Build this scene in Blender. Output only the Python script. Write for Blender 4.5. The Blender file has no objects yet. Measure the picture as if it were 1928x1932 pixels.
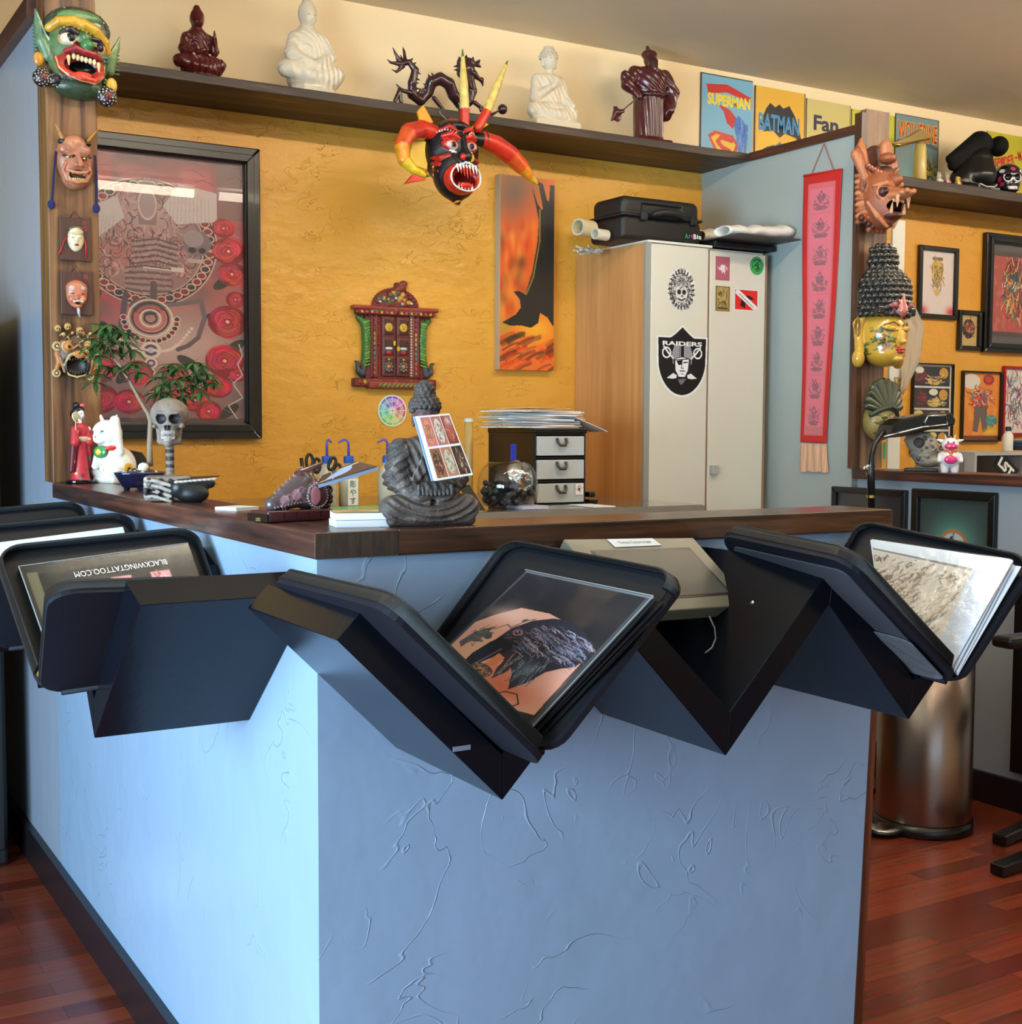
import bpy, bmesh, math, random
import numpy as np
from mathutils import Vector, Matrix, Euler
random.seed(7)
SC = bpy.context.scene
COL = SC.collection
PI = math.pi
# ---------------------------------------------------------------- camera
CAMF, YAW, PITCH, ROLL, CAMH = 2444.25, 30.8274, 3.7851, 0.2583, 1.2168
a_, b_, r_ = map(math.radians, (YAW, PITCH, ROLL))
FW = np.array([math.sin(a_)*math.cos(b_), math.cos(a_)*math.cos(b_), -math.sin(b_)])
RT = np.array([math.cos(a_), -math.sin(a_), 0.0]); UP = np.cross(RT, FW)
RT, UP = math.cos(r_)*RT+math.sin(r_)*UP, -math.sin(r_)*RT+math.cos(r_)*UP
CAMO = np.array([0, 0, CAMH])
cd = bpy.data.cameras.new('camera'); cam = bpy.data.objects.new('camera', cd); COL.objects.link(cam)
cd.sensor_fit = 'HORIZONTAL'; cd.sensor_width = 36; cd.lens = CAMF/1928*36; cd.clip_start = .05
cam.matrix_world = Matrix(((RT[0], UP[0], -FW[0], 0), (RT[1], UP[1], -FW[1], 0), (RT[2], UP[2], -FW[2], CAMH), (0, 0, 0, 1)))
SC.camera = cam
# ---------------------------------------------------------------- world, lights, exposure
SC.view_settings.view_transform = 'Standard'; SC.view_settings.look = 'None'
SC.view_settings.exposure = 0.0; SC.view_settings.gamma = 1
w = bpy.data.worlds.new('world'); SC.world = w; w.use_nodes = True
w.node_tree.nodes['Background'].inputs[0].default_value = (.75, .85, 1, 1)
w.node_tree.nodes['Background'].inputs[1].default_value = .30
def area(name, loc, target, sx, sy, power, col):
    l = bpy.data.lights.new(name, 'AREA'); l.shape = 'RECTANGLE'; l.size = sx; l.size_y = sy; l.energy = power; l.color = col
    o = bpy.data.objects.new(name, l); COL.objects.link(o); o.location = loc
    d = Vector(target)-Vector(loc); o.rotation_euler = d.to_track_quat('-Z', 'Y').to_euler(); return o
WARM = (1, .86, .66)
# daylight through the shop's glass front on the entrance side
area('window_light', (-1.9, .95, 1.05), (.67, 1.45, .70), 2.4, 1.7, 300, (.55, .80, 1))
area('shop_front_light', (.9, -2.3, 1.5), (1.2, 1.65, .9), 3.0, 1.6, 22, (.55, .75, 1))
# rows of ceiling fluorescent tubes running along X
# x, y, length, tube radius, glow
TUBES = [(1.82, .66, 1.28, .026, 20), (3.2, .66, 1.28, .026, 16), (1.35, 2.45, 1.25, .019, 64), (2.8, 2.45, 1.25, .019, 64), (4.7, 2.45, 1.25, .019, 96), (6.0, 2.45, 1.1, .019, 80), (6.1, .66, 1.25, .026, 24)]

# ---------------------------------------------------------------- helpers
def W(x, y, **k):
    """point of the photo's pixel (x, y) on the plane X=, Y= or Z= ..."""
    d = FW+RT*(x-964)/CAMF+UP*(966-y)/CAMF
    ax, v = list(k.items())[0]; i = 'XYZ'.index(ax)
    return Vector((CAMO+d*(v-CAMO[i])/d[i]).tolist())
def mpp(p):
    """metres per photo pixel at a point"""
    return float((np.array(p)-CAMO)@FW)/CAMF
def lin(c):
    return tuple(((x/12.92) if x <= .04045 else ((x+.055)/1.055)**2.4) for x in [v/255 for v in c[:3]])
MATS = {}
def mat(name, col=(128, 128, 128), rough=.5, metal=0, vc=False, bump=None, coat=0, var=None, spec=None, alpha=None, emit=None, trans=0, sheen=0):
    """col sRGB 0-255; bump=(scale, strength, kind); var=(scale, amount, col2)"""
    if name in MATS: return MATS[name]
    m = bpy.data.materials.new(name); m.use_nodes = True; nt = m.node_tree; N = nt.nodes; L = nt.links
    b = N['Principled BSDF']; c = lin(col)+(1,)
    b.inputs['Base Color'].default_value = c; b.inputs['Roughness'].default_value = rough; b.inputs['Metallic'].default_value = metal
    if coat: b.inputs['Coat Weight'].default_value = coat; b.inputs['Coat Roughness'].default_value = .04
    if spec is not None: b.inputs['Specular IOR Level'].default_value = spec
    if alpha is not None: b.inputs['Alpha'].default_value = alpha
    if trans: b.inputs['Transmission Weight'].default_value = trans
    if sheen: b.inputs['Sheen Weight'].default_value = sheen
    if emit: b.inputs['Emission Color'].default_value = c; b.inputs['Emission Strength'].default_value = emit
    src = None
    if vc:
        v = N.new('ShaderNodeVertexColor'); v.layer_name = 'Col'; src = v.outputs['Color']; L.new(src, b.inputs['Base Color'])
    tc = N.new('ShaderNodeTexCoord')
    if var:
        sc, am, c2 = var[:3]; n = N.new('ShaderNodeTexNoise'); n.inputs['Detail'].default_value = 6; n.inputs['Roughness'].default_value = .6
        mp = N.new('ShaderNodeMapping'); L.new(tc.outputs['Object'], mp.inputs[0])
        if isinstance(sc, tuple): mp.inputs['Scale'].default_value = sc; n.inputs['Scale'].default_value = 1
        else: n.inputs['Scale'].default_value = sc
        L.new(mp.outputs[0], n.inputs['Vector'])
        r = N.new('ShaderNodeValToRGB'); r.color_ramp.elements[0].position = .5-am; r.color_ramp.elements[1].position = .5+am
        r.color_ramp.elements[0].color = c; r.color_ramp.elements[1].color = lin(c2)+(1,)
        L.new(n.outputs['Fac'], r.inputs[0])
        if src:
            mx = N.new('ShaderNodeMix'); mx.data_type = 'RGBA'; mx.blend_type = 'MULTIPLY'; mx.inputs[0].default_value = .6
            L.new(src, mx.inputs[6]); L.new(r.outputs[0], mx.inputs[7]); L.new(mx.outputs[2], b.inputs['Base Color'])
        else: L.new(r.outputs[0], b.inputs['Base Color'])
    if bump:
        bs, st, kind = bump[:3]
        bp = N.new('ShaderNodeBump'); bp.inputs['Strength'].default_value = st; bp.inputs['Distance'].default_value = bump[3] if len(bump) > 3 else .004
        mp = N.new('ShaderNodeMapping'); L.new(tc.outputs['Object'], mp.inputs[0])
        if isinstance(bs, tuple): mp.inputs['Scale'].default_value = bs; s1 = 1
        else: s1 = bs
        if kind == 'noise':
            t = N.new('ShaderNodeTexNoise'); t.inputs['Scale'].default_value = s1; t.inputs['Detail'].default_value = 5; out = t.outputs['Fac']; L.new(mp.outputs[0], t.inputs['Vector'])
        elif kind == 'wave':
            t = N.new('ShaderNodeTexWave'); t.inputs['Scale'].default_value = s1; t.inputs['Distortion'].default_value = 6; t.inputs['Detail'].default_value = 3; out = t.outputs['Fac']; L.new(mp.outputs[0], t.inputs['Vector'])
        elif kind == 'voro':
            t = N.new('ShaderNodeTexVoronoi'); t.inputs['Scale'].default_value = s1; out = t.outputs['Distance']; L.new(mp.outputs[0], t.inputs['Vector'])
        elif kind == 'plaster':   # skip trowel: soft lumps, thin raised trowel ridges
            t = N.new('ShaderNodeTexNoise'); t.inputs['Scale'].default_value = s1; t.inputs['Detail'].default_value = 3; L.new(mp.outputs[0], t.inputs['Vector'])
            t2 = N.new('ShaderNodeTexNoise'); t2.inputs['Scale'].default_value = s1*.8; t2.inputs['Detail'].default_value = 2; t2.inputs['Distortion'].default_value = 1.6; L.new(mp.outputs[0], t2.inputs['Vector'])
            ms = N.new('ShaderNodeMath'); ms.operation = 'SUBTRACT'; ms.inputs[1].default_value = .5; L.new(t2.outputs['Fac'], ms.inputs[0])
            ma = N.new('ShaderNodeMath'); ma.operation = 'ABSOLUTE'; L.new(ms.outputs[0], ma.inputs[0])
            mr = N.new('ShaderNodeMapRange'); mr.inputs['From Min'].default_value = 0; mr.inputs['From Max'].default_value = .009; mr.inputs['To Min'].default_value = 1; mr.inputs['To Max'].default_value = 0; L.new(ma.outputs[0], mr.inputs[0])
            t3 = N.new('ShaderNodeTexNoise'); t3.inputs['Scale'].default_value = s1*.7; t3.inputs['Detail'].default_value = 1; L.new(mp.outputs[0], t3.inputs['Vector'])
            mk = N.new('ShaderNodeMapRange'); mk.inputs['From Min'].default_value = .52; mk.inputs['From Max'].default_value = .62; L.new(t3.outputs['Fac'], mk.inputs[0])
            mm = N.new('ShaderNodeMath'); mm.operation = 'MULTIPLY'; L.new(mr.outputs[0], mm.inputs[0]); L.new(mk.outputs[0], mm.inputs[1])
            ad = N.new('ShaderNodeMath'); ad.operation = 'MULTIPLY_ADD'; ad.inputs[1].default_value = .30; L.new(mm.outputs[0], ad.inputs[0]); L.new(t.outputs['Fac'], ad.inputs[2]); out = ad.outputs[0]
        L.new(out, bp.inputs['Height']); L.new(bp.outputs[0], b.inputs['Normal'])
    MATS[name] = m; return m
def wood(name, c1, c2, axis='X', rough=.35, scale=1., coat=0, c3=None):
    """long-grain wood, grain along axis"""
    if name in MATS: return MATS[name]
    m = mat(name, c1, rough, coat=coat); nt = m.node_tree; N = nt.nodes; L = nt.links; b = N['Principled BSDF']
    tc = N.new('ShaderNodeTexCoord'); mp = N.new('ShaderNodeMapping'); L.new(tc.outputs['Object'], mp.inputs[0])
    s = [20*scale]*3; s['XYZ'.index(axis)] = 1.1*scale; mp.inputs['Scale'].default_value = s
    n = N.new('ShaderNodeTexNoise'); n.inputs['Scale'].default_value = 1.6; n.inputs['Detail'].default_value = 8; n.inputs['Distortion'].default_value = .8; L.new(mp.outputs[0], n.inputs['Vector'])
    wv = N.new('ShaderNodeTexNoise'); wv.inputs['Scale'].default_value = 7; wv.inputs['Detail'].default_value = 4; L.new(mp.outputs[0], wv.inputs['Vector'])
    ml = N.new('ShaderNodeMath'); ml.operation = 'MULTIPLY_ADD'; ml.inputs[1].default_value = .35; L.new(wv.outputs['Fac'], ml.inputs[0]); L.new(n.outputs['Fac'], ml.inputs[2])
    r = N.new('ShaderNodeValToRGB'); e = r.color_ramp.elements; e[0].position = .5; e[1].position = .86; e[0].color = lin(c1)+(1,); e[1].color = lin(c2)+(1,)
    if c3: q = e.new(.7); q.color = lin(c3)+(1,)
    L.new(ml.outputs[0], r.inputs[0]); L.new(r.outputs[0], b.inputs['Base Color'])
    bp = N.new('ShaderNodeBump'); bp.inputs['Strength'].default_value = .25; bp.inputs['Distance'].default_value = .002; L.new(ml.outputs[0], bp.inputs['Height']); L.new(bp.outputs[0], b.inputs['Normal'])
    return m
def glassmat(name='clear_glass', tint=(1, 1, 1), refl=.05, rough=.01, edge=.7):
    if name in MATS: return MATS[name]
    m = bpy.data.materials.new(name); m.use_nodes = True; nt = m.node_tree; N = nt.nodes; L = nt.links
    N.remove(N['Principled BSDF']); o = N['Material Output']
    t = N.new('ShaderNodeBsdfTransparent'); t.inputs[0].default_value = tint+(1,); g = N.new('ShaderNodeBsdfGlossy'); g.inputs['Roughness'].default_value = rough
    f = N.new('ShaderNodeLayerWeight'); f.inputs[0].default_value = .5; x0 = N.new('ShaderNodeMath'); x0.operation = 'POWER'; x0.inputs[1].default_value = 4; L.new(f.outputs['Facing'], x0.inputs[0])
    x = N.new('ShaderNodeMath'); x.operation = 'MULTIPLY_ADD'; x.inputs[1].default_value = edge; x.inputs[2].default_value = refl; x.use_clamp = True; L.new(x0.outputs[0], x.inputs[0])
    mx = N.new('ShaderNodeMixShader'); L.new(x.outputs[0], mx.inputs[0]); L.new(t.outputs[0], mx.inputs[1]); L.new(g.outputs[0], mx.inputs[2]); L.new(mx.outputs[0], o.inputs[0])
    MATS[name] = m; return m

MX = {}   # own record of every object's world matrix
def link(o, parent=None, M=None):
    COL.objects.link(o)
    M = M or Matrix()
    if parent is not None: o.parent = parent; MX[o.name] = MX[parent.name] @ M
    else: MX[o.name] = M
    o.matrix_basis = M
    return o
def tag(o, label=None, cat=None, group=None, kind=None):
    if label: o['label'] = label
    if cat: o['category'] = cat
    if group: o['group'] = group
    if kind: o['kind'] = kind
    return o
def thing(name, label, cat, loc=(0, 0, 0), rz=0, group=None, rot=None):
    o = bpy.data.objects.new(name, None); o.empty_display_size = .05
    R = (rot if rot is not None else Matrix.Rotation(rz, 4, 'Z'))
    link(o, None, Matrix.Translation(Vector(loc)) @ R); return tag(o, label, cat, group)
def mesh(name, V, F, m, parent=None, smooth=False, mi=None, local=False, col=None):
    """V world coordinates unless local"""
    me = bpy.data.meshes.new(name)
    ms = m if isinstance(m, (list, tuple)) else [m]
    if parent is not None and not local:
        I = MX[parent.name].inverted(); V = [I @ Vector(v) for v in V]; O = Vector((0, 0, 0))
    else: O = Vector((0, 0, 0))
    if parent is None and not local and len(V):
        A = np.array([tuple(v) for v in V]); O = Vector(((A[:, 0].min()+A[:, 0].max())/2, (A[:, 1].min()+A[:, 1].max())/2, A[:, 2].min())); V = [Vector(v)-O for v in V]
    me.from_pydata([tuple(v) for v in V], [], [list(map(int, f)) for f in F])
    for q in ms: me.materials.append(q)
    if mi is not None: me.polygons.foreach_set('material_index', mi)
    if smooth: me.polygons.foreach_set('use_smooth', [True]*len(me.polygons))
    if col is not None:
        at = me.color_attributes.new('Col', 'FLOAT_COLOR', 'POINT')
        c = np.ones((len(V), 4), np.float32); c[:, :3] = col; at.data.foreach_set('color', c.ravel())
    me.update()
    o = bpy.data.objects.new(name, me)
    link(o, parent, Matrix.Translation(O)); return o
def bev(o, w=.003, seg=2):
    b = o.modifiers.new('bevel', 'BEVEL'); b.width = w; b.segments = seg; b.limit_method = 'ANGLE'; b.angle_limit = .7; return o
class MB:
    """collects shapes, builds ONE mesh"""
    def __init__(s): s.V = []; s.F = []; s.M = []
    def add(s, V, F, mi=0):
        n = len(s.V); s.V += [Vector(v) for v in V]; s.F += [[i+n for i in f] for f in F]; s.M += [mi]*len(F); return s
    def box(s, x0, x1, y0, y1, z0, z1, mi=0, T=None):
        V = [Vector((x, y, z)) for z in (z0, z1) for y in (y0, y1) for x in (x0, x1)]
        if T: V = [T @ v for v in V]
        return s.add(V, [(0, 2, 3, 1), (4, 5, 7, 6), (0, 1, 5, 4), (2, 6, 7, 3), (0, 4, 6, 2), (1, 3, 7, 5)], mi)
    def prism(s, P, a, b, mi=0):
        """polygon P (list of 3D points) swept by vector from offset a to b"""
        n = len(P); a = Vector(a); b = Vector(b); V = [Vector(p)+a for p in P]+[Vector(p)+b for p in P]
        return s.add(V, [list(range(n))[::-1], list(range(n, 2*n))]+[(i, (i+1) % n, (i+1) % n+n, i+n) for i in range(n)], mi)
    def tube(s, pts, r, n=12, mi=0, cap=True, closed=False):
        pts = [Vector(p) for p in pts]; R = r if isinstance(r, (list, tuple)) else [r]*len(pts); V = []; u = None
        for i, p in enumerate(pts):
            t = (pts[(i+1) % len(pts)]-pts[i-1]) if closed else (pts[min(i+1, len(pts)-1)]-pts[max(i-1, 0)])
            t.normalize()
            if u is None: u = t.orthogonal().normalized()
            else: u = (u-t*u.dot(t)).normalized()
            v = t.cross(u)
            for k in range(n): a = 2*PI*k/n; V.append(p+(u*math.cos(a)+v*math.sin(a))*R[i])
        m = len(pts); F = []
        for i in range(m if closed else m-1):
            for k in range(n): j = (i+1) % m; F.append((i*n+k, i*n+(k+1) % n, j*n+(k+1) % n, j*n+k))
        if cap and not closed: F += [list(range(n))[::-1], list(range((m-1)*n, m*n))]
        return s.add(V, F, mi)
    def lathe(s, prof, c, n=24, mi=0, T=None, sx=1, sy=1):
        """prof = [(r, z)...] round the axis through c"""
        c = Vector(c); V = []; 
        for r, z in prof:
            for k in range(n):
                a = 2*PI*k/n; v = Vector((r*math.cos(a)*sx, r*math.sin(a)*sy, z)); v = (T @ v) if T else v; V.append(c+v)
        F = [(i*n+k, i*n+(k+1) % n, (i+1)*n+(k+1) % n, (i+1)*n+k) for i in range(len(prof)-1) for k in range(n)]
        F += [list(range(n))[::-1], list(range((len(prof)-1)*n, len(prof)*n))]
        return s.add(V, F, mi)
    def build(s, name, m, parent=None, smooth=False, local=False, bevel=0):
        o = mesh(name, s.V, s.F, m, parent, smooth, s.M, local)
        if bevel: bev(o, bevel)
        if smooth == 'auto': pass
        return o
def box(name, x0, x1, y0, y1, z0, z1, m, parent=None, bevel=0, T=None, local=False):
    return MB().box(x0, x1, y0, y1, z0, z1, 0, T).build(name, m, parent, local=local, bevel=bevel)
def struct(o): o['kind'] = 'structure'; return o
FONTCACHE = {}
def text(name, s, h, O, xd, yd, m, parent, ext=.0004, width=None, bold=0, align='CENTER', shear=0):
    """flat lettering: letter height h, centred at O, reading along xd, up along yd (world)"""
    cu = bpy.data.curves.new(name, 'FONT'); cu.body = s; cu.size = 1; cu.align_x = 'LEFT'; cu.extrude = 0; cu.offset = bold; cu.shear = shear; cu.resolution_u = 3
    ob = bpy.data.objects.new(name, cu); COL.objects.link(ob)
    dg = bpy.context.evaluated_depsgraph_get(); me = bpy.data.meshes.new_from_object(ob.evaluated_get(dg))
    bpy.data.objects.remove(ob); bpy.data.curves.remove(cu)
    V = [tuple(v.co) for v in me.vertices]; F = [tuple(p.vertices) for p in me.polygons]; bpy.data.meshes.remove(me)
    if not V: return None
    A = np.array(V); lo = A.min(0); hi = A.max(0); k = h/(hi[1]-lo[1]); kx = (width/(hi[0]-lo[0])) if width else k
    xd = Vector(xd).normalized(); yd = Vector(yd).normalized(); n = xd.cross(yd)
    P = [Vector(O)+xd*((v[0]-(lo[0]+hi[0])/2)*kx)+yd*((v[1]-(lo[1]+hi[1])/2)*k)+n*ext for v in V]
    return mesh(name, P, F, m, parent)

# ---------------------------------------------------------------- painted flat artwork (colours per vertex)
class Cv:
    """a painting on a fine grid; coordinates x right, y down in the units given"""
    def __init__(s, x0, y0, x1, y1, bg, nx=100, ny=100):
        s.b = (x0, y0, x1, y1); s.nx = nx; s.ny = ny
        s.X, s.Y = np.meshgrid(np.linspace(x0, x1, nx), np.linspace(y0, y1, ny)); s.C = np.zeros((ny, nx, 3)); s.C[:] = bg
    def put(s, M, c, a=1.):
        M = (M.astype(float)*a)[..., None]; s.C = s.C*(1-M)+np.array(c, float)*M; return s
    def ell(s, cx, cy, rx, ry=None, c=(0, 0, 0), a=1., ang=0):
        ry = ry or rx; t = math.radians(ang); dx = s.X-cx; dy = s.Y-cy; u = dx*math.cos(t)+dy*math.sin(t); v = -dx*math.sin(t)+dy*math.cos(t)
        return s.put((u/rx)**2+(v/ry)**2 < 1, c, a)
    def ring(s, cx, cy, r, w, c, a=1., sy=1.):
        d = np.hypot(s.X-cx, (s.Y-cy)/sy); return s.put(abs(d-r) < w/2, c, a)
    def soft(s, cx, cy, rx, ry, c, a=1.):
        d = ((s.X-cx)/rx)**2+((s.Y-cy)/ry)**2; return s.put(np.exp(-d*1.5), c, a)
    def rect(s, x0, y0, x1, y1, c, a=1.): return s.put((s.X >= x0) & (s.X <= x1) & (s.Y >= y0) & (s.Y <= y1), c, a)
    def inside(s, P):
        r = np.zeros(s.X.shape, bool); n = len(P)
        for i in range(n):
            x1, y1 = P[i]; x2, y2 = P[(i+1) % n]
            if y1 == y2: continue
            r ^= ((s.Y < y1) != (s.Y < y2)) & (s.X < (x2-x1)*(s.Y-y1)/(y2-y1)+x1)
        return r
    def poly(s, P, c, a=1.): return s.put(s.inside(P), c, a)
    def line(s, P, w, c, a=1.):
        M = np.zeros(s.X.shape, bool)
        for (x1, y1), (x2, y2) in zip(P[:-1], P[1:]):
            dx, dy = x2-x1, y2-y1; q = dx*dx+dy*dy or 1e-9; t = np.clip(((s.X-x1)*dx+(s.Y-y1)*dy)/q, 0, 1)
            M |= np.hypot(s.X-x1-t*dx, s.Y-y1-t*dy) < w/2
        return s.put(M, c, a)
    def noise(s, k, seed=1, kx=None):
        g = np.random.RandomState(seed); kx = kx or k; G = g.rand(k+3, kx+3)
        u = (s.X-s.b[0])/(s.b[2]-s.b[0])*kx; v = (s.Y-s.b[1])/(s.b[3]-s.b[1])*k
        i = np.clip(u.astype(int), 0, kx); j = np.clip(v.astype(int), 0, k); f = u-i; h = v-j; f = f*f*(3-2*f); h = h*h*(3-2*h)
        return (G[j, i]*(1-f)+G[j, i+1]*f)*(1-h)+(G[j+1, i]*(1-f)+G[j+1, i+1]*f)*h
    def mottle(s, k, c, a=.5, seed=1, lo=.5, kx=None): return s.put(np.clip((s.noise(k, seed, kx)-lo)*4, 0, 1), c, a)
    def scribble(s, cx, cy, rx, ry, n, w, cols, seed=1, a=.9):
        g = random.Random(seed)
        for i in range(n):
            t = g.random()*2*PI; q = g.random()**.5; x = cx+math.cos(t)*rx*q; y = cy+math.sin(t)*ry*q; an = g.random()*6.3; P = [(x, y)]
            for j in range(3): an += g.uniform(-1, 1); x += math.cos(an)*rx*.16; y += math.sin(an)*ry*.16; P.append((x, y))
            s.line(P, w, g.choice(cols), a)
        return s
    def mesh(s, name, TL, TR, BR, BL, m, parent, off=0, bend=0):
        TL, TR, BR, BL = map(Vector, (TL, TR, BR, BL)); n = (TR-TL).cross(BL-TL).normalized()*-1
        V = []
        for j in range(s.ny):
            v = j/(s.ny-1); A = TL.lerp(BL, v); B = TR.lerp(BR, v)
            for i in range(s.nx):
                u = i/(s.nx-1); V.append(A.lerp(B, u)+n*(off+bend*math.sin(PI*u)))
        F = [(j*s.nx+i, (j+1)*s.nx+i, (j+1)*s.nx+i+1, j*s.nx+i+1) for j in range(s.ny-1) for i in range(s.nx-1)]
        c = np.clip(s.C/255, 0, 1).reshape(-1, 3); c = np.where(c <= .04045, c/12.92, ((c+.055)/1.055)**2.4)
        return mesh(name, V, F, m, parent, True, col=c)

# ---------------------------------------------------------------- carved and modelled forms (smooth unions turned into one surface)
def rotm(r):
    return np.array(Euler([math.radians(q) for q in r]).to_matrix())
class Sc:
    def __init__(s): s.P = []
    def _a(s, d): s.P.append(d); return s
    def e(s, c, r, col=None, op='+', k=.0, rot=None):
        r = (r, r, r) if isinstance(r, (int, float)) else r
        R = rotm(rot) if rot else None; q = max(r); return s._a(dict(t='e', c=np.array(c, float), r=np.array(r, float), col=col, op=op, k=k, R=R, lo=np.array(c)-(q if rot else np.array(r)), hi=np.array(c)+(q if rot else np.array(r))))
    def c(s, a, b, ra, rb=None, col=None, op='+', k=.0):
        a = np.array(a, float); b = np.array(b, float); rb = ra if rb is None else rb; q = max(ra, rb)
        return s._a(dict(t='c', a=a, b=b, ra=ra, rb=rb, col=col, op=op, k=k, lo=np.minimum(a, b)-q, hi=np.maximum(a, b)+q))
    def b(s, c, h, col=None, op='+', k=.0, rd=.0, rot=None):
        R = rotm(rot) if rot else None; h = np.array(h, float); q = float(np.linalg.norm(h)) if rot else h
        return s._a(dict(t='b', c=np.array(c, float), h=h, rd=rd, col=col, op=op, k=k, R=R, lo=np.array(c)-q, hi=np.array(c)+q))
    def t(s, c, R0, r, col=None, op='+', k=.0, rot=None):
        R = rotm(rot) if rot else None; q = R0+r
        return s._a(dict(t='t', c=np.array(c, float), R0=R0, rr=r, col=col, op=op, k=k, R=R, lo=np.array(c)-q, hi=np.array(c)+q))
    def path(s, pts, r, col=None, op='+', k=.0):
        n = len(pts); R = r if isinstance(r, (list, tuple)) else [r]*n
        for i in range(n-1): s.c(pts[i], pts[i+1], R[i], R[i+1], col if not isinstance(col, list) else col[min(i, len(col)-1)], op, k)
        return s
    def mir(s, f):
        """apply f(sign) for both sides"""
        f(1); f(-1); return s
    @staticmethod
    def d(p, X):
        if p['t'] == 'c':
            ba = p['b']-p['a']; pa = X-p['a']; t = np.clip((pa@ba)/max(ba@ba, 1e-12), 0, 1); return np.linalg.norm(pa-t[..., None]*ba, axis=-1)-(p['ra']+t*(p['rb']-p['ra']))
        q = X-p['c']
        if p['R'] is not None: q = q@p['R']
        if p['t'] == 'e':
            k0 = np.linalg.norm(q/p['r'], axis=-1); k1 = np.linalg.norm(q/p['r']**2, axis=-1); return k0*(k0-1)/np.maximum(k1, 1e-9)
        if p['t'] == 'b':
            w = np.abs(q)-(p['h']-p['rd']); return np.linalg.norm(np.maximum(w, 0), axis=-1)+np.minimum(w.max(-1), 0)-p['rd']
        if p['t'] == 't':
            return np.hypot(np.hypot(q[..., 0], q[..., 1])-p['R0'], q[..., 2])-p['rr']
    def build(s, name, m, parent=None, n=80, loc=None, rz=0, disp=None, dcol=(200, 200, 200), flat=None, scale=1.):
        add = [p for p in s.P if p['op'] == '+']
        lo = np.min([p['lo'] for p in add], 0); hi = np.max([p['hi'] for p in add], 0)
        h = (hi-lo).max()/n; lo = lo-3*h; hi = hi+3*h
        ax = [np.arange(lo[i], hi[i]+h, h) for i in range(3)]; sh = tuple(len(a) for a in ax)
        D = np.full(sh, 3*h, np.float32)
        def sub(p, mrg):
            return tuple(slice(max(0, int((p['lo'][i]-mrg-lo[i])/h)), min(sh[i], int((p['hi'][i]+mrg-lo[i])/h)+2)) for i in range(3))
        for p in s.P:
            if p['op'] == 'p': continue
            sl = sub(p, max(p['k'], 3*h)); g = np.stack(np.meshgrid(*[ax[i][sl[i]] for i in range(3)], indexing='ij'), -1)
            if g.size == 0: continue
            d = s.d(p, g); O = D[sl]; k = p['k']
            if p['op'] == '+':
                D[sl] = np.minimum(O, d) if k <= 0 else np.minimum(O, d)-np.maximum(k-np.abs(O-d), 0)**2/(4*k)
            else:
                D[sl] = np.maximum(O, -d) if k <= 0 else np.maximum(O, -d)+np.maximum(k-np.abs(O+d), 0)**2/(4*k)
        if flat is not None:   # cut everything beyond a plane: (axis, value, keep sign)
            i, v, sg = flat; a = ax[i].reshape([-1 if j == i else 1 for j in range(3)]); D = np.maximum(D, (v-a)*sg)
        S = D < 0
        base = tuple(slice(0, n_-1) for n_ in sh); cnt = np.zeros([q-1 for q in sh], np.float32); pos = np.zeros(cnt.shape+(3,), np.float32)
        for a in range(3):
            o1, o2 = [q for q in range(3) if q != a]
            for d1 in (0, 1):
                for d2 in (0, 1):
                    off = [0, 0, 0]; off[o1] = d1; off[o2] = d2; off2 = list(off); off2[a] = 1
                    s0 = tuple(slice(off[i], sh[i]-1+off[i]) for i in range(3)); s1 = tuple(slice(off2[i], sh[i]-1+off2[i]) for i in range(3))
                    A = D[s0]; B = D[s1]; cr = (A < 0) != (B < 0); t = np.where(cr, A/np.where(cr, A-B, 1), 0)
                    cnt += cr
                    for i in range(3): pos[..., i] += cr*(off[i]+(t if i == a else 0))
        act = cnt > 0; idx = np.full(cnt.shape, -1, np.int64); ii = np.argwhere(act); idx[act] = np.arange(len(ii))
        V = (ii+pos[act]/cnt[act][:, None])*h+lo
        F = []
        for a in range(3):
            o1, o2 = [(1, 2), (2, 0), (0, 1)][a]
            s0 = [slice(1, sh[i]-1) for i in range(3)]; s1 = list(s0); s0[a] = slice(0, sh[a]-1); s1[a] = slice(1, sh[a])
            A = S[tuple(s0)]; B = S[tuple(s1)]; E = np.argwhere(A != B); 
            if len(E) == 0: continue
            inside = A[A != B]; o = np.array([0 if i == a else 1 for i in range(3)]); E = E+o
            def at(x1, x2):
                q = E.copy(); q[:, o1] -= x1; q[:, o2] -= x2; return idx[q[:, 0], q[:, 1], q[:, 2]]
            Q = np.stack([at(1, 1), at(0, 1), at(0, 0), at(1, 0)], 1); Q[~inside] = Q[~inside][:, ::-1]; F.append(Q)
        F = np.concatenate(F); F = F[(F >= 0).all(1)]
        best = np.full(len(V), 1e9); C = np.zeros((len(V), 3)); C[:] = dcol
        for p in s.P:
            if p['col'] is None: continue
            d = s.d(p, V)
            if p['op'] == '+': M = d < best-1e-6; best = np.where(M, d, best)
            elif p['op'] == '-': M = np.abs(d) < 1.1*h
            else: M = d < 0
            C[M] = p['col']
        if disp is not None: V, C = disp(V, C)
        c = np.clip(C/255, 0, 1); c = np.where(c <= .04045, c/12.92, ((c+.055)/1.055)**2.4)
        V = V*scale
        o = mesh(name, V, F.tolist(), m, parent, True, local=True, col=c)
        if parent is None:
            o.matrix_basis = Matrix.Translation(Vector(loc or (0, 0, 0))) @ Matrix.Rotation(rz, 4, 'Z'); MX[o.name] = o.matrix_basis.copy()
        elif loc is not None or rz:
            o.matrix_basis = Matrix.Translation(Vector(loc or (0, 0, 0))) @ Matrix.Rotation(rz, 4, 'Z'); MX[o.name] = MX[parent.name] @ o.matrix_basis
        return o
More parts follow.
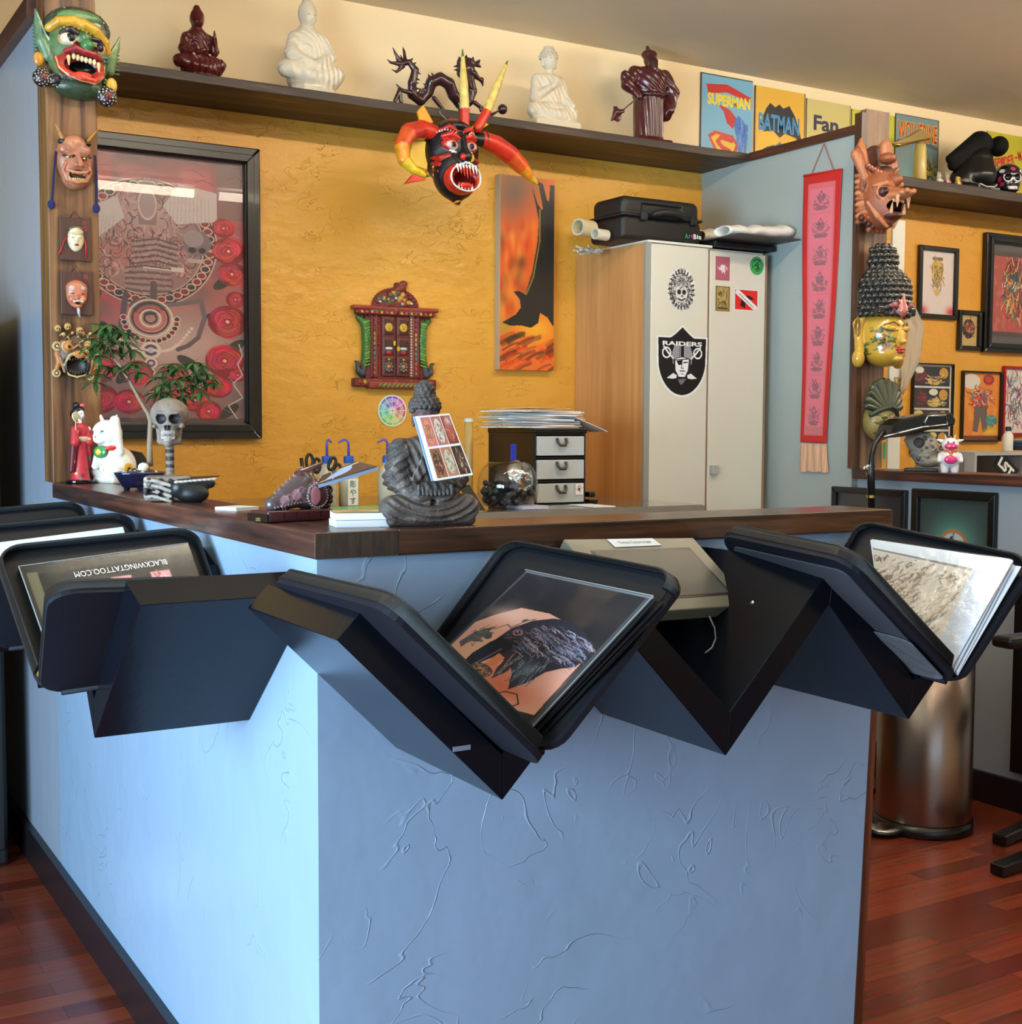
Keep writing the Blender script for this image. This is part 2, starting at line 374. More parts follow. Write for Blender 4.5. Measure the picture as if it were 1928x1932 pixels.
# ================================================================ the room
B, ZC, ZS, YP, XC, YC, XR, XW = 4.279, 2.697, 2.264, 3.371, .674, 1.652, 1.79, 3.467
YS = B-.302   # front edge of the high shelf
orange = mat('orange_plaster', (224, 160, 52), .36, bump=((15, 15, 25), 1.0, 'plaster', .0065), var=(2.2, .25, (236, 176, 76)))
cream = mat('cream_paint', (246, 222, 178), .6, bump=(5, .2, 'noise'))
blue = mat('blue_plaster', (142, 164, 190), .32, bump=(7, .9, 'plaster'), var=(2, .3, (134, 156, 181)))
bluein = mat('blue_wall_paint', (164, 174, 170), .42, bump=(9, .45, 'plaster'))
ceil = mat('ceiling_paint', (228, 210, 178), .7, bump=(6, .5, 'noise'))
dark = mat('dark_room_wall', (26, 22, 22), .8)
woodbar = wood('bar_wood', (38, 24, 17), (104, 66, 40), 'X', .26, c3=(72, 43, 26))
woodbary = wood('bar_wood_side', (42, 27, 24), (112, 66, 48), 'Y', .28, c3=(72, 44, 36))
woodpost = wood('post_wood', (60, 36, 20), (134, 92, 54), 'Z', .5, c3=(110, 70, 38))
woodpost2 = wood('dark_post_wood', (44, 26, 18), (98, 62, 42), 'Z', .4)
woodshelf = wood('shelf_wood', (34, 25, 22), (96, 72, 54), 'X', .5, c3=(54, 40, 32))
woodtrim = wood('trim_wood', (48, 26, 18), (92, 50, 34), 'Y', .4)
woodend = wood('end_trim_wood', (60, 28, 14), (126, 66, 36), 'Z', .35)
black = mat('black_satin', (14, 14, 15), .4)

# floor planks
fm = mat('floor_laminate', (120, 50, 30), .24); nt = fm.node_tree; N = nt.nodes; L = nt.links; bs = N['Principled BSDF']
tc = N.new('ShaderNodeTexCoord'); br = N.new('ShaderNodeTexBrick'); mp = N.new('ShaderNodeMapping'); L.new(tc.outputs['Object'], mp.inputs[0]); L.new(mp.outputs[0], br.inputs[0])
br.inputs['Scale'].default_value = 1; br.inputs['Brick Width'].default_value = .62; br.inputs['Row Height'].default_value = .064; br.inputs['Mortar Size'].default_value = .0006; br.inputs['Bias'].default_value = 0
br.inputs['Color1'].default_value = lin((92, 36, 24))+(1,); br.inputs['Color2'].default_value = lin((132, 60, 38))+(1,); br.inputs['Mortar'].default_value = lin((60, 24, 16))+(1,)
n1 = N.new('ShaderNodeTexNoise'); m2 = N.new('ShaderNodeMapping'); m2.inputs['Scale'].default_value = (2, 26, 1); L.new(tc.outputs['Object'], m2.inputs[0]); L.new(m2.outputs[0], n1.inputs['Vector']); n1.inputs['Scale'].default_value = 2.5; n1.inputs['Detail'].default_value = 8
mx = N.new('ShaderNodeMix'); mx.data_type = 'RGBA'; mx.blend_type = 'OVERLAY'; mx.inputs[0].default_value = .6; L.new(br.outputs['Color'], mx.inputs[6]); L.new(n1.outputs['Color'], mx.inputs[7])
hs = N.new('ShaderNodeHueSaturation'); hs.inputs['Saturation'].default_value = 1.; L.new(mx.outputs[2], hs.inputs['Color']); L.new(hs.outputs[0], bs.inputs['Base Color'])
struct(box('floor', -3, 7.2, -2.6, B+.1, -.05, 0, fm))
struct(box('ceiling', -3, 7.2, -2.6, B+.1, ZC, ZC+.05, ceil))
wb = MB().box(-3, 7.2, B, B+.1, 0, ZS+.02, 0).box(-3, 7.2, B, B+.1, ZS+.02, ZC, 1); struct(wb.build('wall_back', [orange, cream]))
struct(box('wall_right', 7.1, 7.2, -2.6, B, 0, ZC, bluein))
wl = MB().box(-3, -2.9, -2.6, -.3, 0, ZC).box(-3, -2.9, 2.4, B, 0, ZC).box(-3, -2.9, -.3, 2.4, 2.1, ZC).box(-3, -2.9, -.3, 2.4, 0, .12); struct(wl.build('wall_left', dark))
wf = MB().box(-3, -1, -2.7, -2.6, 0, ZC).box(2.9, 7.2, -2.7, -2.6, 0, ZC).box(-1, 2.9, -2.7, -2.6, 2.35, ZC).box(-1, 2.9, -2.7, -2.6, 0, .5); struct(wf.build('wall_front', cream))
# low L-shaped wall of the booth and the taller walls it grows out of
T1 = .11; BT = 1.07; BZ = 1.033
def face(name, V, m): return mesh(name, V, [(0, 1, 2, 3)], m)
lw = MB(); lw.box(XC+.006, XC+.006+T1, YC+.008+T1, YP+.01, 0, BZ); struct(lw.build('wall_pony_side', blue))
XE = 1.768
# its end leans in slightly towards the floor, as in the photograph
pv = MB(); y0, y1 = YC+.008, YC+.008+T1
pv.add([(XC+.006, y0, 0), (1.722, y0, 0), (1.722, y1, 0), (XC+.006, y1, 0), (XC+.006, y0, BZ), (XE, y0, BZ), (XE, y1, BZ), (XC+.006, y1, BZ)], [(3, 2, 1, 0), (4, 5, 6, 7), (0, 1, 5, 4), (1, 2, 6, 5), (2, 3, 7, 6), (3, 0, 4, 7)])
struct(pv.build('wall_pony_front', blue))
et = MB().add([(1.7225, y0-.001, 0), (1.752, y0+.006, 0), (1.752, y1, 0), (1.7225, y1, 0), (XE+.0005, y0-.001, BZ), (XE+.02, y0+.006, BZ), (XE+.02, y1, BZ), (XE+.0005, y1, BZ)], [(3, 2, 1, 0), (4, 5, 6, 7), (0, 1, 5, 4), (1, 2, 6, 5), (2, 3, 7, 6), (3, 0, 4, 7)])
struct(et.build('trim_1', woodend))
struct(box('wall_entrance_side', XC+.006, XC+T1, YP+.02, B, 0, 2.235, mat('entrance_wall_warm_lit', (140, 148, 162), .4, bump=((12, 12, 3), .7, 'plaster'))))  # same paint as the pony wall; warm light's greying is put into the colour
struct(box('trim_2', XC-.02, XC+T1+.03, YP+.102, B, 2.235, 2.285, woodtrim))
struct(box('baseboard_left', XC-.012, XC+.005, YC-.01, B-.03, 0, .095, mat('baseboard_black', (26, 22, 26), .35)))
struct(box('baseboard_front', XC-.012, 1.722, YC-.01, YC+.007, 0, .095, MATS['baseboard_black']))
# partition between the two booths
struct(box('wall_partition', XW, XW+.115, YP+.03, B, 0, ZS, bluein))
struct(box('trim_3', XW-.008, XW+.125, YP+.01, YS, ZS, ZS+.032, woodtrim))
lw2 = box('wall_pony_second', XW, XW+.115, 2.62, YP, 0, 1.035, mat('blue_paint_second', (156, 168, 178), .4, bump=(6, .3, 'noise'))); struct(lw2)
struct(box('baseboard_right', XW-.016, XW, 2.62, YP, 0, .10, MATS['baseboard_black']))
struct(box('baseboard_back', XC+T1, XW, B-.014, B, 0, .095, MATS['baseboard_black']))
struct(box('trim_4', XW-.01, XW+.13, 2.50, 2.62, 0, 1.035, woodend))
# dark soffit and store room side beyond the entrance wall
struct(box('wall_soffit', -2.9, XC-.06, 3.4, B, 2.32, ZC, dark))
# posts
p1 = box('wooden_post', XC+.002, .799, YP, YP+.10, BT, ZC-.001, woodpost, bevel=.003)
tag(p1, 'brown wooden post carrying the masks above the bar end by the blue wall', 'post')
bk = box('steel_bracket', .80, .826, YP+.02, YP+.06, 2.31, ZC-.001, mat('dark_steel', (30, 28, 28), .4, .6)); tag(bk, 'dark metal bracket beside the top of the masked brown post', 'bracket')
p2 = thing('wooden_post', 'dark wooden post ending the partition behind the carved face masks', 'post', (XW+.05, YP, BT))
box('core', XW+.004, XW+.119, YP, YP+.03, BT, 2.345, wood('grey_post_wood', (92, 66, 48), (150, 116, 88), 'Z', .5), p2)
box('side_trim', XW-.022, XW+.004, YP-.004, YP+.03, BT, 2.33, woodpost2, p2)
# the L-shaped bar top, one continuous worktop
bt = thing('bar_top', 'dark stained thick wooden bar top running round the booth corner', 'bar top', (XC, YC, BZ))
b1 = MB().box(.80, XR, YC, YC+.135, BZ, BT); b1.build('front_board', woodbar, bt, bevel=.003)
b2 = MB().box(XC, .80, YC, YP, BZ, BT); b2.build('side_board', woodbary, bt, bevel=.003)
box('end_grain', XC+.001, .7995, YC-.0012, YC, BZ+.001, BT-.001, mat('end_grain_wood', (34, 24, 18), .4, var=((160, 4, 20), .2, (66, 46, 30))), bt)
bt2 = box('bar_top', XW-.03, XW+.16, 2.50, YP-.001, 1.035, 1.068, woodbary, bevel=.003); tag(bt2, 'dark wooden bar top of the second booth under the cow figurine', 'bar top')
# high shelves
s1 = box('high_shelf', XC+T1+.03, XW-.001, YS, B-.001, ZS, ZS+.03, woodshelf, bevel=.003); tag(s1, 'long dark wooden high shelf carrying the row of statues', 'shelf')
s2 = box('high_shelf', XW+.12, 7, YS, B-.001, ZS-.012, ZS+.03, woodshelf, bevel=.003); tag(s2, 'dark wooden high shelf of the second booth under the painted skull', 'shelf')
# black cabinet in the dark corner beyond the low wall
kc = thing('black_cabinet', 'tall black cabinet in the dark corner beyond the blue wall', 'cabinet', (.3, 3.9, 0))
box('body', -.35, .61, 3.72, 4.2, 0, 1.52, mat('black_matt', (10, 10, 12), .6), kc, bevel=.01)
box('door', -.34, .60, 3.705, 3.72, .05, 1.50, MATS['black_matt'], kc, bevel=.004)
kp = box('white_folder', .30, .475, 3.25, 3.5, 0.0, .04, mat('paper_white', (226, 228, 230), .6)); tag(kp, 'white folder on the floor by the black cabinet', 'folder')

# ceiling fixtures with bare fluorescent tubes (the photo shows them mirrored in the picture glass)
for i, (x, y, Ln, rad, glow) in enumerate(TUBES):
    tm = bpy.data.materials.new('fluorescent_glow'); tm.use_nodes = True; e_ = tm.node_tree.nodes['Principled BSDF']; e_.inputs['Emission Color'].default_value = WARM+(1,); e_.inputs['Emission Strength'].default_value = glow
    t = thing('ceiling_light', 'ceiling strip light with a bare fluorescent tube', 'ceiling light', (x, y, ZC), group='ceiling strip lights')
    box('housing', x-Ln/2, x+Ln/2, y-.05, y+.05, ZC-.03, ZC-.001, mat('white_metal', (230, 230, 226), .4), t, bevel=.004)
    MB().tube([(x-Ln/2+.03, y, ZC-.075), (x+Ln/2-.03, y, ZC-.075)], rad, 12).build('fluorescent_tube', tm, t, smooth=True)
    for q in (-1, 1): box('lamp_holder', x+q*(Ln/2-.02)-.008, x+q*(Ln/2-.02)+.008, y-.012, y+.012, ZC-.095, ZC-.03, MATS['white_metal'], t)
# ================================================================ zigzag portfolio racks and the zip binders in them
rackm = mat('black_gloss_paint', (11, 14, 22), .2, spec=.2, bump=(60, .04, 'noise'))
rackr = mat('black_gloss_under', (12, 12, 14), .20, spec=.6)
def rack(name, label, ax, cy0, cy1, LL, LU, AL, AU, RU, RL):
    """V of two boards; points are (along wall, z); cy0 front edge, cy1 wall; ax 'X' runs on the front wall, 'Y' on the side wall"""
    def p(a, z, d): return Vector((a, d, z)) if ax == 'X' else Vector((d, a, z))
    c = p(AL[0], AL[1], cy1); t = thing(name, label, 'portfolio rack', c, group='black V-shaped portfolio racks')
    def board(nm, P):
        mb = MB(); Q = [p(a, z, 0) for a, z in P]; o = Vector((0, cy0, 0)) if ax == 'X' else Vector((cy0, 0, 0)); e = Vector((0, cy1, 0)) if ax == 'X' else Vector((cy1, 0, 0))
        mb.prism(Q, o, e); ob = mb.build(nm, rackm, t, bevel=.0012); bm_ = ob.data; return ob
    board('board', [AL, AU, LU, LL]); board('board', [AL, RL, RU, AU])
    return t
G = .0006
YF = 1.358; YW = YC+.007
rack('portfolio_rack', 'black V-shaped wall rack at the corner, under the raven photo binder', 'X', YF, YW, (.580, .973), (.609, 1.003), (.80, .755), (.80, .812), (.962, .985), (.985, .945))
rack('portfolio_rack', 'black V-shaped wall rack holding the empty grey tablet frame', 'X', YF, YW, (.985+G, .945), (1.0, .985), (1.157, .765), (1.163, .826), (1.353, 1.022), (1.345, .962))
rack('portfolio_rack', 'black V-shaped wall rack under the binder with bright white pages', 'X', YF, YW, (1.345+G, .962), (1.354, 1.021), (1.516, .775), (1.524, .834), (1.70, 1.02), (1.73, .985))
capm = mat('black_cap', (34, 33, 31), .35)
# cap strip near the top of the empty rack's far board
XF = .441; XWL = XC+.005
for k, (dy, lb) in enumerate(((0, 'black V-shaped rack nearest the corner on the pale blue side wall'), (.42, 'black V-shaped rack on the side wall under the white page binder'), (.84, 'black V-shaped rack on the side wall next to the dark doorway'))):
    rack('portfolio_rack', lb, 'Y', XF, XWL, (1.672+dy, .984), (1.742+dy, 1.009), (1.94+dy, .753), (1.94+dy, .812), (2.09+dy-.004, .985), (2.09+dy-.001, .955))
# --- binders
navy = mat('navy_nylon', (13, 16, 27), .6, bump=(900, .35, 'noise'), spec=.3)
inner = mat('binder_lining', (26, 26, 28), .6, spec=.3)
zipm = mat('zip_black', (12, 13, 18), .5, bump=(1500, .8, 'wave'))
sleeve = glassmat('clear_sleeve', refl=.03, rough=.12, edge=.18)
plastic_black = mat('black_plastic', (10, 10, 11), .3)
chrome = mat('chrome', (220, 220, 222), .12, 1)
def bil(q, u, v):
    a, b, c, d = q; return a.lerp(b, u).lerp(d.lerp(c, u), v)
def rrect(r, n=5, asp=1.):
    """rounded unit square outline (u,v), v=1 side square cornered"""
    P = []
    for cx, cy, a0 in ((1-r, 1-r*asp, 0), (r, 1-r*asp, 90), (r, r*asp, 180), (1-r, r*asp, 270)):
        for k in range(n+1):
            a = math.radians(a0+90*k/n); P.append((cx+r*math.cos(a), cy+r*asp*math.sin(a)))
    return P
def pad(q, off0, off1, name, m, parent, r=.10, inset=0., smooth=False, n=None, bulge=0, res=None):
    """rounded slab on bilinear quad q=[A,B,C,D]; between normal offsets"""
    q = [Vector(x) for x in q]; nn = n or (q[1]-q[0]).cross(q[3]-q[0]).normalized()
    P = [(inset+u*(1-2*inset), inset+v*(1-2*inset)) for u, v in rrect(r)]
    N_ = len(P); V = []; F = []
    for off in (off0, off1):
        for u, v in P: V.append(bil(q, u, v)+nn*off)
    V.append(bil(q, .5, .5)+nn*(off0-bulge)); V.append(bil(q, .5, .5)+nn*(off1+bulge))
    for i in range(N_):
        j = (i+1) % N_; F += [(i, j, j+N_, i+N_), (j, i, 2*N_), (i+N_, j+N_, 2*N_+1)]
    return mesh(name, V, F, m, parent)
def zipper(q, off, name, m, parent, r=.10, rad=.006, h=.016, tilt=.004, gap=(0, 1)):
    """upstanding zipped rim following the rounded outline"""
    q = [Vector(x) for x in q]; nn = (q[1]-q[0]).cross(q[3]-q[0]).normalized(); P = rrect(r, 6); c = bil(q, .5, .5)
    k0 = len(P)*0; mb = MB(); pts = []
    for u, v in P:
        if v < .02+r*.0 and gap == 'spine': pass
        pts.append(bil(q, u, v)+nn*off)
    Z = [p for p, (u, v) in zip(pts, P) if not (gap == 'spine' and v < .015)]
    # start the strip after the spine side
    if gap == 'spine':
        idx = [i for i, (u, v) in enumerate(P) if v < .10]; s0 = max(idx)+1 if idx else 0
        order = [(s0+i) % len(P) for i in range(len(P))]; Z = [pts[i] for i in order if P[i][1] >= .10]
    tops = [p+nn*h+(c-p).normalized()*tilt for p in Z]
    n_ = len(Z); V = []
    for p, t in zip(Z, tops): d = (c-p).normalized()*.0022; V += [p-d, p+d, t+d, t-d]
    F = []
    for i in range(n_-1):
        for a in range(4): b = (a+1) % 4; F.append((i*4+a, i*4+b, i*4+4+b, i*4+4+a))
    F += [(3, 2, 1, 0), (n_*4-4, n_*4-3, n_*4-2, n_*4-1)]
    z_ = mesh(name, V, F, m, parent, True)
    MB().tube(tops, .0024, 6).build('zip_teeth', m, z_, smooth=True)
def binder(label, cover_a, cover_b, spine, pages=None, cat='binder', thick=.014, rb=.10, ra=.10):
    """cover quads: [spineback, spinefront, outerfront, outerback] so the normal faces the inside"""
    o = sum((Vector(p) for p in spine), Vector())/len(spine); t = thing('zip_binder', label, cat, o, group='black zip binders in the racks')
    for q, r in ((cover_a, ra), (cover_b, rb)):
        pad(q, 0, thick*.6, 'cover', navy, t, r=r, bulge=.003)
        pad(q, thick*.6, thick*.6+.001, 'lining', inner, t, r=r, inset=.03)
        zipper(q, thick*.5, 'zipper', zipm, t, r=r, gap='spine')
    mb = MB(); mb.tube([Vector(p)+Vector((0, 0, .004)) for p in spine], .0045, 10); mb.build('spine', navy, t, smooth=True)
    return t
def rings(t, A, B_, up, n=3, r=.017):
    A = Vector(A); B_ = Vector(B_); ax = (B_-A).normalized(); s = ax.cross(Vector(up)).normalized()
    for k in range(n):
        c = A.lerp(B_, .15+.7*k/(n-1)); MB().tube([c+Vector(up)*r*math.sin(a)+s*r*math.cos(a) for a in [2*PI*j/14 for j in range(14)]], .002, 6, closed=True).build('ring', chrome, t, smooth=True)
# A: raven tattoo photo, corner of the front wall
SA = [(.806, 1.63, .838), (.811, 1.255, .832)]
A_R = [Vector(SA[0]), Vector(SA[1]), W(1302, 1098, Y=1.255), W(972, 1033, Y=1.63)]
A_L = [Vector((.800, 1.255, .818)), Vector((.798, 1.63, .820)), Vector((.600, 1.63, 1.012)), Vector((.590, 1.255, 1.020))]
tA = binder('black zip binder open at a raven tattoo photograph', A_R, A_L, [(SA[0][0], SA[0][1], SA[0][2]-.006), (SA[1][0], SA[1][1]+.03, SA[1][2]-.006)])
nA = (A_R[1]-A_R[0]).cross(A_R[3]-A_R[0]).normalized()
def onpl(x, y, q, off):
    d = Vector(FW.tolist())+Vector(RT.tolist())*(x-964)/CAMF+Vector(UP.tolist())*(966-y)/CAMF; o = Vector(CAMO.tolist())
    n = (q[1]-q[0]).cross(q[3]-q[0]).normalized(); p0 = (q[0]+q[1]+q[2]+q[3])/4+n*off; return o+d*((p0-o).dot(n)/d.dot(n))
def sheets(t, px, q, off0, off1, n, m, name='page', jitter=.002, seed=1):
    g = random.Random(seed); nn = (q[1]-q[0]).cross(q[3]-q[0]).normalized()
    P0 = [onpl(x, y, q, off1) for x, y in px]
    for i in range(n):
        f = (i+.5)/n; P = [p-nn*(off1-off0)*(1-f)+Vector((g.uniform(-1, 1)*jitter, g.uniform(-1, 1)*jitter, 0)) for p in P0]
        MB().prism(P, nn*-.0006, nn*.0006).build(name, m, t)
    return P0
pgm = mat('black_page', (30, 30, 32), .5, spec=.15); pgw = mat('white_page', (222, 228, 236), .45)
pxA = [(994, 1078), (1236, 1128), (1008, 1374), (800, 1262)]
PA = sheets(tA, pxA, A_R, .012, .03, 5, pgm, 'page', .004)
c = Cv(0, 0, 100, 120, (40, 38, 40), 260, 310)
c.mottle(7, (84, 66, 56), .5, 3); c.soft(70, 24, 24, 12, (66, 54, 48), .7); c.rect(4, 4, 46, 30, (38, 36, 44), .6)
c.poly([(2, 110), (2, 62), (10, 50), (24, 36), (46, 34), (66, 38), (88, 54), (93, 62), (94, 112), (70, 118), (2, 118)], (226, 164, 140))
c.soft(24, 46, 22, 10, (240, 196, 182), .7); c.soft(84, 84, 14, 22, (244, 176, 162), .7); c.soft(60, 104, 30, 12, (206, 100, 70), .85); c.soft(24, 84, 16, 18, (230, 178, 128), .6); c.soft(52, 92, 12, 8, (196, 92, 62), .6)
KR = (50, 48, 60); c.poly([(28, 70), (31, 56), (40, 44), (52, 37), (64, 35), (78, 40), (88, 48), (94, 58), (92, 68), (84, 74), (78, 80), (74, 92), (66, 104), (60, 92), (54, 86), (46, 84), (38, 78)], KR)
c.poly([(30, 66), (38, 62), (46, 66), (42, 78), (34, 92), (28, 106), (22, 104), (22, 88), (26, 74)], (32, 28, 34)); c.line([(38, 76), (32, 92), (27, 103)], .9, (130, 104, 104)); c.poly([(46, 72), (54, 78), (55, 92), (50, 102), (47, 92)], (64, 48, 46)); c.line([(49, 76), (51, 96)], .7, (170, 130, 120)); c.poly([(39, 80), (46, 82), (44, 92), (36, 96)], (212, 124, 86))
c.ell(38, 99, 9.5, 6, (92, 62, 46)); c.scribble(38, 99, 8.5, 5.4, 46, .5, [(36, 26, 24), (176, 136, 100), (200, 160, 120)], 3)
c.ell(38, 58, 3.8, 3.1, (168, 120, 126)); c.ell(38, 58, 2.2, 2, (30, 24, 30)); c.ell(37.4, 57.4, .7, .6, (240, 230, 230))
g = random.Random(21)
for i in range(190):
    t_ = g.random(); x = 44+t_*44; y = 41+abs(t_-.45)*12+g.uniform(0, 30)*(1-.35*t_); l = g.uniform(4, 9); q_ = g.choice([(140, 140, 168), (20, 18, 26), (110, 112, 140), (170, 138, 150), (88, 98, 128), (206, 200, 214)]); c.line([(x, y), (x+l*.7, y+l*.10), (x+l, y+l*.36)], g.uniform(.4, .8), q_, .8)
for i in range(90): x = g.uniform(50, 76); y = g.uniform(68, 92); c.line([(x, y), (x+g.uniform(-2, 1), y+g.uniform(4, 8))], .45, g.choice([(126, 146, 166), (54, 60, 74), (166, 182, 196), (30, 32, 40)]), .8)
for i in range(70): x = g.uniform(31, 46); y = g.uniform(52, 68); c.line([(x, y), (x+2.4, y-g.uniform(0, 2))], .35, g.choice([(150, 120, 124), (20, 20, 26), (110, 96, 104)]), .7)
c.soft(66, 84, 9, 9, (128, 142, 158), .55); c.soft(56, 52, 12, 8, (104, 96, 110), .4); c.soft(80, 56, 10, 6, (90, 92, 116), .45)
for i in range(200): x = g.uniform(40, 90); y = 42+abs(x-64)*.3+g.uniform(0, 26); c.line([(x, y), (x+4, y+1.2)], .28, g.choice([(176, 176, 196), (140, 122, 136), (150, 160, 184), (24, 22, 30)]), .7)
c.line([(20, 62), (26, 54), (30, 56), (36, 46), (41, 42)], .8, (84, 80, 76)); c.ell(35, 46, 2.4, 1.4, (96, 96, 90), 1, -40); c.poly([(5, 84), (9, 70), (16, 62), (20, 58), (18, 66), (23, 65), (17, 74), (22, 76), (12, 80), (10, 88)], (92, 88, 84)); c.scribble(14, 72, 7, 9, 30, .5, [(50, 50, 50), (150, 140, 130)], 8, .7); c.ell(21, 70, 3, 3, (80, 78, 76))
c.soft(14, 110, 20, 10, (64, 58, 54), .9); c.scribble(30, 112, 22, 5, 60, .6, [(60, 46, 40), (110, 80, 66), (40, 34, 32)], 9, .6); c.line([(44, 108), (58, 114), (66, 106), (74, 104), (80, 110), (76, 116)], 1.1, (84, 56, 48)); c.poly([(0, 108), (30, 108), (56, 117), (94, 118), (94, 120), (0, 120)], (58, 50, 46), .8)
c.rect(0, 0, 2.2, 120, (72, 70, 72)); c.rect(95.5, 0, 100, 120, (70, 68, 70)); c.rect(0, 0, 100, 1.6, (110, 110, 112))
artm = mat('printed_paper', (255, 255, 255), .35, vc=True, coat=.25); artg = mat('printed_gloss', (255, 255, 255), .3, vc=True); artp = mat('printed_page', (255, 255, 255), .5, vc=True, spec=.12)
c.mesh('photograph', PA[0], PA[1], PA[2], PA[3], artp, tA, .0012)
Q = [p+nA*.004 for p in PA]; mesh('clear_sleeve', Q, [(0, 1, 2, 3)], sleeve, tA)
E_ = MB()
for a, b in ((Q[0], Q[1]), (Q[1], Q[2]), (Q[2], Q[3])): E_.tube([a, b], .0007, 5)
E_.build('sleeve_edge', mat('plastic_edge', (140, 144, 148), .35), tA)
rings(tA, (SA[1][0]+.012, SA[1][1]+.05, SA[1][2]+.024), (SA[0][0]+.012, SA[0][1]-.05, SA[0][2]+.024), (0, 0, 1), 4, .013)
lb = W(872, 1412, Y=1.356); box('care_label', lb.x-.012, lb.x+.012, 1.3565, 1.3575, lb.z-.003, lb.z+.003, mat('label_grey', (120, 124, 140), .5), tA, T=None)
# C: binder with bright white pages, overhanging the end of the wall
SCp = [(1.535, 1.62, .850), (1.545, 1.285, .838)]
C_R = [Vector(SCp[0]), Vector(SCp[1]), W(1962, 1066, Y=1.27), W(1634, 994, Y=1.62)]
C_L = [Vector(SCp[1]), Vector(SCp[0]), W(1352, 1008, Y=1.60), W(1600, 1062, Y=1.25)]
tC = binder('black zip binder open at bright white pages above the steel trash can', C_R, C_L, [SCp[0], (SCp[1][0], SCp[1][1]+.03, SCp[1][2]-.004)], ra=.10, rb=.13)
pxC = [(1645, 1018), (1912, 1058), (1796, 1262), (1660, 1140)]
PC = sheets(tC, pxC, C_R, .012, .034, 5, pgw, 'page', .004, 5); nC = (C_R[1]-C_R[0]).cross(C_R[3]-C_R[0]).normalized()
c = Cv(0, 0, 100, 100, (206, 214, 226), 120, 120); c.rect(0, 16, 78, 86, (214, 206, 196))
for i in range(300):
    g = random.Random(i*3+1); x = g.uniform(2, 76); y = g.uniform(17, 80); c.line([(x, y), (x-2+g.uniform(-3, 2), y+4), (x-5+g.uniform(-3, 3), y+9)], 1.2, g.choice([(112, 84, 58), (84, 78, 78), (150, 122, 96), (244, 244, 244), (236, 232, 226)]), .75)
c.soft(54, 50, 16, 22, (250, 246, 236), .9); c.rect(78, 0, 100, 100, (200, 212, 230)); c.rect(0, 0, 100, 15, (226, 232, 240)); c.rect(0, 14, 78, 16, (120, 120, 126))
c.mesh('tattoo_print', PC[0], PC[1], PC[2], PC[3], mat('glossy_print', (255, 255, 255), .16, vc=True, coat=.8, bump=(30, .5, 'noise')), tC, .0014)
Q = [p+nC*.005 for p in PC]; mesh('clear_sleeve', Q, [(0, 1, 2, 3)], sleeve, tC)
# outer pocket of the raised cover, seen from outside
nL = (C_L[1]-C_L[0]).cross(C_L[3]-C_L[0]).normalized()
pad(C_L, -.0035, -.0015, 'outer_panel', mat('grey_nylon', (66, 68, 74), .6), tC, r=.08, inset=.07)
kq = [bil(C_L, a, b) for a, b in ((.05, .04), (.93, .04), (.93, .40), (.05, .40))]
pad(kq, -.0065, -.005, 'card_pocket', mat('clear_pocket', (110, 112, 116), .12, spec=.8, bump=(25, .8, 'noise')), tC, r=.12)
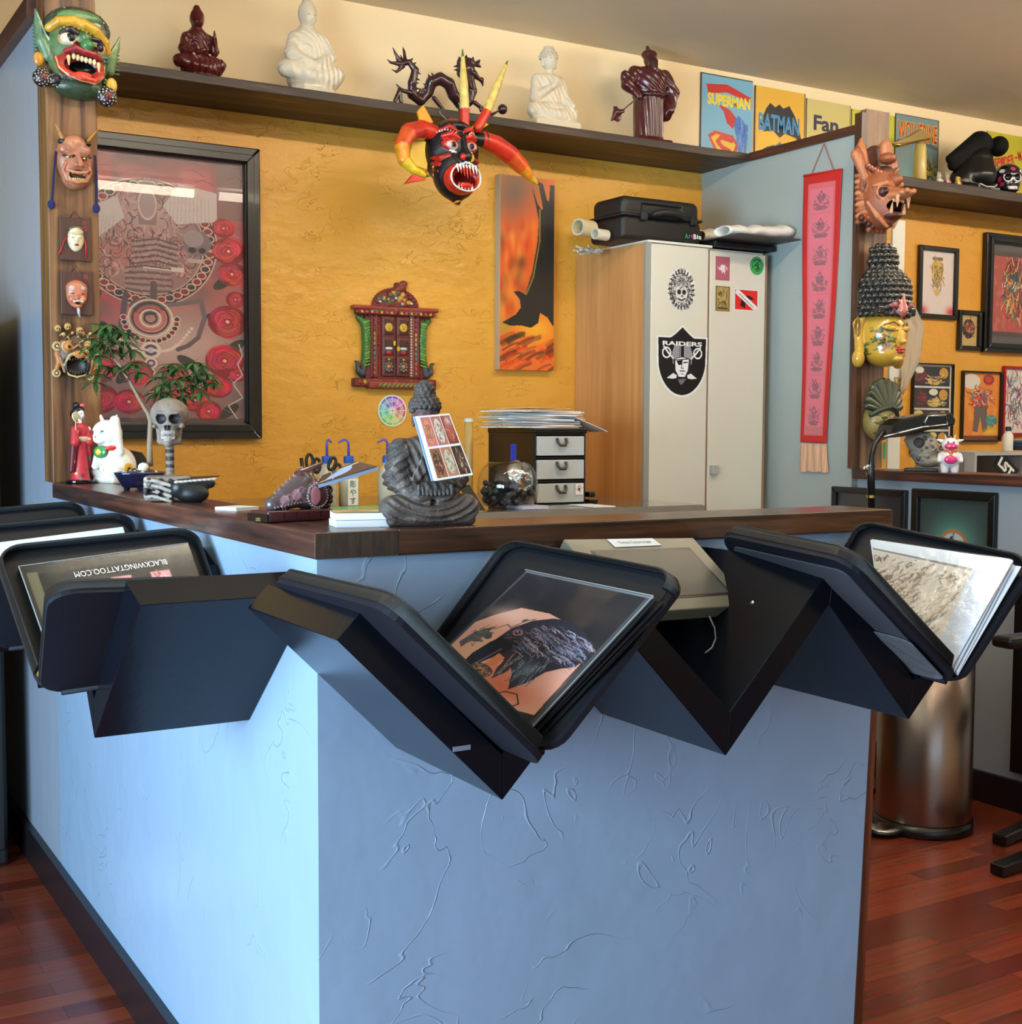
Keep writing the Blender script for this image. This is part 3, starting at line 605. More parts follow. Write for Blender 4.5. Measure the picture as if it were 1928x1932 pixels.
# side-wall binders
def side_binder(label, dy, art):
    s0 = Vector((.655, 1.92+dy, .842)); s1 = Vector((.36, 1.913+dy, .831))
    far = [s1, s0, Vector((.66, 2.155+dy, 1.030)), Vector((.335, 2.125+dy, 1.012))]
    near = [s0, s1, Vector((.345, 1.765+dy, .994)), Vector((.655, 1.775+dy, .984))]
    # quads ordered so that their normals face the opening
    t = binder(label, far, near, [s0, s1+Vector((.03, 0, -.003))], rb=.14, ra=.12); n = (far[1]-far[0]).cross(far[3]-far[0]).normalized()
    P = [bil(far, .08, .84)+n*.016, bil(far, .93, .88)+n*.016, bil(far, .93, .06)+n*.024, bil(far, .08, .06)+n*.024]
    V = P+[p-n*.006 for p in P]; mesh('page', V, [(0, 1, 2, 3), (7, 6, 5, 4), (0, 4, 5, 1), (1, 5, 6, 2), (2, 6, 7, 3), (3, 7, 4, 0)], pgw if art == 'white' else pgm, t)
    if art == 'blackwing':
        c = Cv(0, 0, 100, 90, (52, 50, 44), 120, 100); c.rect(8, 8, 100, 90, (40, 39, 36))
        for x in (26, 48, 72): 
            c.rect(x, 20, x+12, 42, (228, 150, 150)); c.scribble(x+6, 30, 5, 9, 24, 1, [(200, 70, 80), (240, 200, 200), (150, 90, 100)], x)
        c.rect(3, 6, 9, 90, (120, 112, 84), .8); c.mottle(14, (150, 146, 120), .25, 8, .8); c.rect(13.5, 20, 14, 90, (130, 130, 120)); c.rect(20, 20, 20.5, 90, (120, 120, 110))
        c.mesh('portfolio_page', P[0], P[1], P[2], P[3], artp, t, .001)
        Q = [p+n*.004 for p in P]; mesh('clear_sleeve', Q, [(0, 1, 2, 3)], sleeve, t)
        o = (P[0].lerp(P[1], .56)).lerp(P[3].lerp(P[2], .56), .145)+n*.0016
        xd = (P[0]-P[1]).normalized(); yd = (P[3]-P[0]).normalized()
        text('lettering', 'BLACKWINGTATTOO.COM', .012, o, xd, yd, mat('white_ink', (235, 238, 240), .5), t, width=.150)
        e = MB(); e.tube([Q[0], Q[1]], .001, 5); e.tube([Q[0], Q[3]], .001, 5); e.build('sleeve_edge', mat('plastic_edge', (140, 144, 148), .35), t)
    elif art == 'white':
        c = Cv(0, 0, 100, 90, (218, 232, 246), 60, 50); c.rect(30, 8, 92, 12, (130, 150, 160)); c.rect(40, 14, 90, 70, (90, 120, 120)); c.rect(16, 24, 19, 80, (110, 130, 140))
        c.mesh('portfolio_page', P[0], P[1], P[2], P[3], artp, t, .001)
    MB().tube([s1+Vector((.004, -.012, .028)), s1+Vector((.004, .012, .028))], .006, 8).build('zip_end', mat('brass', (190, 160, 90), .3, .8), t)
    return t
side_binder('black zip binder open at small pink tattoo photos and upside-down white lettering', 0, 'blackwing')
side_binder('black zip binder holding a large white page on the side wall', .42, 'white')
side_binder('black zip binder with dark lining, furthest along the side wall', .84, 'dark')
# grey tablet frame lying in the empty rack
TF = [W(1063, 1017, Y=1.635), W(1308, 1014, Y=1.635), W(1418, 1141, Y=1.50), W(1172, 1158, Y=1.50)]
nT = (TF[1]-TF[0]).cross(TF[3]-TF[0]).normalized()*-1
tt = thing('tablet_frame', 'grey framed dark screen leaning under the bar top with a paper note', 'screen', sum(TF, Vector())/4)
frm = mat('taupe_plastic', (118, 114, 98), .35)
MB().prism(TF, -nT*.022, nT*0).build('housing', frm, tt, bevel=.002)
sq = [bil(TF, u, v) for u, v in ((.14, .20), (.88, .18), (.90, .82), (.12, .84))]
so = [bil(TF, u, v) for u, v in ((.125, .17), (.895, .155), (.92, .85), (.105, .86))]
MB().prism(so, nT*.0002, nT*.0008).build('screen_border', mat('dark_line', (44, 43, 40), .4), tt)
MB().prism(sq, nT*.0008, nT*.0014).build('screen', mat('grey_screen', (92, 90, 84), .22), tt)
nq = [bil(TF, u, v) for u, v in ((.31, .02), (.66, .015), (.69, .12), (.325, .135))]
MB().prism(nq, nT*.001, nT*.0016).build('paper_note', mat('paper_white', (226, 228, 230), .6), tt)
text('lettering', 'Custom Tattoo is Skill', .0055, sum(nq, Vector())/4+nT*.002, nq[1]-nq[0], nq[0]-nq[3], mat('ink_grey', (70, 70, 74), .6), tt, width=.062)
kn = W(1421, 1143, Y=1.46); kb = MB().lathe([(.0, 0), (.004, .001), (.005, .004), (.003, .007), (.0, .008)], kn, 10).build('rack_screw', chrome, None, smooth=True); tag(kb, 'small shiny screw head at the corner of the grey tablet frame', 'screw')
cb = [W(x, y, Y=1.42) for x, y in ((1338, 1163), (1348, 1185), (1350, 1205), (1343, 1222), (1330, 1232))]
tag(MB().tube(cb, .0012, 6).build('power_cable', mat('cable_grey', (150, 150, 150), .4), None, smooth=True), 'thin pale cable hanging below the grey tablet frame', 'cable')
# ================================================================ things on the bar
clay = mat('painted_figure', (255, 255, 255), .45, vc=True)
gloss = mat('glazed_figure', (255, 255, 255), .18, vc=True, coat=.6)
stone = mat('stone_figure', (255, 255, 255), .6, vc=True, bump=(180, .5, 'noise'), var=(60, .2, (150, 140, 136)))
whitepaper = MATS['paper_white']
def Lp(t, *v): return MX[t.name] @ Vector(v)
def facecam(p): return -math.atan2(p[0], p[1])
# --- seated buddha with a postcard rack of cards held in its arms
p = W(822, 992, Z=BT); p = Vector((p.x, 1.725, BT)); U_ = .214/100   # figure built 100 units tall
tb = thing('buddha_statue', 'grey brown seated buddha statue holding a clear card holder', 'statue', p, rz=-.12)
s = Sc(); G1 = (92, 80, 74); G2 = (70, 60, 56); RB = (88, 52, 52)
s.b((0, 0, 3), (32, 17, 3), G2, rd=3).e((0, 0, 7), (34, 18, 8), G1, k=5)
for q in (-1, 1):
    s.c((q*8, -4, 14), (q*27, -9, 12), 9, 8, G1, k=5); s.c((q*27, -9, 12), (q*4, -16, 9), 7.5, 5, G1, k=4)
s.e((0, 2, 36), (18.5, 11, 23), G1, k=6).e((0, 1, 52), (18.5, 9, 9), G1, k=5)
for q in (-1, 1):
    s.c((q*19, 1, 52), (q*22, -1, 32), 7.5, 7.6, G2, k=5); s.c((q*22, -1, 32), (q*9, -13, 22), 7.4, 4.6, G2, k=4)
    s.e((q*6, -15, 20), (7, 4, 2.4), G1, k=2)
s.c((0, 0, 58), (0, 0, 66), 4.4, 4, RB, k=3).e((0, -.5, 76), (8.2, 9, 11), RB, k=2)
s.e((0, -8.2, 74), (1.5, 2.2, 3.6), RB, k=1.2).e((0, -8.4, 68.5), (2.6, 1.2, 1), RB, k=.8)
for q in (-1, 1): s.e((q*3.3, -7.9, 77), (2.2, 1.2, .8), G2, k=.5).e((q*8.4, 1, 74), (1.3, 2, 6.5), RB, k=1).c((q*1.2, -8.9, 79), (q*5.4, -7.9, 80.4), .6, .5, G2, k=.6)
s.e((0, .8, 84), (10, 10, 7.6), G2, k=1).e((0, 1, 92), (7, 7, 7), G2, k=1)
g = random.Random(2)
for j, (z, r) in enumerate(((79, 10.2), (81.6, 10.8), (84.2, 10.4), (86.8, 9), (89, 7), (91.6, 6.4), (94.2, 6.4), (96.6, 5), (98.6, 2.4))):
    n_ = max(5, int(r*1.75))
    for i in range(n_):
        a = 2*PI*(i+.5*(j % 2))/n_
        if j < 1 and math.sin(a) < -.2: continue
        s.e((r*.95*math.cos(a), 1+r*math.sin(a), z), 1.75, G2, k=.15)
for i in range(7):   # robe folds
    q = i*3.1
    for sg in (1, -1):
        s.path([(sg*3, -17.5+.3*i, 8+q*.5), (sg*14, -18+i*.4, 5+q*.35), (sg*25, -14.5, 6+q*.5), (sg*33, -8, 11+q*.25)], [.8, 1, 1, .6], (112, 98, 88), k=1)
for i in range(6): s.path([(12-i*2.5, -8.5, 58), (2-i*2, -12.4, 44), (-10-i, -10.5, 30)], [.7, .9, .6], (104, 92, 84), k=.9)
for i in range(5):
    for sg in (1, -1): s.path([(sg*(16+i*1.4), -6.5, 54-i*2), (sg*(25.5+i*.2), -6, 42-i*3), (sg*(19), -12, 27-i)], .7, (110, 98, 90), k=.8)
s.e((0, -17.5, 26), (13, 3, 5.5), G2, k=1)
for i in range(9): s.c((-12+i*3, -20, 22), (-12+i*3, -19, 28), 1.3, 1, (84, 78, 74), k=.6)
def robe(V, C):
    x, y, z = V[:, 0].copy(), V[:, 1].copy(), V[:, 2].copy()
    m = np.clip((24-z)/5, 0, 1)*np.clip((-y-2)/6, 0, 1)*np.clip((z-2)/3, 0, 1); V[:, 1] += m*.95*np.sin(np.hypot(x*.75, z-34)*1.35)
    m = np.clip((z-24)/4, 0, 1)*np.clip((62-z)/3, 0, 1)*(np.abs(x) < 16); V[:, 1] += m*.6*np.sin((x*1.0+z*.45)*1.1)*np.sign(y)
    m = np.clip((z-22)/4, 0, 1)*np.clip((60-z)/3, 0, 1)*(np.abs(x) >= 15); V[:, 0] *= 1+m*.035*np.sin(z*1.05+np.abs(x)*.5+y*.5); V[:, 1] *= 1+m*.06*np.sin(z*1.05+np.abs(x)*.5)
    return V, C
s.build('body', stone, tb, n=130, scale=U_, disp=robe)
# card holder and postcards
A0 = W(789, 785, Y=1.665); A1 = W(847, 780, Y=1.665); A2 = W(892, 896, Y=1.66); A3 = W(824, 907, Y=1.66)
th = thing('postcard_stack', 'glossy postcards of tattoo photos held in the buddha statue arms', 'postcards', A3)
nb = (A1-A0).cross(A3-A0).normalized()
MB().prism([A0, A1, A2, A3], nb*0, nb*.010).build('card_block', whitepaper, th)
MB().prism([A0+(A0-A1)*.03, A1, A2, A3+(A3-A2)*.03], nb*.0125, nb*.014).build('blue_backing_card', mat('pale_blue_card', (150, 176, 214), .5), th)
c = Cv(0, 0, 70, 115, (250, 244, 240), 120, 170)
for r in range(2):
    for k in range(3):
        x0 = 2+k*22.5; y0 = 3+r*56; c.rect(x0, y0, x0+21, y0+52, [(222, 120, 120), (190, 120, 110), (140, 60, 50), (160, 96, 70), (196, 130, 100), (60, 40, 36)][r*3+k])
        c.ell(x0+10.5, y0+26, 8, 22, [(226, 150, 110), (226, 214, 190), (200, 90, 70), (96, 60, 44), (206, 196, 170), (90, 60, 50)][r*3+k]); c.scribble(x0+10.5, y0+26, 7, 19, 30, 1, [(170, 40, 50), (60, 50, 40), (120, 90, 60), (230, 210, 170)], r*3+k, .7)
c.soft(60, 12, 10, 12, (255, 250, 240), .5)
c.mesh('postcard_print', A0, A1, A2, A3, mat('postcard_gloss', (255, 255, 255), .15, vc=True, coat=.6), th, .0008)
# --- two stacks of small cards
def card_stack(name, label, px, w_, d_, h_, rz, n, top=None, group=None, z=BT, lift=0):
    q = W(px[0], px[1], Z=z); t = thing(name, label, 'card stack' if n > 1 else 'booklet', (q.x, q.y, z+.0002), rz=rz, group=group); g = random.Random(n)
    for i in range(n):
        T = Matrix.Rotation(g.uniform(-.05, .05), 4, 'Z'); T.translation = Vector((g.uniform(-.001, .001), g.uniform(-.001, .001), i*h_/n))
        box('card_bundle', -w_/2, w_/2, -d_/2, d_/2, 0, h_/n*.93, whitepaper, t, T=T, local=True)
    if top: 
        c = Cv(0, 0, 10, 6, (214, 176, 130), 40, 30); top(c)
        M = MX[t.name]; c.mesh('top_card', *[M @ Vector(v) for v in ((-w_/2, d_/2, h_), (w_/2, d_/2, h_), (w_/2, -d_/2, h_), (-w_/2, -d_/2, h_))], artg, t, .0004)
    return t
def top1(c): c.soft(5, 3, 3, 1.5, (120, 60, 40), .9); c.soft(8, 2, 2, 1, (240, 210, 150)); c.mottle(5, (250, 236, 210), .5, 4)
card_stack('card_stack', 'white stack of business cards by the buddha with a brown picture on top', (676, 992), .078, .055, .021, -.25, 2, top1)
card_stack('booklet', 'thin cream booklet lying on the bar beside the carved box', (447, 962), .055, .05, .006, .5, 1)
# --- carved lacquer dragon-shaped card holder
q = W(555, 983, Z=BT); D1 = (78, 60, 62); D2 = (124, 92, 96); D3 = (70, 30, 34)
tc_ = thing('carved_card_holder', 'carved maroon animal head card holder with a round yin-yang boss', 'card holder', (q.x, q.y+.01, BT+.0005), rz=.22)
U_ = .104/60
s = Sc(); s.b((0, 0, 5), (34, 15, 5), D3, rd=1, rot=(0, 0, 0)).build('base', mat('lacquer', (255, 255, 255), .3, vc=True, coat=.3), tc_, n=70, scale=U_)
s = Sc(); s.c((-20, 0, 15), (10, 0, 24), 7, 12, D1, k=4).e((16, 0, 24), (16, 10, 14), D1, k=4).c((-8, 0, 24), (14, 0, 36), 6, 8, D1, k=5).c((10, 0, 40), (32, 0, 50), 6, 1.5, D3, k=2)
s.c((22, 0, 30), (44, 0, 36), 7, 2, D3, k=2).c((30, 0, 20), (40, 0, 26), 6, 4, D3, k=2)
s.c((18, 0, 34), (44, 0, 46), 3.2, 5.0, None, op='-')
s.e((20, -10, 22), (12, 3, 12), D1, k=1).e((20, -12.3, 22), (9, 1.6, 9), D3, k=.3).e((17, -12, 22), (5.6, 3, 8.4), (160, 98, 104), 'p')
for i in range(26):
    a = 2*PI*i/26; s.e((20+10.8*math.cos(a), -12.2, 22+10.8*math.sin(a)), .9, (150, 130, 128), k=.2)
for i in range(12): s.e((-22+i*3.2, -7.5-.22*i, 12+i*.5), 1.1, (130, 104, 106), k=.3)
for i in range(8): s.c((-16+i*4, 0, 22+i*3), (-18+i*4, 0, 27+i*3), 2.2, .6, (112, 84, 86), k=.6)
for i in range(6): s.e((36+math.sin(i)*3, 0, 12+i*4), (4, 7, 3.2), D3, k=.8)
g = random.Random(5)
for i in range(10): x = g.uniform(-14, 8); s.t((x, -8-abs(x+20)*.1, 20+.5*x+g.uniform(-3, 6)), 2, .5, D2, k=.2, rot=(90, 0, 0))
s.e((-2, -10.6, 24), (5, 2.4, 6), (150, 108, 114), 'p').e((-12, -7.6, 18), (5, 3, 5), (150, 110, 116), 'p')
s.build('animal_head', MATS['lacquer'], tc_, n=100, scale=U_)
M = MX[tc_.name]

MB().prism([(-.0605, -.0270, .001), (-.0605, .0270, .001), (-.0605, .0270, .013), (-.0605, -.0270, .013)], (0, 0, 0), (-.0015, 0, 0)).build('name_plate', plastic_black, tc_, local=True)
for i in range(5): box('carved_tile', -.052+i*.0222, -.0325+i*.0222, -.0275, -.0255, .004, .0145, mat('maroon_tile', (70, 26, 28), .3), tc_, local=True)
text('lettering', 'LEO', .005, Lp(tc_, -.0625, -.004, .0045), M.to_3x3() @ Vector((0, -1, 0)), (0, 0, 1), mat('gold_ink', (170, 150, 90), .4), tc_)
# angled thin card stack in its mouth
K = [W(x, y, Y=q.y+.005) for x, y in ((600, 918), (628, 898), (712, 880), (668, 905))]
KA, KB, KC, KD = W(600, 915, Y=q.y-.012), W(713, 881, Y=q.y-.004), W(672, 871, Y=q.y+.04), W(608, 898, Y=q.y+.03)
kt = thing('business_cards', 'dark brown business cards sticking out of the carved animal mouth', 'business cards', (KA+KC)/2)
nk = (KB-KA).cross(KD-KA).normalized(); MB().prism([KA, KB, KC, KD], -nk*.005, nk*0).build('card_bundle', mat('pale_blue_card', (150, 176, 214), .5), kt)
c = Cv(0, 0, 10, 6, (86, 60, 44), 80, 50); c.line([(3, 3.6), (4.6, 3.0), (5.6, 3.1), (6.2, 2.7)], .5, (244, 240, 236)); c.line([(4, .8), (9.6, .8)], .35, (250, 250, 250)); c.line([(.4, 4.8), (2.2, 4.2)], .3, (230, 226, 220)); c.rect(2.45, 0, 2.6, 6, (230, 226, 224)); c.rect(0, 5.6, 10, 6, (40, 30, 26))
c.mesh('card_print', KD, KC, KB, KA, artg, kt, .0008)
# --- skull bust holding a black card tray
q = W(330, 948, Z=BT); R = facecam(q)-.1; U_ = .200/100
tk = thing('skull_card_holder', 'grey skeleton bust with a skull head beside the bonsai', 'figurine', (q.x+.0, q.y+.03, BT), rz=R)
SK = (142, 126, 114); SD = (58, 50, 46)
s = Sc(); s.e((0, 2, 83), (18, 18, 16), SK, k=1).e((0, -4, 74), (11, 12, 8), SK, k=4).e((0, -8, 64), (8.5, 8, 7), SK, k=3).c((-10, -2, 70), (-8, -4, 58), 2.4, 3, SK, k=2).c((10, -2, 70), (8, -4, 58), 2.4, 3, SK, k=2).c((-8, -5, 58), (0, -12, 56), 3, 3.5, SK, k=2).c((8, -5, 58), (0, -12, 56), 3, 3.5, SK, k=2)
for g_ in (-1, 1): s.e((g_*6.3, -13.5, 79), (5.2, 5, 4.4), SD, '-', .6).e((g_*1.5, -15.5, 70.5), (1.3, 3, 2.2), SD, '-', .3).e((g_*12.6, -8, 72), (2.5, 5, 2.2), SK, k=1.5).e((g_*6.2, -14.2, 84.6), (5, 2.2, 1.6), SK, k=1)
for i in range(6):
    for z in (65.6, 61.2): s.e((-5.6+i*2.25, -15+abs(i-2.5)*.7, z), (1.1, 1.3, 2.1), (186, 170, 158), k=.2)
s.path([(-6.8, -14.8, 63.4), (0, -16.4, 63.4), (6.8, -14.8, 63.4)], .35, (30, 26, 26), 'p')
for i in range(7): s.t((0, 1, 52-i*3.6), 2.6, 1.7, SD if i % 2 else SK, k=.5)
s.c((0, 1, 54), (0, 1, 26), 3.2, 3.6, SK, k=1)
s.b((-2, 2, 13), (22, 12, 12), SK, k=3, rd=4)
for i in range(4): s.path([(-22, -8, 22-i*5), (-10, -14, 20-i*5), (2, -14.5, 16-i*5)], 1.7, (182, 168, 156), k=1)
g = random.Random(8)
for i in range(24): s.e((g.uniform(-22, 18), -11+g.uniform(-2, 1), g.uniform(3, 23)), g.uniform(1.3, 2.8), SD if i % 3 else (120, 104, 98), '-' if i % 2 else '+', .8)
s.build('bust', stone, tk, n=120, scale=U_)
s = Sc(); s.c((10, -10, 14), (38, -8, 18), 10, 4.6, (26, 26, 28), k=3).e((22, -12, 8), (15, 8, 9), (24, 24, 26), k=3).b((24, -9, 28), (26, 16, 7), None, '-')
for i in range(9): s.e((8+i*4.3, -19.2+abs(i-4)*.4, 19.6+i*.35), (2.6, 1.4, 1.3), (186, 170, 156), k=.4)
s.build('card_tray', mat('tray_paint', (255, 255, 255), .4, vc=True), tk, n=70, scale=U_)
KX = [Lp(tk, x*U_, y*U_, z*U_) for x, y, z in ((8, -16, 21), (34, -14, 23), (46, 2, 24), (18, 2, 23))]
MB().prism(KX, (0, 0, 0), (0, 0, .0016)).build('business_card', mat('dark_card', (40, 38, 40), .4), tk)
# --- bonsai in a blue pot
q = W(272, 925, Z=BT); q = Vector((q.x-.004, q.y+.02, BT))
tp = thing('bonsai_tree', 'small schefflera bonsai in a glossy dark blue pot', 'plant', q)
MB().lathe([(.034, .006), (.040, .008), (.052, .030), (.056, .036), (.057, .040), (.053, .041), (.050, .034), (.0, .034)], q, 28, sx=1, sy=.72).build('pot', mat('blue_glaze', (20, 24, 52), .12, coat=.8), tp, smooth=True)
for a in range(3): MB().lathe([(.006, 0), (.009, .008)], q+Vector((.032*math.cos(a*2.1+.4), .022*math.sin(a*2.1+.4), 0)), 8).build('pot_foot', MATS['blue_glaze'], tp)
s = Sc(); s.e((0, 0, .034), (.045, .030, .014), (70, 54, 44)); g = random.Random(3)
for i in range(60): a = g.uniform(0, 6.3); r = g.random()**.5; s.e((.042*r*math.cos(a), .028*r*math.sin(a), .046-.008*r*r), g.uniform(.002, .005), g.choice([(196, 184, 164), (120, 96, 76), (214, 206, 190), (90, 70, 56)]), k=.001)
s.e((.004, -.016, .052), (.012, .009, .010), (222, 212, 194)).build('gravel', mat('gravel', (255, 255, 255), .7, vc=True), tp, n=80, loc=(0, 0, 0))
def vp(x, y, dy=0): return W(x, y, Y=q.y+dy)
tr = mat('bark', (150, 128, 104), .7, bump=(200, .6, 'noise')); tgn = mat('green_stem', (96, 110, 62), .6)
MB().tube([vp(283, 880), vp(282, 840), vp(284, 795), vp(279, 780), vp(262, 752), vp(243, 716), vp(228, 692), vp(214, 676)], [.0075, .0062, .0058, .0048, .0040, .0036, .003, .002], 8).build('trunk', tr, tp, smooth=True)
MB().tube([vp(284, 795), vp(296, 778), vp(310, 765), vp(326, 738), vp(340, 722)], [.0045, .0035, .003, .0025, .002], 8).build('branch', tgn, tp, smooth=True)
MB().tube([vp(214, 676), vp(205, 650), vp(196, 625)], .002, 6).build('branch', tgn, tp, smooth=True)
leafm = mat('leaf_green', (44, 80, 44), .4, var=(30, .25, (78, 112, 54)), spec=.4)
def leaflet(mb, base, d, Ln, wd):
    d = Vector(d).normalized(); s_ = d.cross(Vector((0, 0, 1))); s_ = s_.normalized() if s_.length > .01 else Vector((1, 0, 0)); up = s_.cross(d)
    P = []; 
    for k in range(6):
        t = k/5; w_ = wd*math.sin(PI*min(1, t*.92+.08))**.8; c0 = base+d*Ln*t-Vector((0, 0, 1))*Ln*.32*t*t
        P += [c0-s_*w_+up*w_*.25, c0, c0+s_*w_+up*w_*.25]
    F = []
    for k in range(5):
        for a in range(2): F.append((k*3+a, k*3+a+1, k*3+4+a, k*3+3+a))
    mb.add(P, F)
g = random.Random(11)
def umbel(x, y, n=7, L_=.034, dy=0):
    b = vp(x, y, dy); mb = MB(); st = g.uniform(0, 6)
    for i in range(n):
        a = st+2*PI*i/n; leaflet(mb, b, (math.cos(a), math.sin(a), g.uniform(-.45, .15)), L_*g.uniform(.8, 1.15), L_*.13)
    mb.tube([b, b+Vector((g.uniform(-.01, .01), g.uniform(-.01, .01), -.03))], .0009, 5); mb.build('leaf_cluster', leafm, tp, smooth=True)
for x, y in ((186, 612), (199, 622), (176, 640), (170, 655), (190, 650), (184, 672), (205, 640), (222, 622), (238, 628), (232, 645), (250, 660), (215, 660), (196, 690), (186, 706), (180, 722), (246, 690), (254, 684), (262, 704), (220, 690), (206, 612)):
    umbel(x, y, 8, .042, g.uniform(-.03, .03))
for x, y in ((300, 712), (316, 700), (332, 694), (350, 688), (366, 684), (380, 690), (394, 706), (400, 722), (384, 716), (368, 708), (350, 712), (334, 716), (318, 722), (302, 728), (294, 742), (312, 742), (340, 736), (360, 726), (376, 740), (350, 748), (334, 752), (324, 688)):
    umbel(x, y, 8, .038, g.uniform(-.03, .03))
# --- lucky cat
q = W(212, 912, Z=BT); q = Vector((q.x+.01, q.y+.03, BT)); U_ = .178/100
tl = thing('lucky_cat', 'white beckoning lucky cat figurine with red collar, seen from its side', 'figurine', q, rz=-1.05)
Wt = (246, 240, 228)
s = Sc(); s.e((0, 8, 24), (24, 28, 28), Wt).b((0, 4, 4), (20, 24, 4), Wt, k=6, rd=3).e((0, -3, 42), (18, 16, 24), Wt, k=8).e((0, -10, 70), (21, 20, 19), Wt, k=5).e((0, -26, 62), (8.5, 6, 6), Wt, k=4)
for g_ in (-1, 1): s.c((g_*13, -6, 82), (g_*15.5, -7, 95), 6, 1.6, Wt, k=3).c((g_*14.2, -10, 84), (g_*15.4, -10, 92), 3.2, .8, (204, 40, 36), 'p').e((g_*9, -28.2, 71), (3.4, 2.4, 3.6), (40, 70, 40), 'p').e((g_*9, -29.4, 71), (1.8, 1.8, 2.6), (10, 10, 10), 'p').e((g_*18, -10, 16), (7, 12, 8), Wt, k=4)
s.c((15, -4, 44), (17, -12, 88), 7.5, 7, Wt, k=3).c((-12, -16, 38), (-10, -24, 24), 6.5, 5, Wt, k=3).e((0, -31.6, 65), (2, 1.4, 1.4), (224, 90, 80), 'p')
s.t((0, -6, 52), 17.4, 2.6, (214, 46, 38), k=1, rot=(14, 0, 0)).e((0, -24, 44), (12, 4, 9), (60, 140, 84), k=1).e((0, -27, 44), (5, 3, 4), (240, 200, 70), k=.5)
s.e((24.5, 6, 20), (5, 8.5, 8.5), (238, 180, 40), 'p').e((24.5, 7, 20), (5, 3, 3), (90, 50, 20), 'p').e((-24.5, 6, 20), (5, 8.5, 8.5), (238, 180, 40), 'p')
for i in range(10): s.e((g.uniform(-10, 10), -20, g.uniform(6, 34)), (1.2, 4, 1.2), (190, 160, 70), 'p')
s.build('body', gloss, tl, n=110, scale=U_)
# --- geisha doll
q = Vector((W(152, 905, Y=3.315).x, 3.315, BT+.0003)); U_ = .204/100
tg = thing('geisha_doll', 'small geisha doll in a red kimono on a black base', 'doll', q, rz=.55)
Rk = (186, 40, 52)
s = Sc(); s.e((0, 0, 3), (15, 12, 3), Rk).c((0, 0, 6), (0, 0, 34), 11, 7.5, Rk, k=2).c((0, 0, 34), (1, 0, 60), 7.5, 7, Rk, k=3).e((1, 0, 66), (10, 6.5, 8), Rk, k=3)
s.c((-10, -2, 66), (-13, -5, 50), 4.4, 5, Rk, k=2).c((-13, -4, 52), (-14, 0, 16), 4, 3, (96, 24, 40), k=1).c((10, -2, 66), (9, -7, 50), 4.4, 4.4, Rk, k=2).c((9, -5, 50), (11, -3, 20), 3.6, 2.4, Rk, k=1)
s.e((1, -3, 54), (8.6, 5.6, 4), (222, 190, 170), k=1).e((3, 7, 52), (5, 4, 6), (60, 120, 80), k=1)
for i in range(60):
    g_ = random.Random(i); a = g_.uniform(0, 6.3); z = g_.uniform(4, 70); s.e((12*math.cos(a), 10*math.sin(a), z), g_.uniform(1.2, 3), g_.choice([(240, 220, 210), (60, 130, 90), (230, 180, 90), (240, 150, 150), (120, 30, 50)]), 'p')
s.c((0, 0, 72), (-.5, -1, 79), 2.6, 2.4, (244, 236, 230), k=1)
s.build('kimono', mat('doll_fabric', (255, 255, 255), .5, vc=True), tg, n=110, scale=U_)
s = Sc(); s.e((-1, -1.5, 84), (5.2, 5.6, 6.6), (246, 240, 236)).e((-1, -7, 83), (.8, 1, 1.4), (246, 240, 236), k=.5).e((-1, -7, 80.6), (1, .9, .6), (200, 30, 40), 'p')
for g_ in (-1, 1): s.e((-1+g_*2, -6.5, 84.6), (1.1, .9, .4), (20, 20, 24), 'p')
s.e((0, 1.5, 88), (7.6, 7, 6.4), (14, 14, 16), k=.6).e((6, 3, 84), (3.4, 4, 5), (14, 14, 16), k=1).e((-7.4, 3, 84), (3, 4, 5), (14, 14, 16), k=1).e((0, 5, 95), (4, 4, 4), (14, 14, 16), k=1).e((4, -1, 95), (3.6, 2.4, 2.2), (232, 90, 120), k=.4).e((6, 1, 93), 1.8, (240, 120, 150), k=.3)
s.build('head', mat('doll_face', (255, 255, 255), .35, vc=True), tg, n=70, scale=U_)
MB().lathe([(.034, -.0), (.036, .003), (.036, .007), (.033, .009)], q, 30, sy=.86).build('base', mat('black_lacquer', (12, 12, 13), .12), tg, smooth=False)
s = Sc(); s.t((-12, -6, 78), 5, .8, (206, 190, 150), rot=(60, 0, 20)).e((-12, -6, 82), (6, 1, 5), (206, 190, 150), k=1).c((-12, -6, 78), (-12, -6, 60), .7, .6, (206, 190, 150)); s.build('fan', clay, tg, n=50, scale=U_)
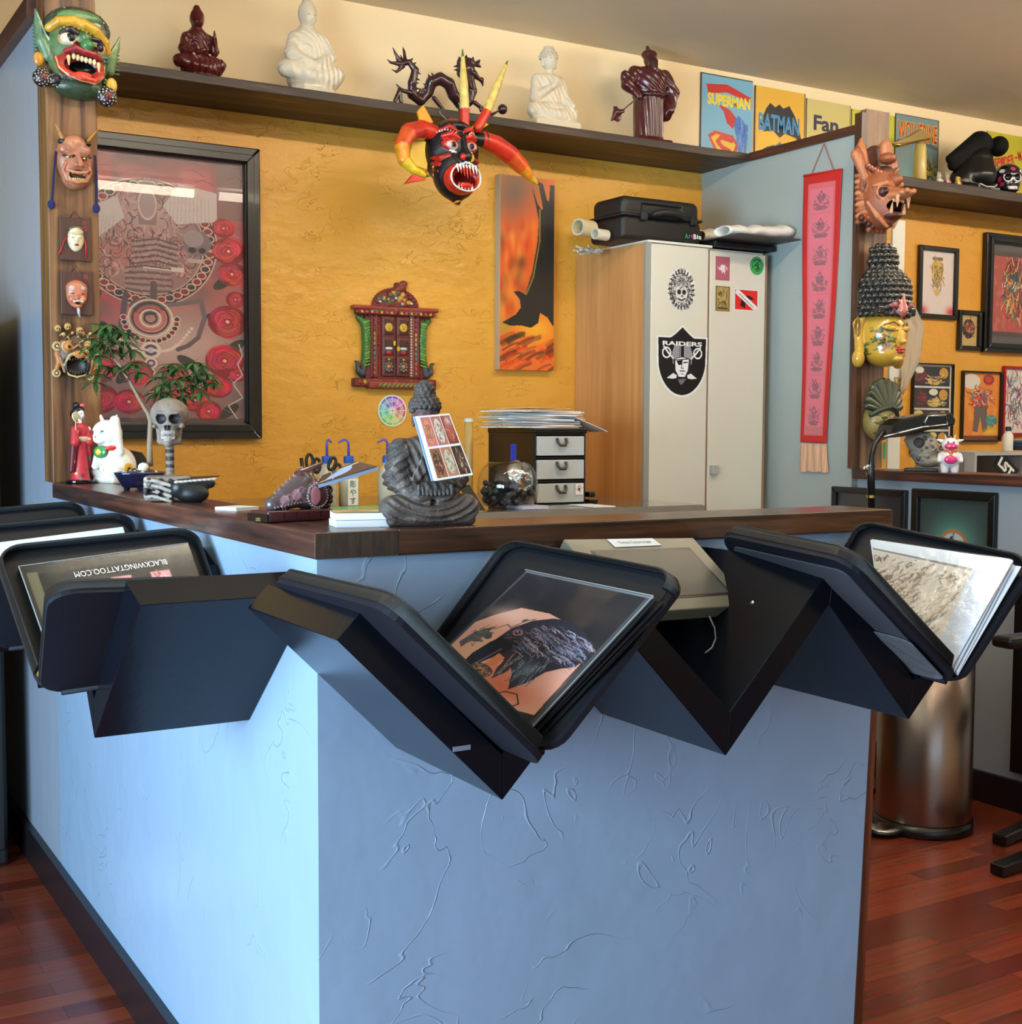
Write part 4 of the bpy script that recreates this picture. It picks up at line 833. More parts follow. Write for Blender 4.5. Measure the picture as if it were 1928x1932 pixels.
# ================================================================ back wall of the booth
BW = B-.001
def wallq(x0, y0, x1, y1, d): return W(x0, y0, Y=B-d), W(x1, y1, Y=B-d)
framebl = mat('black_frame', (16, 15, 14), .28, coat=.2)
pane = glassmat('picture_glass', refl=.045, rough=.004, edge=.5)
def picture(name, label, x0, z0, x1, z1, Y, fw, fd, art, fm_=framebl, matb=0, matc=None, glass=True, axis='Y', group=None, lean=0, step=None):
    """framed picture hanging on a wall; axis Y: wall behind faces -Y; axis X: wall faces -X (x0..x1 are then Y values, larger first)"""
    def p(a, z, d): return Vector((a, Y-d, z)) if axis == 'Y' else Vector((Y-d, a, z))
    t = thing(name, label, 'picture', p((x0+x1)/2, z0, 0), group=group); s_ = 1 if x1 > x0 else -1
    mb = MB()
    def bar(P): mb.prism([p(a, z, 0) for a, z in P], p(0, 0, 0)*0, (p(0, 0, fd)-p(0, 0, 0)))
    w_ = fw*s_
    bar([(x0, z0), (x1, z0), (x1-w_, z0+fw), (x0+w_, z0+fw)]); bar([(x1, z0), (x1, z1), (x1-w_, z1-fw), (x1-w_, z0+fw)])
    bar([(x1, z1), (x0, z1), (x0+w_, z1-fw), (x1-w_, z1-fw)]); bar([(x0, z1), (x0, z0), (x0+w_, z0+fw), (x0+w_, z1-fw)])
    mb.build('frame', fm_, t, bevel=min(.004, fw*.2))
    if step:   # stepped inner moulding
        m2 = MB(); a = fw*.45*s_; b = fw*.45; c_ = fd*1.35
        for P in ([(x0+a, z0+b), (x1-a, z0+b), (x1-w_*.9, z0+fw*.9), (x0+w_*.9, z0+fw*.9)], [(x1-a, z0+b), (x1-a, z1-b), (x1-w_*.9, z1-fw*.9), (x1-w_*.9, z0+fw*.9)], [(x1-a, z1-b), (x0+a, z1-b), (x0+w_*.9, z1-fw*.9), (x1-w_*.9, z1-fw*.9)], [(x0+a, z1-b), (x0+a, z0+b), (x0+w_*.9, z0+fw*.9), (x0+w_*.9, z1-fw*.9)]):
            m2.prism([p(q, z, 0) for q, z in P], (0, 0, 0), (p(0, 0, c_)-p(0, 0, 0)))
        m2.build('moulding', fm_, t, bevel=.002)
    if matb:
        e = MB().prism([p(x0+w_, z0+fw, .002), p(x1-w_, z0+fw, .002), p(x1-w_, z1-fw, .002), p(x0+w_, z1-fw, .002)], (0, 0, 0), p(0, 0, .002)-p(0, 0, 0)); e.build('mount', matc, t)
    i = fw+matb; j = i*s_
    art.mesh('artwork', p(x0+j, z1-i, .005), p(x1-j, z1-i, .005), p(x1-j, z0+i, .005), p(x0+j, z0+i, .005), artg, t)
    if glass: mesh('glass', [p(x0+w_, z0+fw, fd*.55), p(x1-w_, z0+fw, fd*.55), p(x1-w_, z1-fw, fd*.55), p(x0+w_, z1-fw, fd*.55)], [(0, 1, 2, 3)], pane, t)
    return t
# --- big framed poster: skeleton in a ring of scales over roses
def rose(c, x, y, r, seed=1, col=(222, 62, 84)):
    g = random.Random(seed); c.ell(x, y, r, r*.95, (140, 18, 40), .95)
    for i in range(11):
        a = g.random()*6.3; d = r*(1-i/12); q = tuple(min(255, max(0, int(v+g.uniform(-34, 30)))) for v in col); c.ell(x+math.cos(a)*(r-d)*.4+math.cos(a)*d*.25, y+math.sin(a)*d*.25, d*.78, d*.66, q, .8, math.degrees(a)); c.ring(x+math.cos(a)*d*.2, y+math.sin(a)*d*.2, d*.66, r*.05, (110, 12, 32), .6)
    c.ell(x, y, r*.2, r*.2, (170, 24, 50)); c.ell(x, y, r*.1, r*.1, (250, 190, 180))
c = Cv(0, 0, 100, 184, (140, 108, 108), 300, 540)
c.soft(20, 30, 60, 30, (222, 74, 84), .9); c.soft(85, 60, 30, 60, (214, 84, 90), .8); c.soft(12, 90, 40, 50, (214, 70, 76), .8); c.mottle(12, (110, 92, 96), .55, 4, .55, 7); c.mottle(16, (232, 120, 124), .45, 6, .6, 9)
c.rect(84, 0, 100, 40, (120, 108, 104), .6); c.soft(60, 130, 45, 30, (214, 182, 176), .95)
for i in range(40):
    g = random.Random(i+5); x = g.uniform(0, 95); y = g.uniform(2, 70); c.line([(x, y), (x+5, y+g.uniform(-3, 1)), (x+12, y+g.uniform(-2, 4))], .5, g.choice([(120, 40, 50), (236, 140, 140), (90, 70, 76)]), .6)
RX, RY, RR = 43, 60, 38
c.ell(RX, RY, RR+3.2, RR+6, (228, 186, 176)); c.ell(RX, RY, RR+2.4, RR+5.2, (60, 44, 50)); 
for i in range(46):
    a = 2*PI*i/46; x = RX+(RR-1.2)*math.cos(a); y = RY+(RR+1.6)*math.sin(a); c.ell(x, y, 3.0, 2.6, (232, 196, 184)); c.ell(x, y, 2.3, 1.9, (150, 30, 40) if i % 3 else (40, 40, 50)); c.ell(x-.5, y-.5, .8, .6, (90, 80, 90))
c.ell(RX, RY, RR-4.6, RR-1.8, (228, 190, 178)); c.ell(RX, RY, RR-5.2, RR-2.4, (160, 120, 122)); c.soft(RX, RY-18, 24, 18, (204, 172, 168), .85); c.soft(RX-16, RY+10, 14, 14, (206, 120, 116), .6); c.mottle(1, (0, 0, 0), 0)
for i in range(240):
    g = random.Random(i+300); x = g.uniform(12, 74); y = g.uniform(28, 92); an = g.uniform(0, 6.3)
    if math.hypot((x-RX)/30, (y-RY)/34) < 1: c.line([(x+3.4*math.cos(an+q*.7), y+4.6*math.sin(an+q*.7)) for q in range(5)], .55, g.choice([(226, 180, 172), (222, 176, 168), (120, 30, 42), (66, 46, 56)]), .8)
c.poly([(36, 22), (43, 16), (50, 22), (48, 48), (38, 48)], (150, 120, 124)); 
c.ell(43, 34, 6, 10, (176, 152, 154)); c.ring(43, 34, 5, .8, (226, 190, 184), 1, 2)
c.poly([(62, 18), (84, 22), (84, 42), (60, 46), (52, 34)], (220, 206, 204), .95); c.poly([(0, 44), (26, 30), (30, 44), (14, 60), (0, 62)], (216, 202, 200), .95)
for i in range(12): c.line([(55+i*2.2, 20+i*.6), (53+i*2.4, 44)], .4, (180, 160, 164), .7); c.line([(2+i*2, 44), (i*2, 60)], .4, (176, 158, 160), .7)
c.ell(72, 58, 8.5, 9, (128, 112, 118)); c.ell(70, 55, 6, 6, (168, 150, 154)); c.ell(69, 63, 2.4, 2, (50, 36, 42)); c.ell(75, 63, 2.2, 2, (50, 36, 42)); c.rect(66, 69, 76, 72, (190, 176, 172)); c.rect(40, 76, 64, 79, (224, 212, 206))
for i in range(9): c.line([(30, 78+i*1.8), (40, 76+i*2.2), (56, 77+i*2)], 1.1, (168, 146, 150) if i % 2 else (96, 70, 78)); c.line([(34, 60+i*1.9), (48, 57+i*1.9), (60, 60+i*1.9)], 1.0, (176, 154, 158) if i % 2 else (92, 68, 76))
c.line([(30, 96), (28, 112), (26, 126)], 3.4, (96, 80, 90)); c.line([(46, 88), (46, 100)], 4, (96, 78, 88)); c.ell(42, 104, 10, 6, (100, 82, 92)); c.line([(46, 104), (66, 100), (74, 98), (76, 110), (72, 124)], 3, (120, 102, 110)); c.line([(72, 124), (66, 130), (60, 133)], 3, (110, 92, 98))
for q in (1, 2, 3, 4, 5): c.ring(44, 112, 15-q*2.3, 1.2, [(236, 214, 200), (60, 44, 60), (224, 90, 84), (236, 214, 200), (60, 44, 60)][q-1])
for i in range(16): a = PI*i/15; c.ell(44+15.5*math.cos(a), 112+16*math.sin(a), 2.1, 2.1, (238, 214, 202)); c.ell(44+15.5*math.cos(a), 112+16*math.sin(a), 1.5, 1.5, (150, 30, 40) if i % 2 else (50, 50, 60))
for y, r in ((134, 6), (143, 3.8), (149, 2.4)): c.ell(44, y, r, r, (240, 220, 206)); c.ell(44, y, r*.66, r*.66, (90, 74, 104)); c.ell(44, y, r*.35, r*.35, (220, 200, 210))
for i in range(16): 
    a = i/15; c.ell(20+a*22, 118+math.sin(a*PI)*6+a*16, 1.1, 1.1, (240, 216, 206)); c.ell(68-a*22, 118+math.sin(a*PI)*6+a*16, 1.1, 1.1, (240, 216, 206))
for x, y, sg in ((18, 120, 1), (84, 112, 1), (72, 150, 0), (10, 100, 0), (60, 156, 0), (88, 84, 0), (30, 152, 0), (94, 130, 0), (52, 166, 1), (90, 176, 0), (66, 142, 1)):
    c.ell(x, y, 8, 3.4, (46, 46, 44), .95, 35 if sg else -40); c.line([(x-6, y+(3 if sg else -3)), (x+6, y-(3 if sg else -3))], .4, (110, 120, 110))
for i, (x, y, r) in enumerate(((91, 62, 10), (93, 78, 9), (88, 46, 7), (90, 112, 12), (95, 96, 6), (88, 140, 12), (12, 146, 13), (14, 168, 11), (36, 150, 9), (31, 170, 9), (52, 172, 9), (70, 168, 9), (84, 158, 9), (78, 176, 8), (58, 150, 8), (4, 128, 7), (62, 160, 7), (96, 150, 5))): rose(c, x, y, r, i)
c.line([(97, 128), (99, 136), (96, 142), (99, 150), (93, 156), (99, 166), (90, 172), (96, 182)], .7, (220, 210, 206)); c.put(c.Y > 181, (60, 50, 50), .6); c.rect(0, 0, 100, .8, (230, 220, 214), .5)
XP0, XP1, ZP0, ZP1 = W(172, 258, Y=B-.03).x, W(491, 283, Y=B-.03).x, W(491, 828, Y=B-.03).z, W(491, 281, Y=B-.03).z
picture('framed_poster', 'large black framed poster of a skeleton and red roses', .87, ZP0, XP1, ZP1, BW, .055, .028, c, step=True)
# --- long painting of a black bird against flames
c = Cv(0, 0, 105, 370, (236, 116, 50), 130, 380)
c.soft(30, 30, 60, 70, (112, 92, 78), .95); c.soft(60, 110, 30, 90, (236, 96, 40), .8); c.soft(20, 170, 26, 90, (226, 70, 26), .85); c.soft(14, 240, 26, 50, (250, 170, 60), .8); c.soft(70, 290, 50, 34, (250, 180, 50), .95); c.soft(10, 290, 14, 20, (170, 160, 60), .7)
for i in range(46):
    g = random.Random(i); x = g.uniform(-10, 60); y = g.uniform(90, 260); c.soft(x+8, y, g.uniform(5, 11), g.uniform(14, 26), g.choice([(206, 44, 22), (250, 150, 50), (190, 60, 30), (90, 60, 46), (250, 180, 80)]), .5)
for i in range(60):
    g = random.Random(i+70); x = g.uniform(-10, 100); y = g.uniform(300, 372); c.line([(x, y+8), (x+8, y+2), (x+18, y-4), (x+30, y-8)], g.uniform(3, 9), g.choice([(214, 50, 26), (60, 40, 30), (250, 150, 40), (240, 110, 40), (90, 60, 40)]), .5)
K_ = (44, 42, 38)
c.poly([(60, 14), (72, 50), (80, 60), (82, 56), (72, 6), (82, 10), (90, 40), (94, 42), (96, 10), (105, 10), (105, 262), (104, 284), (92, 266), (78, 258), (74, 278), (60, 288), (40, 284), (20, 286), (4, 280), (30, 264), (40, 250), (38, 234), (26, 220), (36, 218), (48, 224), (62, 180), (72, 120), (74, 80)], K_)
c.line([(76, 60), (76, 120), (64, 190), (50, 224)], 3, (240, 190, 90), .5)
x0, z1 = W(944, 330, Y=B-.035).x, W(944, 330, Y=B-.035).z; x1, z0 = W(1044, 700, Y=B-.035).x, W(1044, 700, Y=B-.035).z
tw = thing('canvas_painting', 'tall narrow painting of a black bird against orange flames', 'painting', ((x0+x1)/2, B, z0))
box('stretched_canvas', x0-.002, x1, B-.035, B-.001, z0, z1+.004, mat('canvas_edge', (190, 170, 140), .7), tw)
c.mesh('painted_surface', (x0, B-.0355, z1+.004), (x1, B-.0355, z1+.004), (x1, B-.0355, z0), (x0, B-.0355, z0), artg, tw)
# --- carved balinese window
a0 = W(668, 585, Y=B-.03); a1 = W(840, 728, Y=B-.03); cx = W(748, 650, Y=B-.03).x; z0 = W(748, 733, Y=B-.03).z; k = (W(748, 527, Y=B-.03).z-z0)/200
tw = thing('carved_window', 'carved wooden miniature window painted maroon, green and gold on the orange wall', 'wall carving', (cx, B-.001, z0))
cw = mat('carved_paint', (255, 255, 255), .4, vc=True, bump=(220, .5, 'noise'))
MR = (104, 30, 26); GR = (60, 110, 50); TL_ = (60, 130, 120); GO = (214, 170, 50)
s = Sc(); s.b((0, 0, 10), (84, 14, 8), MR, rd=2).b((0, -6, 6), (56, 12, 7), (140, 50, 36), rd=2)
for i in range(-7, 8): s.e((i*10.5, -14, 11), (3, 2.4, 3), GO if i % 3 == 0 else (150, 60, 50), k=.6)
for i in range(-4, 5): s.c((i*9, -18, 4), (i*9+5, -18, 8), 1.8, 1.4, (90, 140, 60), k=.5)
s.build('sill', cw, tw, n=110, scale=k)
s = Sc(); s.b((0, 0, 80), (60, 9, 64), MR); 
for q in (-1, 1):
    s.c((q*47, -9, 22), (q*47, -9, 140), 3.6, 3.6, MR, k=.5).c((q*38, -9, 22), (q*38, -9, 140), 3, 3, (120, 44, 34), k=.5)
    for i in range(12): s.e((q*42.5, -10, 28+i*9), (1.6, 1.6, 3.4), [(206, 110, 60), (80, 150, 130), (220, 190, 90), (150, 60, 80)][i//3 % 4], k=.3)
for i in range(22): s.e((33, -10, 24+i*5.2), 2, (222, 196, 170), k=.3).e((-33, -10, 24+i*5.2), 1.6, (170, 70, 56), k=.3)
s.build('frame', cw, tw, n=120, scale=k)
for q in (-1, 1):
    s = Sc(); X = q*15; s.b((X, -10, 78), (13.2, 2.4, 56), (96, 40, 34), rd=1)
    for j, z in enumerate((42, 76, 112)): s.b((X, -12.2, z), (11, 1, 15), (120, 56, 46), rd=.6).b((X, -13.0, z), (9.6, 1.2, 13.4), (64, 26, 24), rd=.5)
    s.e((X, -13, 112), (8.6, 2.6, 8.6), GO).e((X-2.6, -15, 114), (1.4, 1, .8), (80, 50, 20), 'p').e((X+2.6, -15, 114), (1.4, 1, .8), (80, 50, 20), 'p').c((X, -15.5, 113), (X, -15.5, 109), .7, .9, (120, 80, 20), 'p')
    for i in range(12): a = 2*PI*i/12; s.e((X+9.6*math.cos(a), -13, 112+9.6*math.sin(a)), 1.2, (190, 140, 40), k=.2)
    s.e((X, -13, 72), (9, 2.4, 4.6), (70, 96, 104)).e((X, -14.4, 73.5), (7, 1.6, 2.2), (236, 226, 210)).e((X, -14, 65), (5.6, 2, 3.6), (170, 40, 40)).t((X, -13, 84), 6, 1, (110, 50, 60), rot=(90, 0, 0))
    for i in range(8): a = 2*PI*i/8; s.e((X+7*math.cos(a), -13, 40+7.4*math.sin(a)), 2.2, (96, 130, 120), k=.4)
    s.e((X, -13.6, 40), (4, 3, 4), (206, 120, 50)).e((X, -13, 53), (3, 2, 2), GO)
    s.build('shutter', cw, tw, n=100, scale=k)
    MB().box(X-q*13-1.8, X-q*13+1.8, -15, -11, 84 if q > 0 else 71, 92 if q > 0 else 79)
    box('door_knob', (q*4-2)*k, (q*4+2)*k, -15.5*k, -12*k, (74-q*5)*k, (82-q*5)*k, mat('yellow_paint', (222, 190, 40), .4), tw, local=True)
    s = Sc(); s.path([(q*72, -4, 128), (q*60, -6, 118), (q*57, -6, 90), (q*58, -6, 60), (q*64, -6, 40)], [5, 7.5, 8, 7.5, 4], GR, k=3)
    for i in range(15):
        z = 122-i*5.6; s.path([(q*(52), -11, z), (q*(60+abs(i-8)*.4), -13, z-3)], 1.6, (84, 140, 60) if i % 2 else (120, 160, 60), k=.4)
    s.path([(q*62, -6, 40), (q*66, -7, 26), (q*74, -8, 30), (q*76, -8, 46), (q*80, -8, 48)], [6, 7, 5, 3, 2], (60, 64, 70), k=1.5)
    s.build('peacock_bracket', cw, tw, n=90, scale=k)
s = Sc(); s.b((0, -3, 139), (78, 14, 6), MR, rd=1).b((0, -4, 146), (86, 15, 3.6), (150, 56, 44), rd=1).c((-50, -14, 145), (50, -14, 145), 4.6, 4.6, TL_, k=.6)
for i in range(-8, 9): s.e((i*10, -16.5, 138), (2.4, 1.6, 2.4), GO if i % 2 else (190, 80, 60), k=.5)
s.e((0, -12, 142), (6, 9, 9), (120, 40, 36), k=1); s.build('lintel', cw, tw, n=110, scale=k)
s = Sc(); s.e((4, 0, 150), (47, 8, 34), MR); g = random.Random(4)
for i in range(46):
    a = g.uniform(.15, 2.95); r = g.uniform(.25, .92); s.e((4+44*r*math.cos(a), -6-2*(1-r), 152+29*r*math.sin(a)), g.uniform(2, 4.6), g.choice([(150, 60, 50), (110, 60, 50), (70, 120, 110), (90, 140, 60), (206, 160, 60), (130, 40, 36), (120, 30, 40)]), k=.8)
for i in range(5): s.e((-30+i*16, -10, 158+8*math.sin(i*.8)), 2.4, [(230, 230, 220), (226, 150, 60)][i % 2])
for i in range(24): a = PI*i/23; s.e((4+46*math.cos(a), -1, 151+33*math.sin(a)), 2.6, (120, 40, 34), k=.5)
s.path([(6, -2, 182), (16, -3, 186)], [8, 9], (120, 50, 40), k=3).e((20, -3, 194), (8, 7, 6), (130, 56, 44), k=2).e((6, -3, 192), (5, 6, 4), (110, 44, 36), k=2).e((14, -6, 190), (5, 4, 5), (150, 70, 60), k=1)
s.build('pediment', cw, tw, n=110, flat=(2, 150, 1), scale=k)
# --- colour wheel
q = W(740, 775, Y=B-.002); tw = thing('colour_wheel', 'round paper colour wheel pinned under the carved window', 'colour wheel', q); r = .058; import colorsys
c = Cv(-10, -10, 10, 10, (244, 240, 226), 130, 130); A = np.degrees(np.arctan2(c.X, -c.Y)) % 360; Rr = np.hypot(c.X, c.Y)
for i in range(12):
    h = colorsys.hsv_to_rgb((.77+i*30/360) % 1, .62, .82); a0 = i*30
    for j, (r0, r1, f) in enumerate(((2.8, 5.6, .35 if i % 2 else 0), (5.8, 7.4, .5), (7.6, 9.1, 0))):
        M = (Rr > r0) & (Rr < r1) & (((A-a0) % 360) < 27); col = [255*(v*(1-f)+.95*f) for v in h]; c.put(M, col, .9)
c.ring(0, 0, 2.2, .3, (160, 160, 160)); c.line([(-1.5, 0), (1.5, 0)], .3, (120, 120, 120)); c.line([(0, -1.5), (0, 1.5)], .3, (120, 120, 120))
M_ = Rr < 9.9; V = []; base = MB()
base.prism([q+Vector((r*math.cos(2*PI*i/48), 0, r*math.sin(2*PI*i/48))) for i in range(48)][::-1], (0, 0, 0), (0, -.0012, 0)).build('card_disc', mat('cream_card', (240, 236, 222), .6), tw)
# round print: the grid pulled into a disc
o = c.mesh('wheel_print', q+Vector((-r, -.0016, r)), q+Vector((r, -.0016, r)), q+Vector((r, -.0016, -r)), q+Vector((-r, -.0016, -r)), artg, tw)
bm = bmesh.new(); bm.from_mesh(o.data); bmesh.ops.delete(bm, geom=[v for v in bm.verts if math.hypot(v.co.x, v.co.z) > r*.985], context='VERTS'); bm.to_mesh(o.data); bm.free()
# ================================================================ desk along the wall behind the bar
deskm = mat('desk_grey', (120, 116, 110), .3)
DZ = .965; DY0 = 3.30
td = thing('desk', 'grey glass-topped desk behind the bar under the paper drawers', 'desk', (1.95, 3.7, 0))
box('desk_top', XC+T1+.02, 2.70, DY0, B-.002, DZ-.03, DZ, mat('desk_top', (92, 88, 82), .15, coat=.5), td, bevel=.003)
box('metal_edge', XC+T1+.02, 2.70, DY0-.008, DY0, DZ-.028, DZ-.002, mat('brushed_metal', (176, 174, 170), .3, .8), td)
for x in (.84, 2.64):
    for y in (DY0+.05, B-.08): box('leg', x-.02, x+.02, y-.02, y+.02, 0, DZ-.03, MATS['black_satin'], td)
def D(x, y): return W(x, y, Z=DZ)
YD = 3.78
def at(x, y, Y=YD): return W(x, y, Y=Y)
# drawer unit with three clear drawers
l = at(1008, 948, 3.55); r_ = at(1104, 948, 3.55); H_ = at(1050, 808, 3.55).z-DZ; x0, x1 = l.x, r_.x; y0, y1 = 3.55, 3.85; du = thing('drawer_unit', 'small black plastic tower with three clear drawers under the paper pile', 'drawer unit', ((x0+x1)/2, 3.7, DZ))
for x in (x0, x1-.006): box('side_frame', x, x+.006, y0, y1, DZ, DZ+H_, plastic_black, du, bevel=.002)
box('back_panel', x0+.006, x1-.006, y1-.006, y1, DZ, DZ+H_, plastic_black, du)
box('top_shelf', x0-.004, x1+.004, y0-.004, y1, DZ+H_-.016, DZ+H_, plastic_black, du, bevel=.003)
clr = mat('frosted_plastic', (196, 200, 198), .3, alpha=.85)
dh = (H_-.016)/3
for i in range(3):
    z = DZ+.004+i*dh; box('shelf_rail', x0+.006, x1-.006, y0, y1-.006, z+dh-.010, z+dh-.004, plastic_black, du)
    d = box('drawer', x0+.008, x1-.008, y0-.004, y1-.02, z, z+dh-.014, clr, du, bevel=.002)
    cx = (x0+x1)/2; zc = z+dh*.62
    h = MB().tube([(cx-.017, y0-.005, zc+.008), (cx-.017, y0-.012, zc-.004), (cx-.010, y0-.016, zc-.014), (cx+.010, y0-.016, zc-.014), (cx+.017, y0-.012, zc-.004), (cx+.017, y0-.005, zc+.008)], .005, 8).build('drawer_handle', mat('dark_grey_plastic', (60, 56, 54), .5), d, smooth=True)
    if i == 0:
        q = Vector((x1-.028, y0-.0065, z+dh*.55)); c = Cv(-1, -1, 1, 1, (236, 230, 226), 30, 30); c.ell(0, 0, .3, .3, (90, 40, 40)); c.scribble(0, 0, .8, .8, 14, .12, [(190, 120, 120), (120, 110, 110)], 2)
        c.mesh('sticker', q+Vector((-.015, 0, .018)), q+Vector((.015, 0, .018)), q+Vector((.015, 0, -.018)), q+Vector((-.015, 0, -.018)), artg, du)
pp = thing('paper_pile', 'messy pile of white papers on top of the drawer tower', 'papers', ((x0+x1)/2, 3.7, DZ+H_)); g = random.Random(3)
for i in range(14):
    T = Matrix.Translation(((x0+x1)/2-.03+g.uniform(-.02, .02), 3.68, DZ+H_+.001+i*.0042)) @ Matrix.Rotation(g.uniform(-.35, .25), 4, 'Z') @ Matrix.Rotation(g.uniform(-.01, .02), 4, 'Y'); ln = g.uniform(.11, .145)
    box('paper_sheet', -ln, ln, -.10, .10, 0, .0022 if i % 3 else .0042, mat('paper_grey', (214, 208, 206), .6) if i % 2 else whitepaper, pp, T=T)
T = Matrix.Translation((x1+.03, 3.62, DZ+H_+.012)) @ Matrix.Rotation(.35, 4, 'Y'); box('paper_sheet', -.08, .07, -.06, .05, 0, .002, MATS['paper_grey'], pp, T=T)
T = Matrix.Translation(((x0+x1)/2-.04, 3.66, DZ+H_+.064)) @ Matrix.Rotation(.1, 4, 'Z'); o = box('coloured_sheet', -.09, .09, -.09, .07, 0, .0015, mat('orange_print', (206, 130, 80), .5, var=(30, .2, (240, 220, 200))), pp, T=T)
# glass jar with a steel lid
q = at(958, 945, 3.42); rj = (at(1012, 900, 3.42).x-at(912, 900, 3.42).x)/2; q.z = DZ+.0005
tj = thing('glass_jar', 'tilted round glass jar of black pieces with a steel lid', 'jar', q)
MB().lathe([(rj*.5, 0), (rj*.8, .010), (rj*.98, .038), (rj, .065), (rj*.95, .100), (rj*.8, .126), (rj*.62, .142)], q, 32).build('glass_body', glassmat('jar_glass', (.95, .97, .96), .07), tj, smooth=True)
s = Sc(); g = random.Random(6)
for i in range(150): a = g.uniform(0, 6.3); r = rj*.8*g.random()**.5; s.e((r*math.cos(a), r*math.sin(a), g.uniform(.012, .082)), g.uniform(.006, .012), (26, 25, 28) if i % 4 else (52, 50, 54))
s.build('black_contents', mat('black_bits', (255, 255, 255), .5, vc=True), tj, n=70, loc=(0, 0, 0))
T = Matrix.Translation((.018, -.040, .100)) @ Matrix.Rotation(math.radians(68), 4, 'X') @ Matrix.Rotation(math.radians(10), 4, 'Y')
MB().lathe([(.036, 0), (.050, .002), (.050, .006), (.040, .012), (.036, .016), (.012, .020), (.010, .028), (.0, .030)], q, 32, T=T).build('steel_lid', chrome, tj, smooth=True)
# wash bottles
wbm = mat('bottle_plastic', (222, 214, 190), .35, alpha=.75)
bcap = mat('blue_cap', (40, 90, 190), .4); vio = mat('violet_straw', (96, 84, 170), .35)
def wash(px, label, bend, tall=1.):
    q = at(px, 945, 3.72); q.z = DZ+.0005; t = thing('wash_bottle', label, 'bottle', q, group=None); hh = .130
    MB().lathe([(.028, 0), (.031, .004), (.031, hh*.72), (.024, hh*.9), (.013, hh), (.013, hh+.008)], q, 24).build('bottle_body', wbm, t, smooth=True)
    MB().lathe([(.0285, .003), (.0295, .006), (.0295, .06), (.0, .06)], q, 20).build('liquid', mat('pale_liquid', (206, 206, 180), .2), t, smooth=True)
    MB().lathe([(.016, 0), (.016, .020), (.008, .022)], q+Vector((0, 0, hh+.006)), 20).build('screw_cap', bcap, t); cp_ = COL.objects[-1]
    z = q.z+hh+.026; MB().tube([(q.x, q.y, z), (q.x, q.y, z+.042), (q.x+bend*.006, q.y, z+.050), (q.x+bend*.016, q.y, z+.052), (q.x+bend*.034, q.y, z+.042)], [.004, .004, .004, .004, .0028], 10).build('spout', vio, cp_, smooth=True)
    return t, q
wash(617, 'clear wash bottle with blue cap behind the scissors', .45)
t, q = wash(658, 'clear wash bottle with a black brush lettering label and blue cap', -1)
lb = Vector((q.x, q.y-.0325, q.z+.045)); pl_ = box('paper_label', lb.x-.017, lb.x+.017, lb.y, lb.y+.001, lb.z-.040, lb.z+.042, mat('cream_card', (240, 236, 222), .6), t)
for i, ch in enumerate('彫やす'): text('lettering', ch, .021, (lb.x, lb.y-.0005, lb.z+.026-i*.026), (1, 0, 0), (0, 0, 1), mat('black_ink', (16, 16, 16), .6), pl_)
wash(731, 'clear wash bottle with blue cap half hidden by the buddha shoulder', -1)
# tool cup
q = at(592, 945, 3.62); q.z = DZ+.0005; cu = thing('tool_cup', 'dark mesh cup on the desk holding scissors and markers', 'cup', q)
MB().lathe([(.032, 0), (.036, .002), (.038, .085), (.034, .085), (.032, .004), (.0, .004)], q, 20).build('cup_body', mat('dark_mesh', (40, 36, 36), .5, .3), cu, smooth=True)
blk = mat('black_handle', (20, 19, 18), .4)
def scissors(label, dx, rz, rr, px=None):
    b = q+Vector((dx, 0, .004)); t = thing('scissors', label, 'scissors', b)
    R = Matrix.Translation(b) @ Matrix.Rotation(rz, 4, 'Y')
    def loop(c_, rx, rz_, name='finger_loop'): MB().tube([R @ Vector((c_[0]+rx*math.cos(a), 0, c_[1]+rz_*math.sin(a))) for a in [2*PI*j/20 for j in range(20)]], .0048, 8, closed=True).build(name, blk, t, smooth=True)
    for sg in (-1, 1): loop((sg*rr*.9, .128+(.012 if sg < 0 else 0)), rr*.8, rr*1.6)
    for sg in (-1, 1): MB().prism([R @ Vector(v) for v in ((sg*.004, -.001, 0), (sg*.009, -.001, .05), (-sg*.004, -.001, .108), (-sg*.001, -.001, .05))], (0, 0, 0), (0, .0016, 0)).build('blade', chrome, t)
    return t
scissors('black handled scissors standing upright in the tool cup', -.004, .02, .013); scissors('second dark scissors leaning out of the tool cup', .012, .42, .012)
for i, (dx, a, cl, lb) in enumerate(((-.024, -.12, (22, 20, 20), 'black marker standing in the tool cup'), (-.014, .05, (150, 40, 36), 'short red marker in the tool cup'))):
    R = Matrix.Translation(q+Vector((dx, -.008, .006))) @ Matrix.Rotation(a, 4, 'Y'); h = .150 if i == 0 else .108
    o = MB().tube([R @ Vector((0, 0, 0)), R @ Vector((0, 0, h))], .0055, 10).build('marker_pen', mat('marker_%s' % ('black' if i == 0 else 'red'), cl, .4), None, smooth=True); tag(o, lb, 'marker')
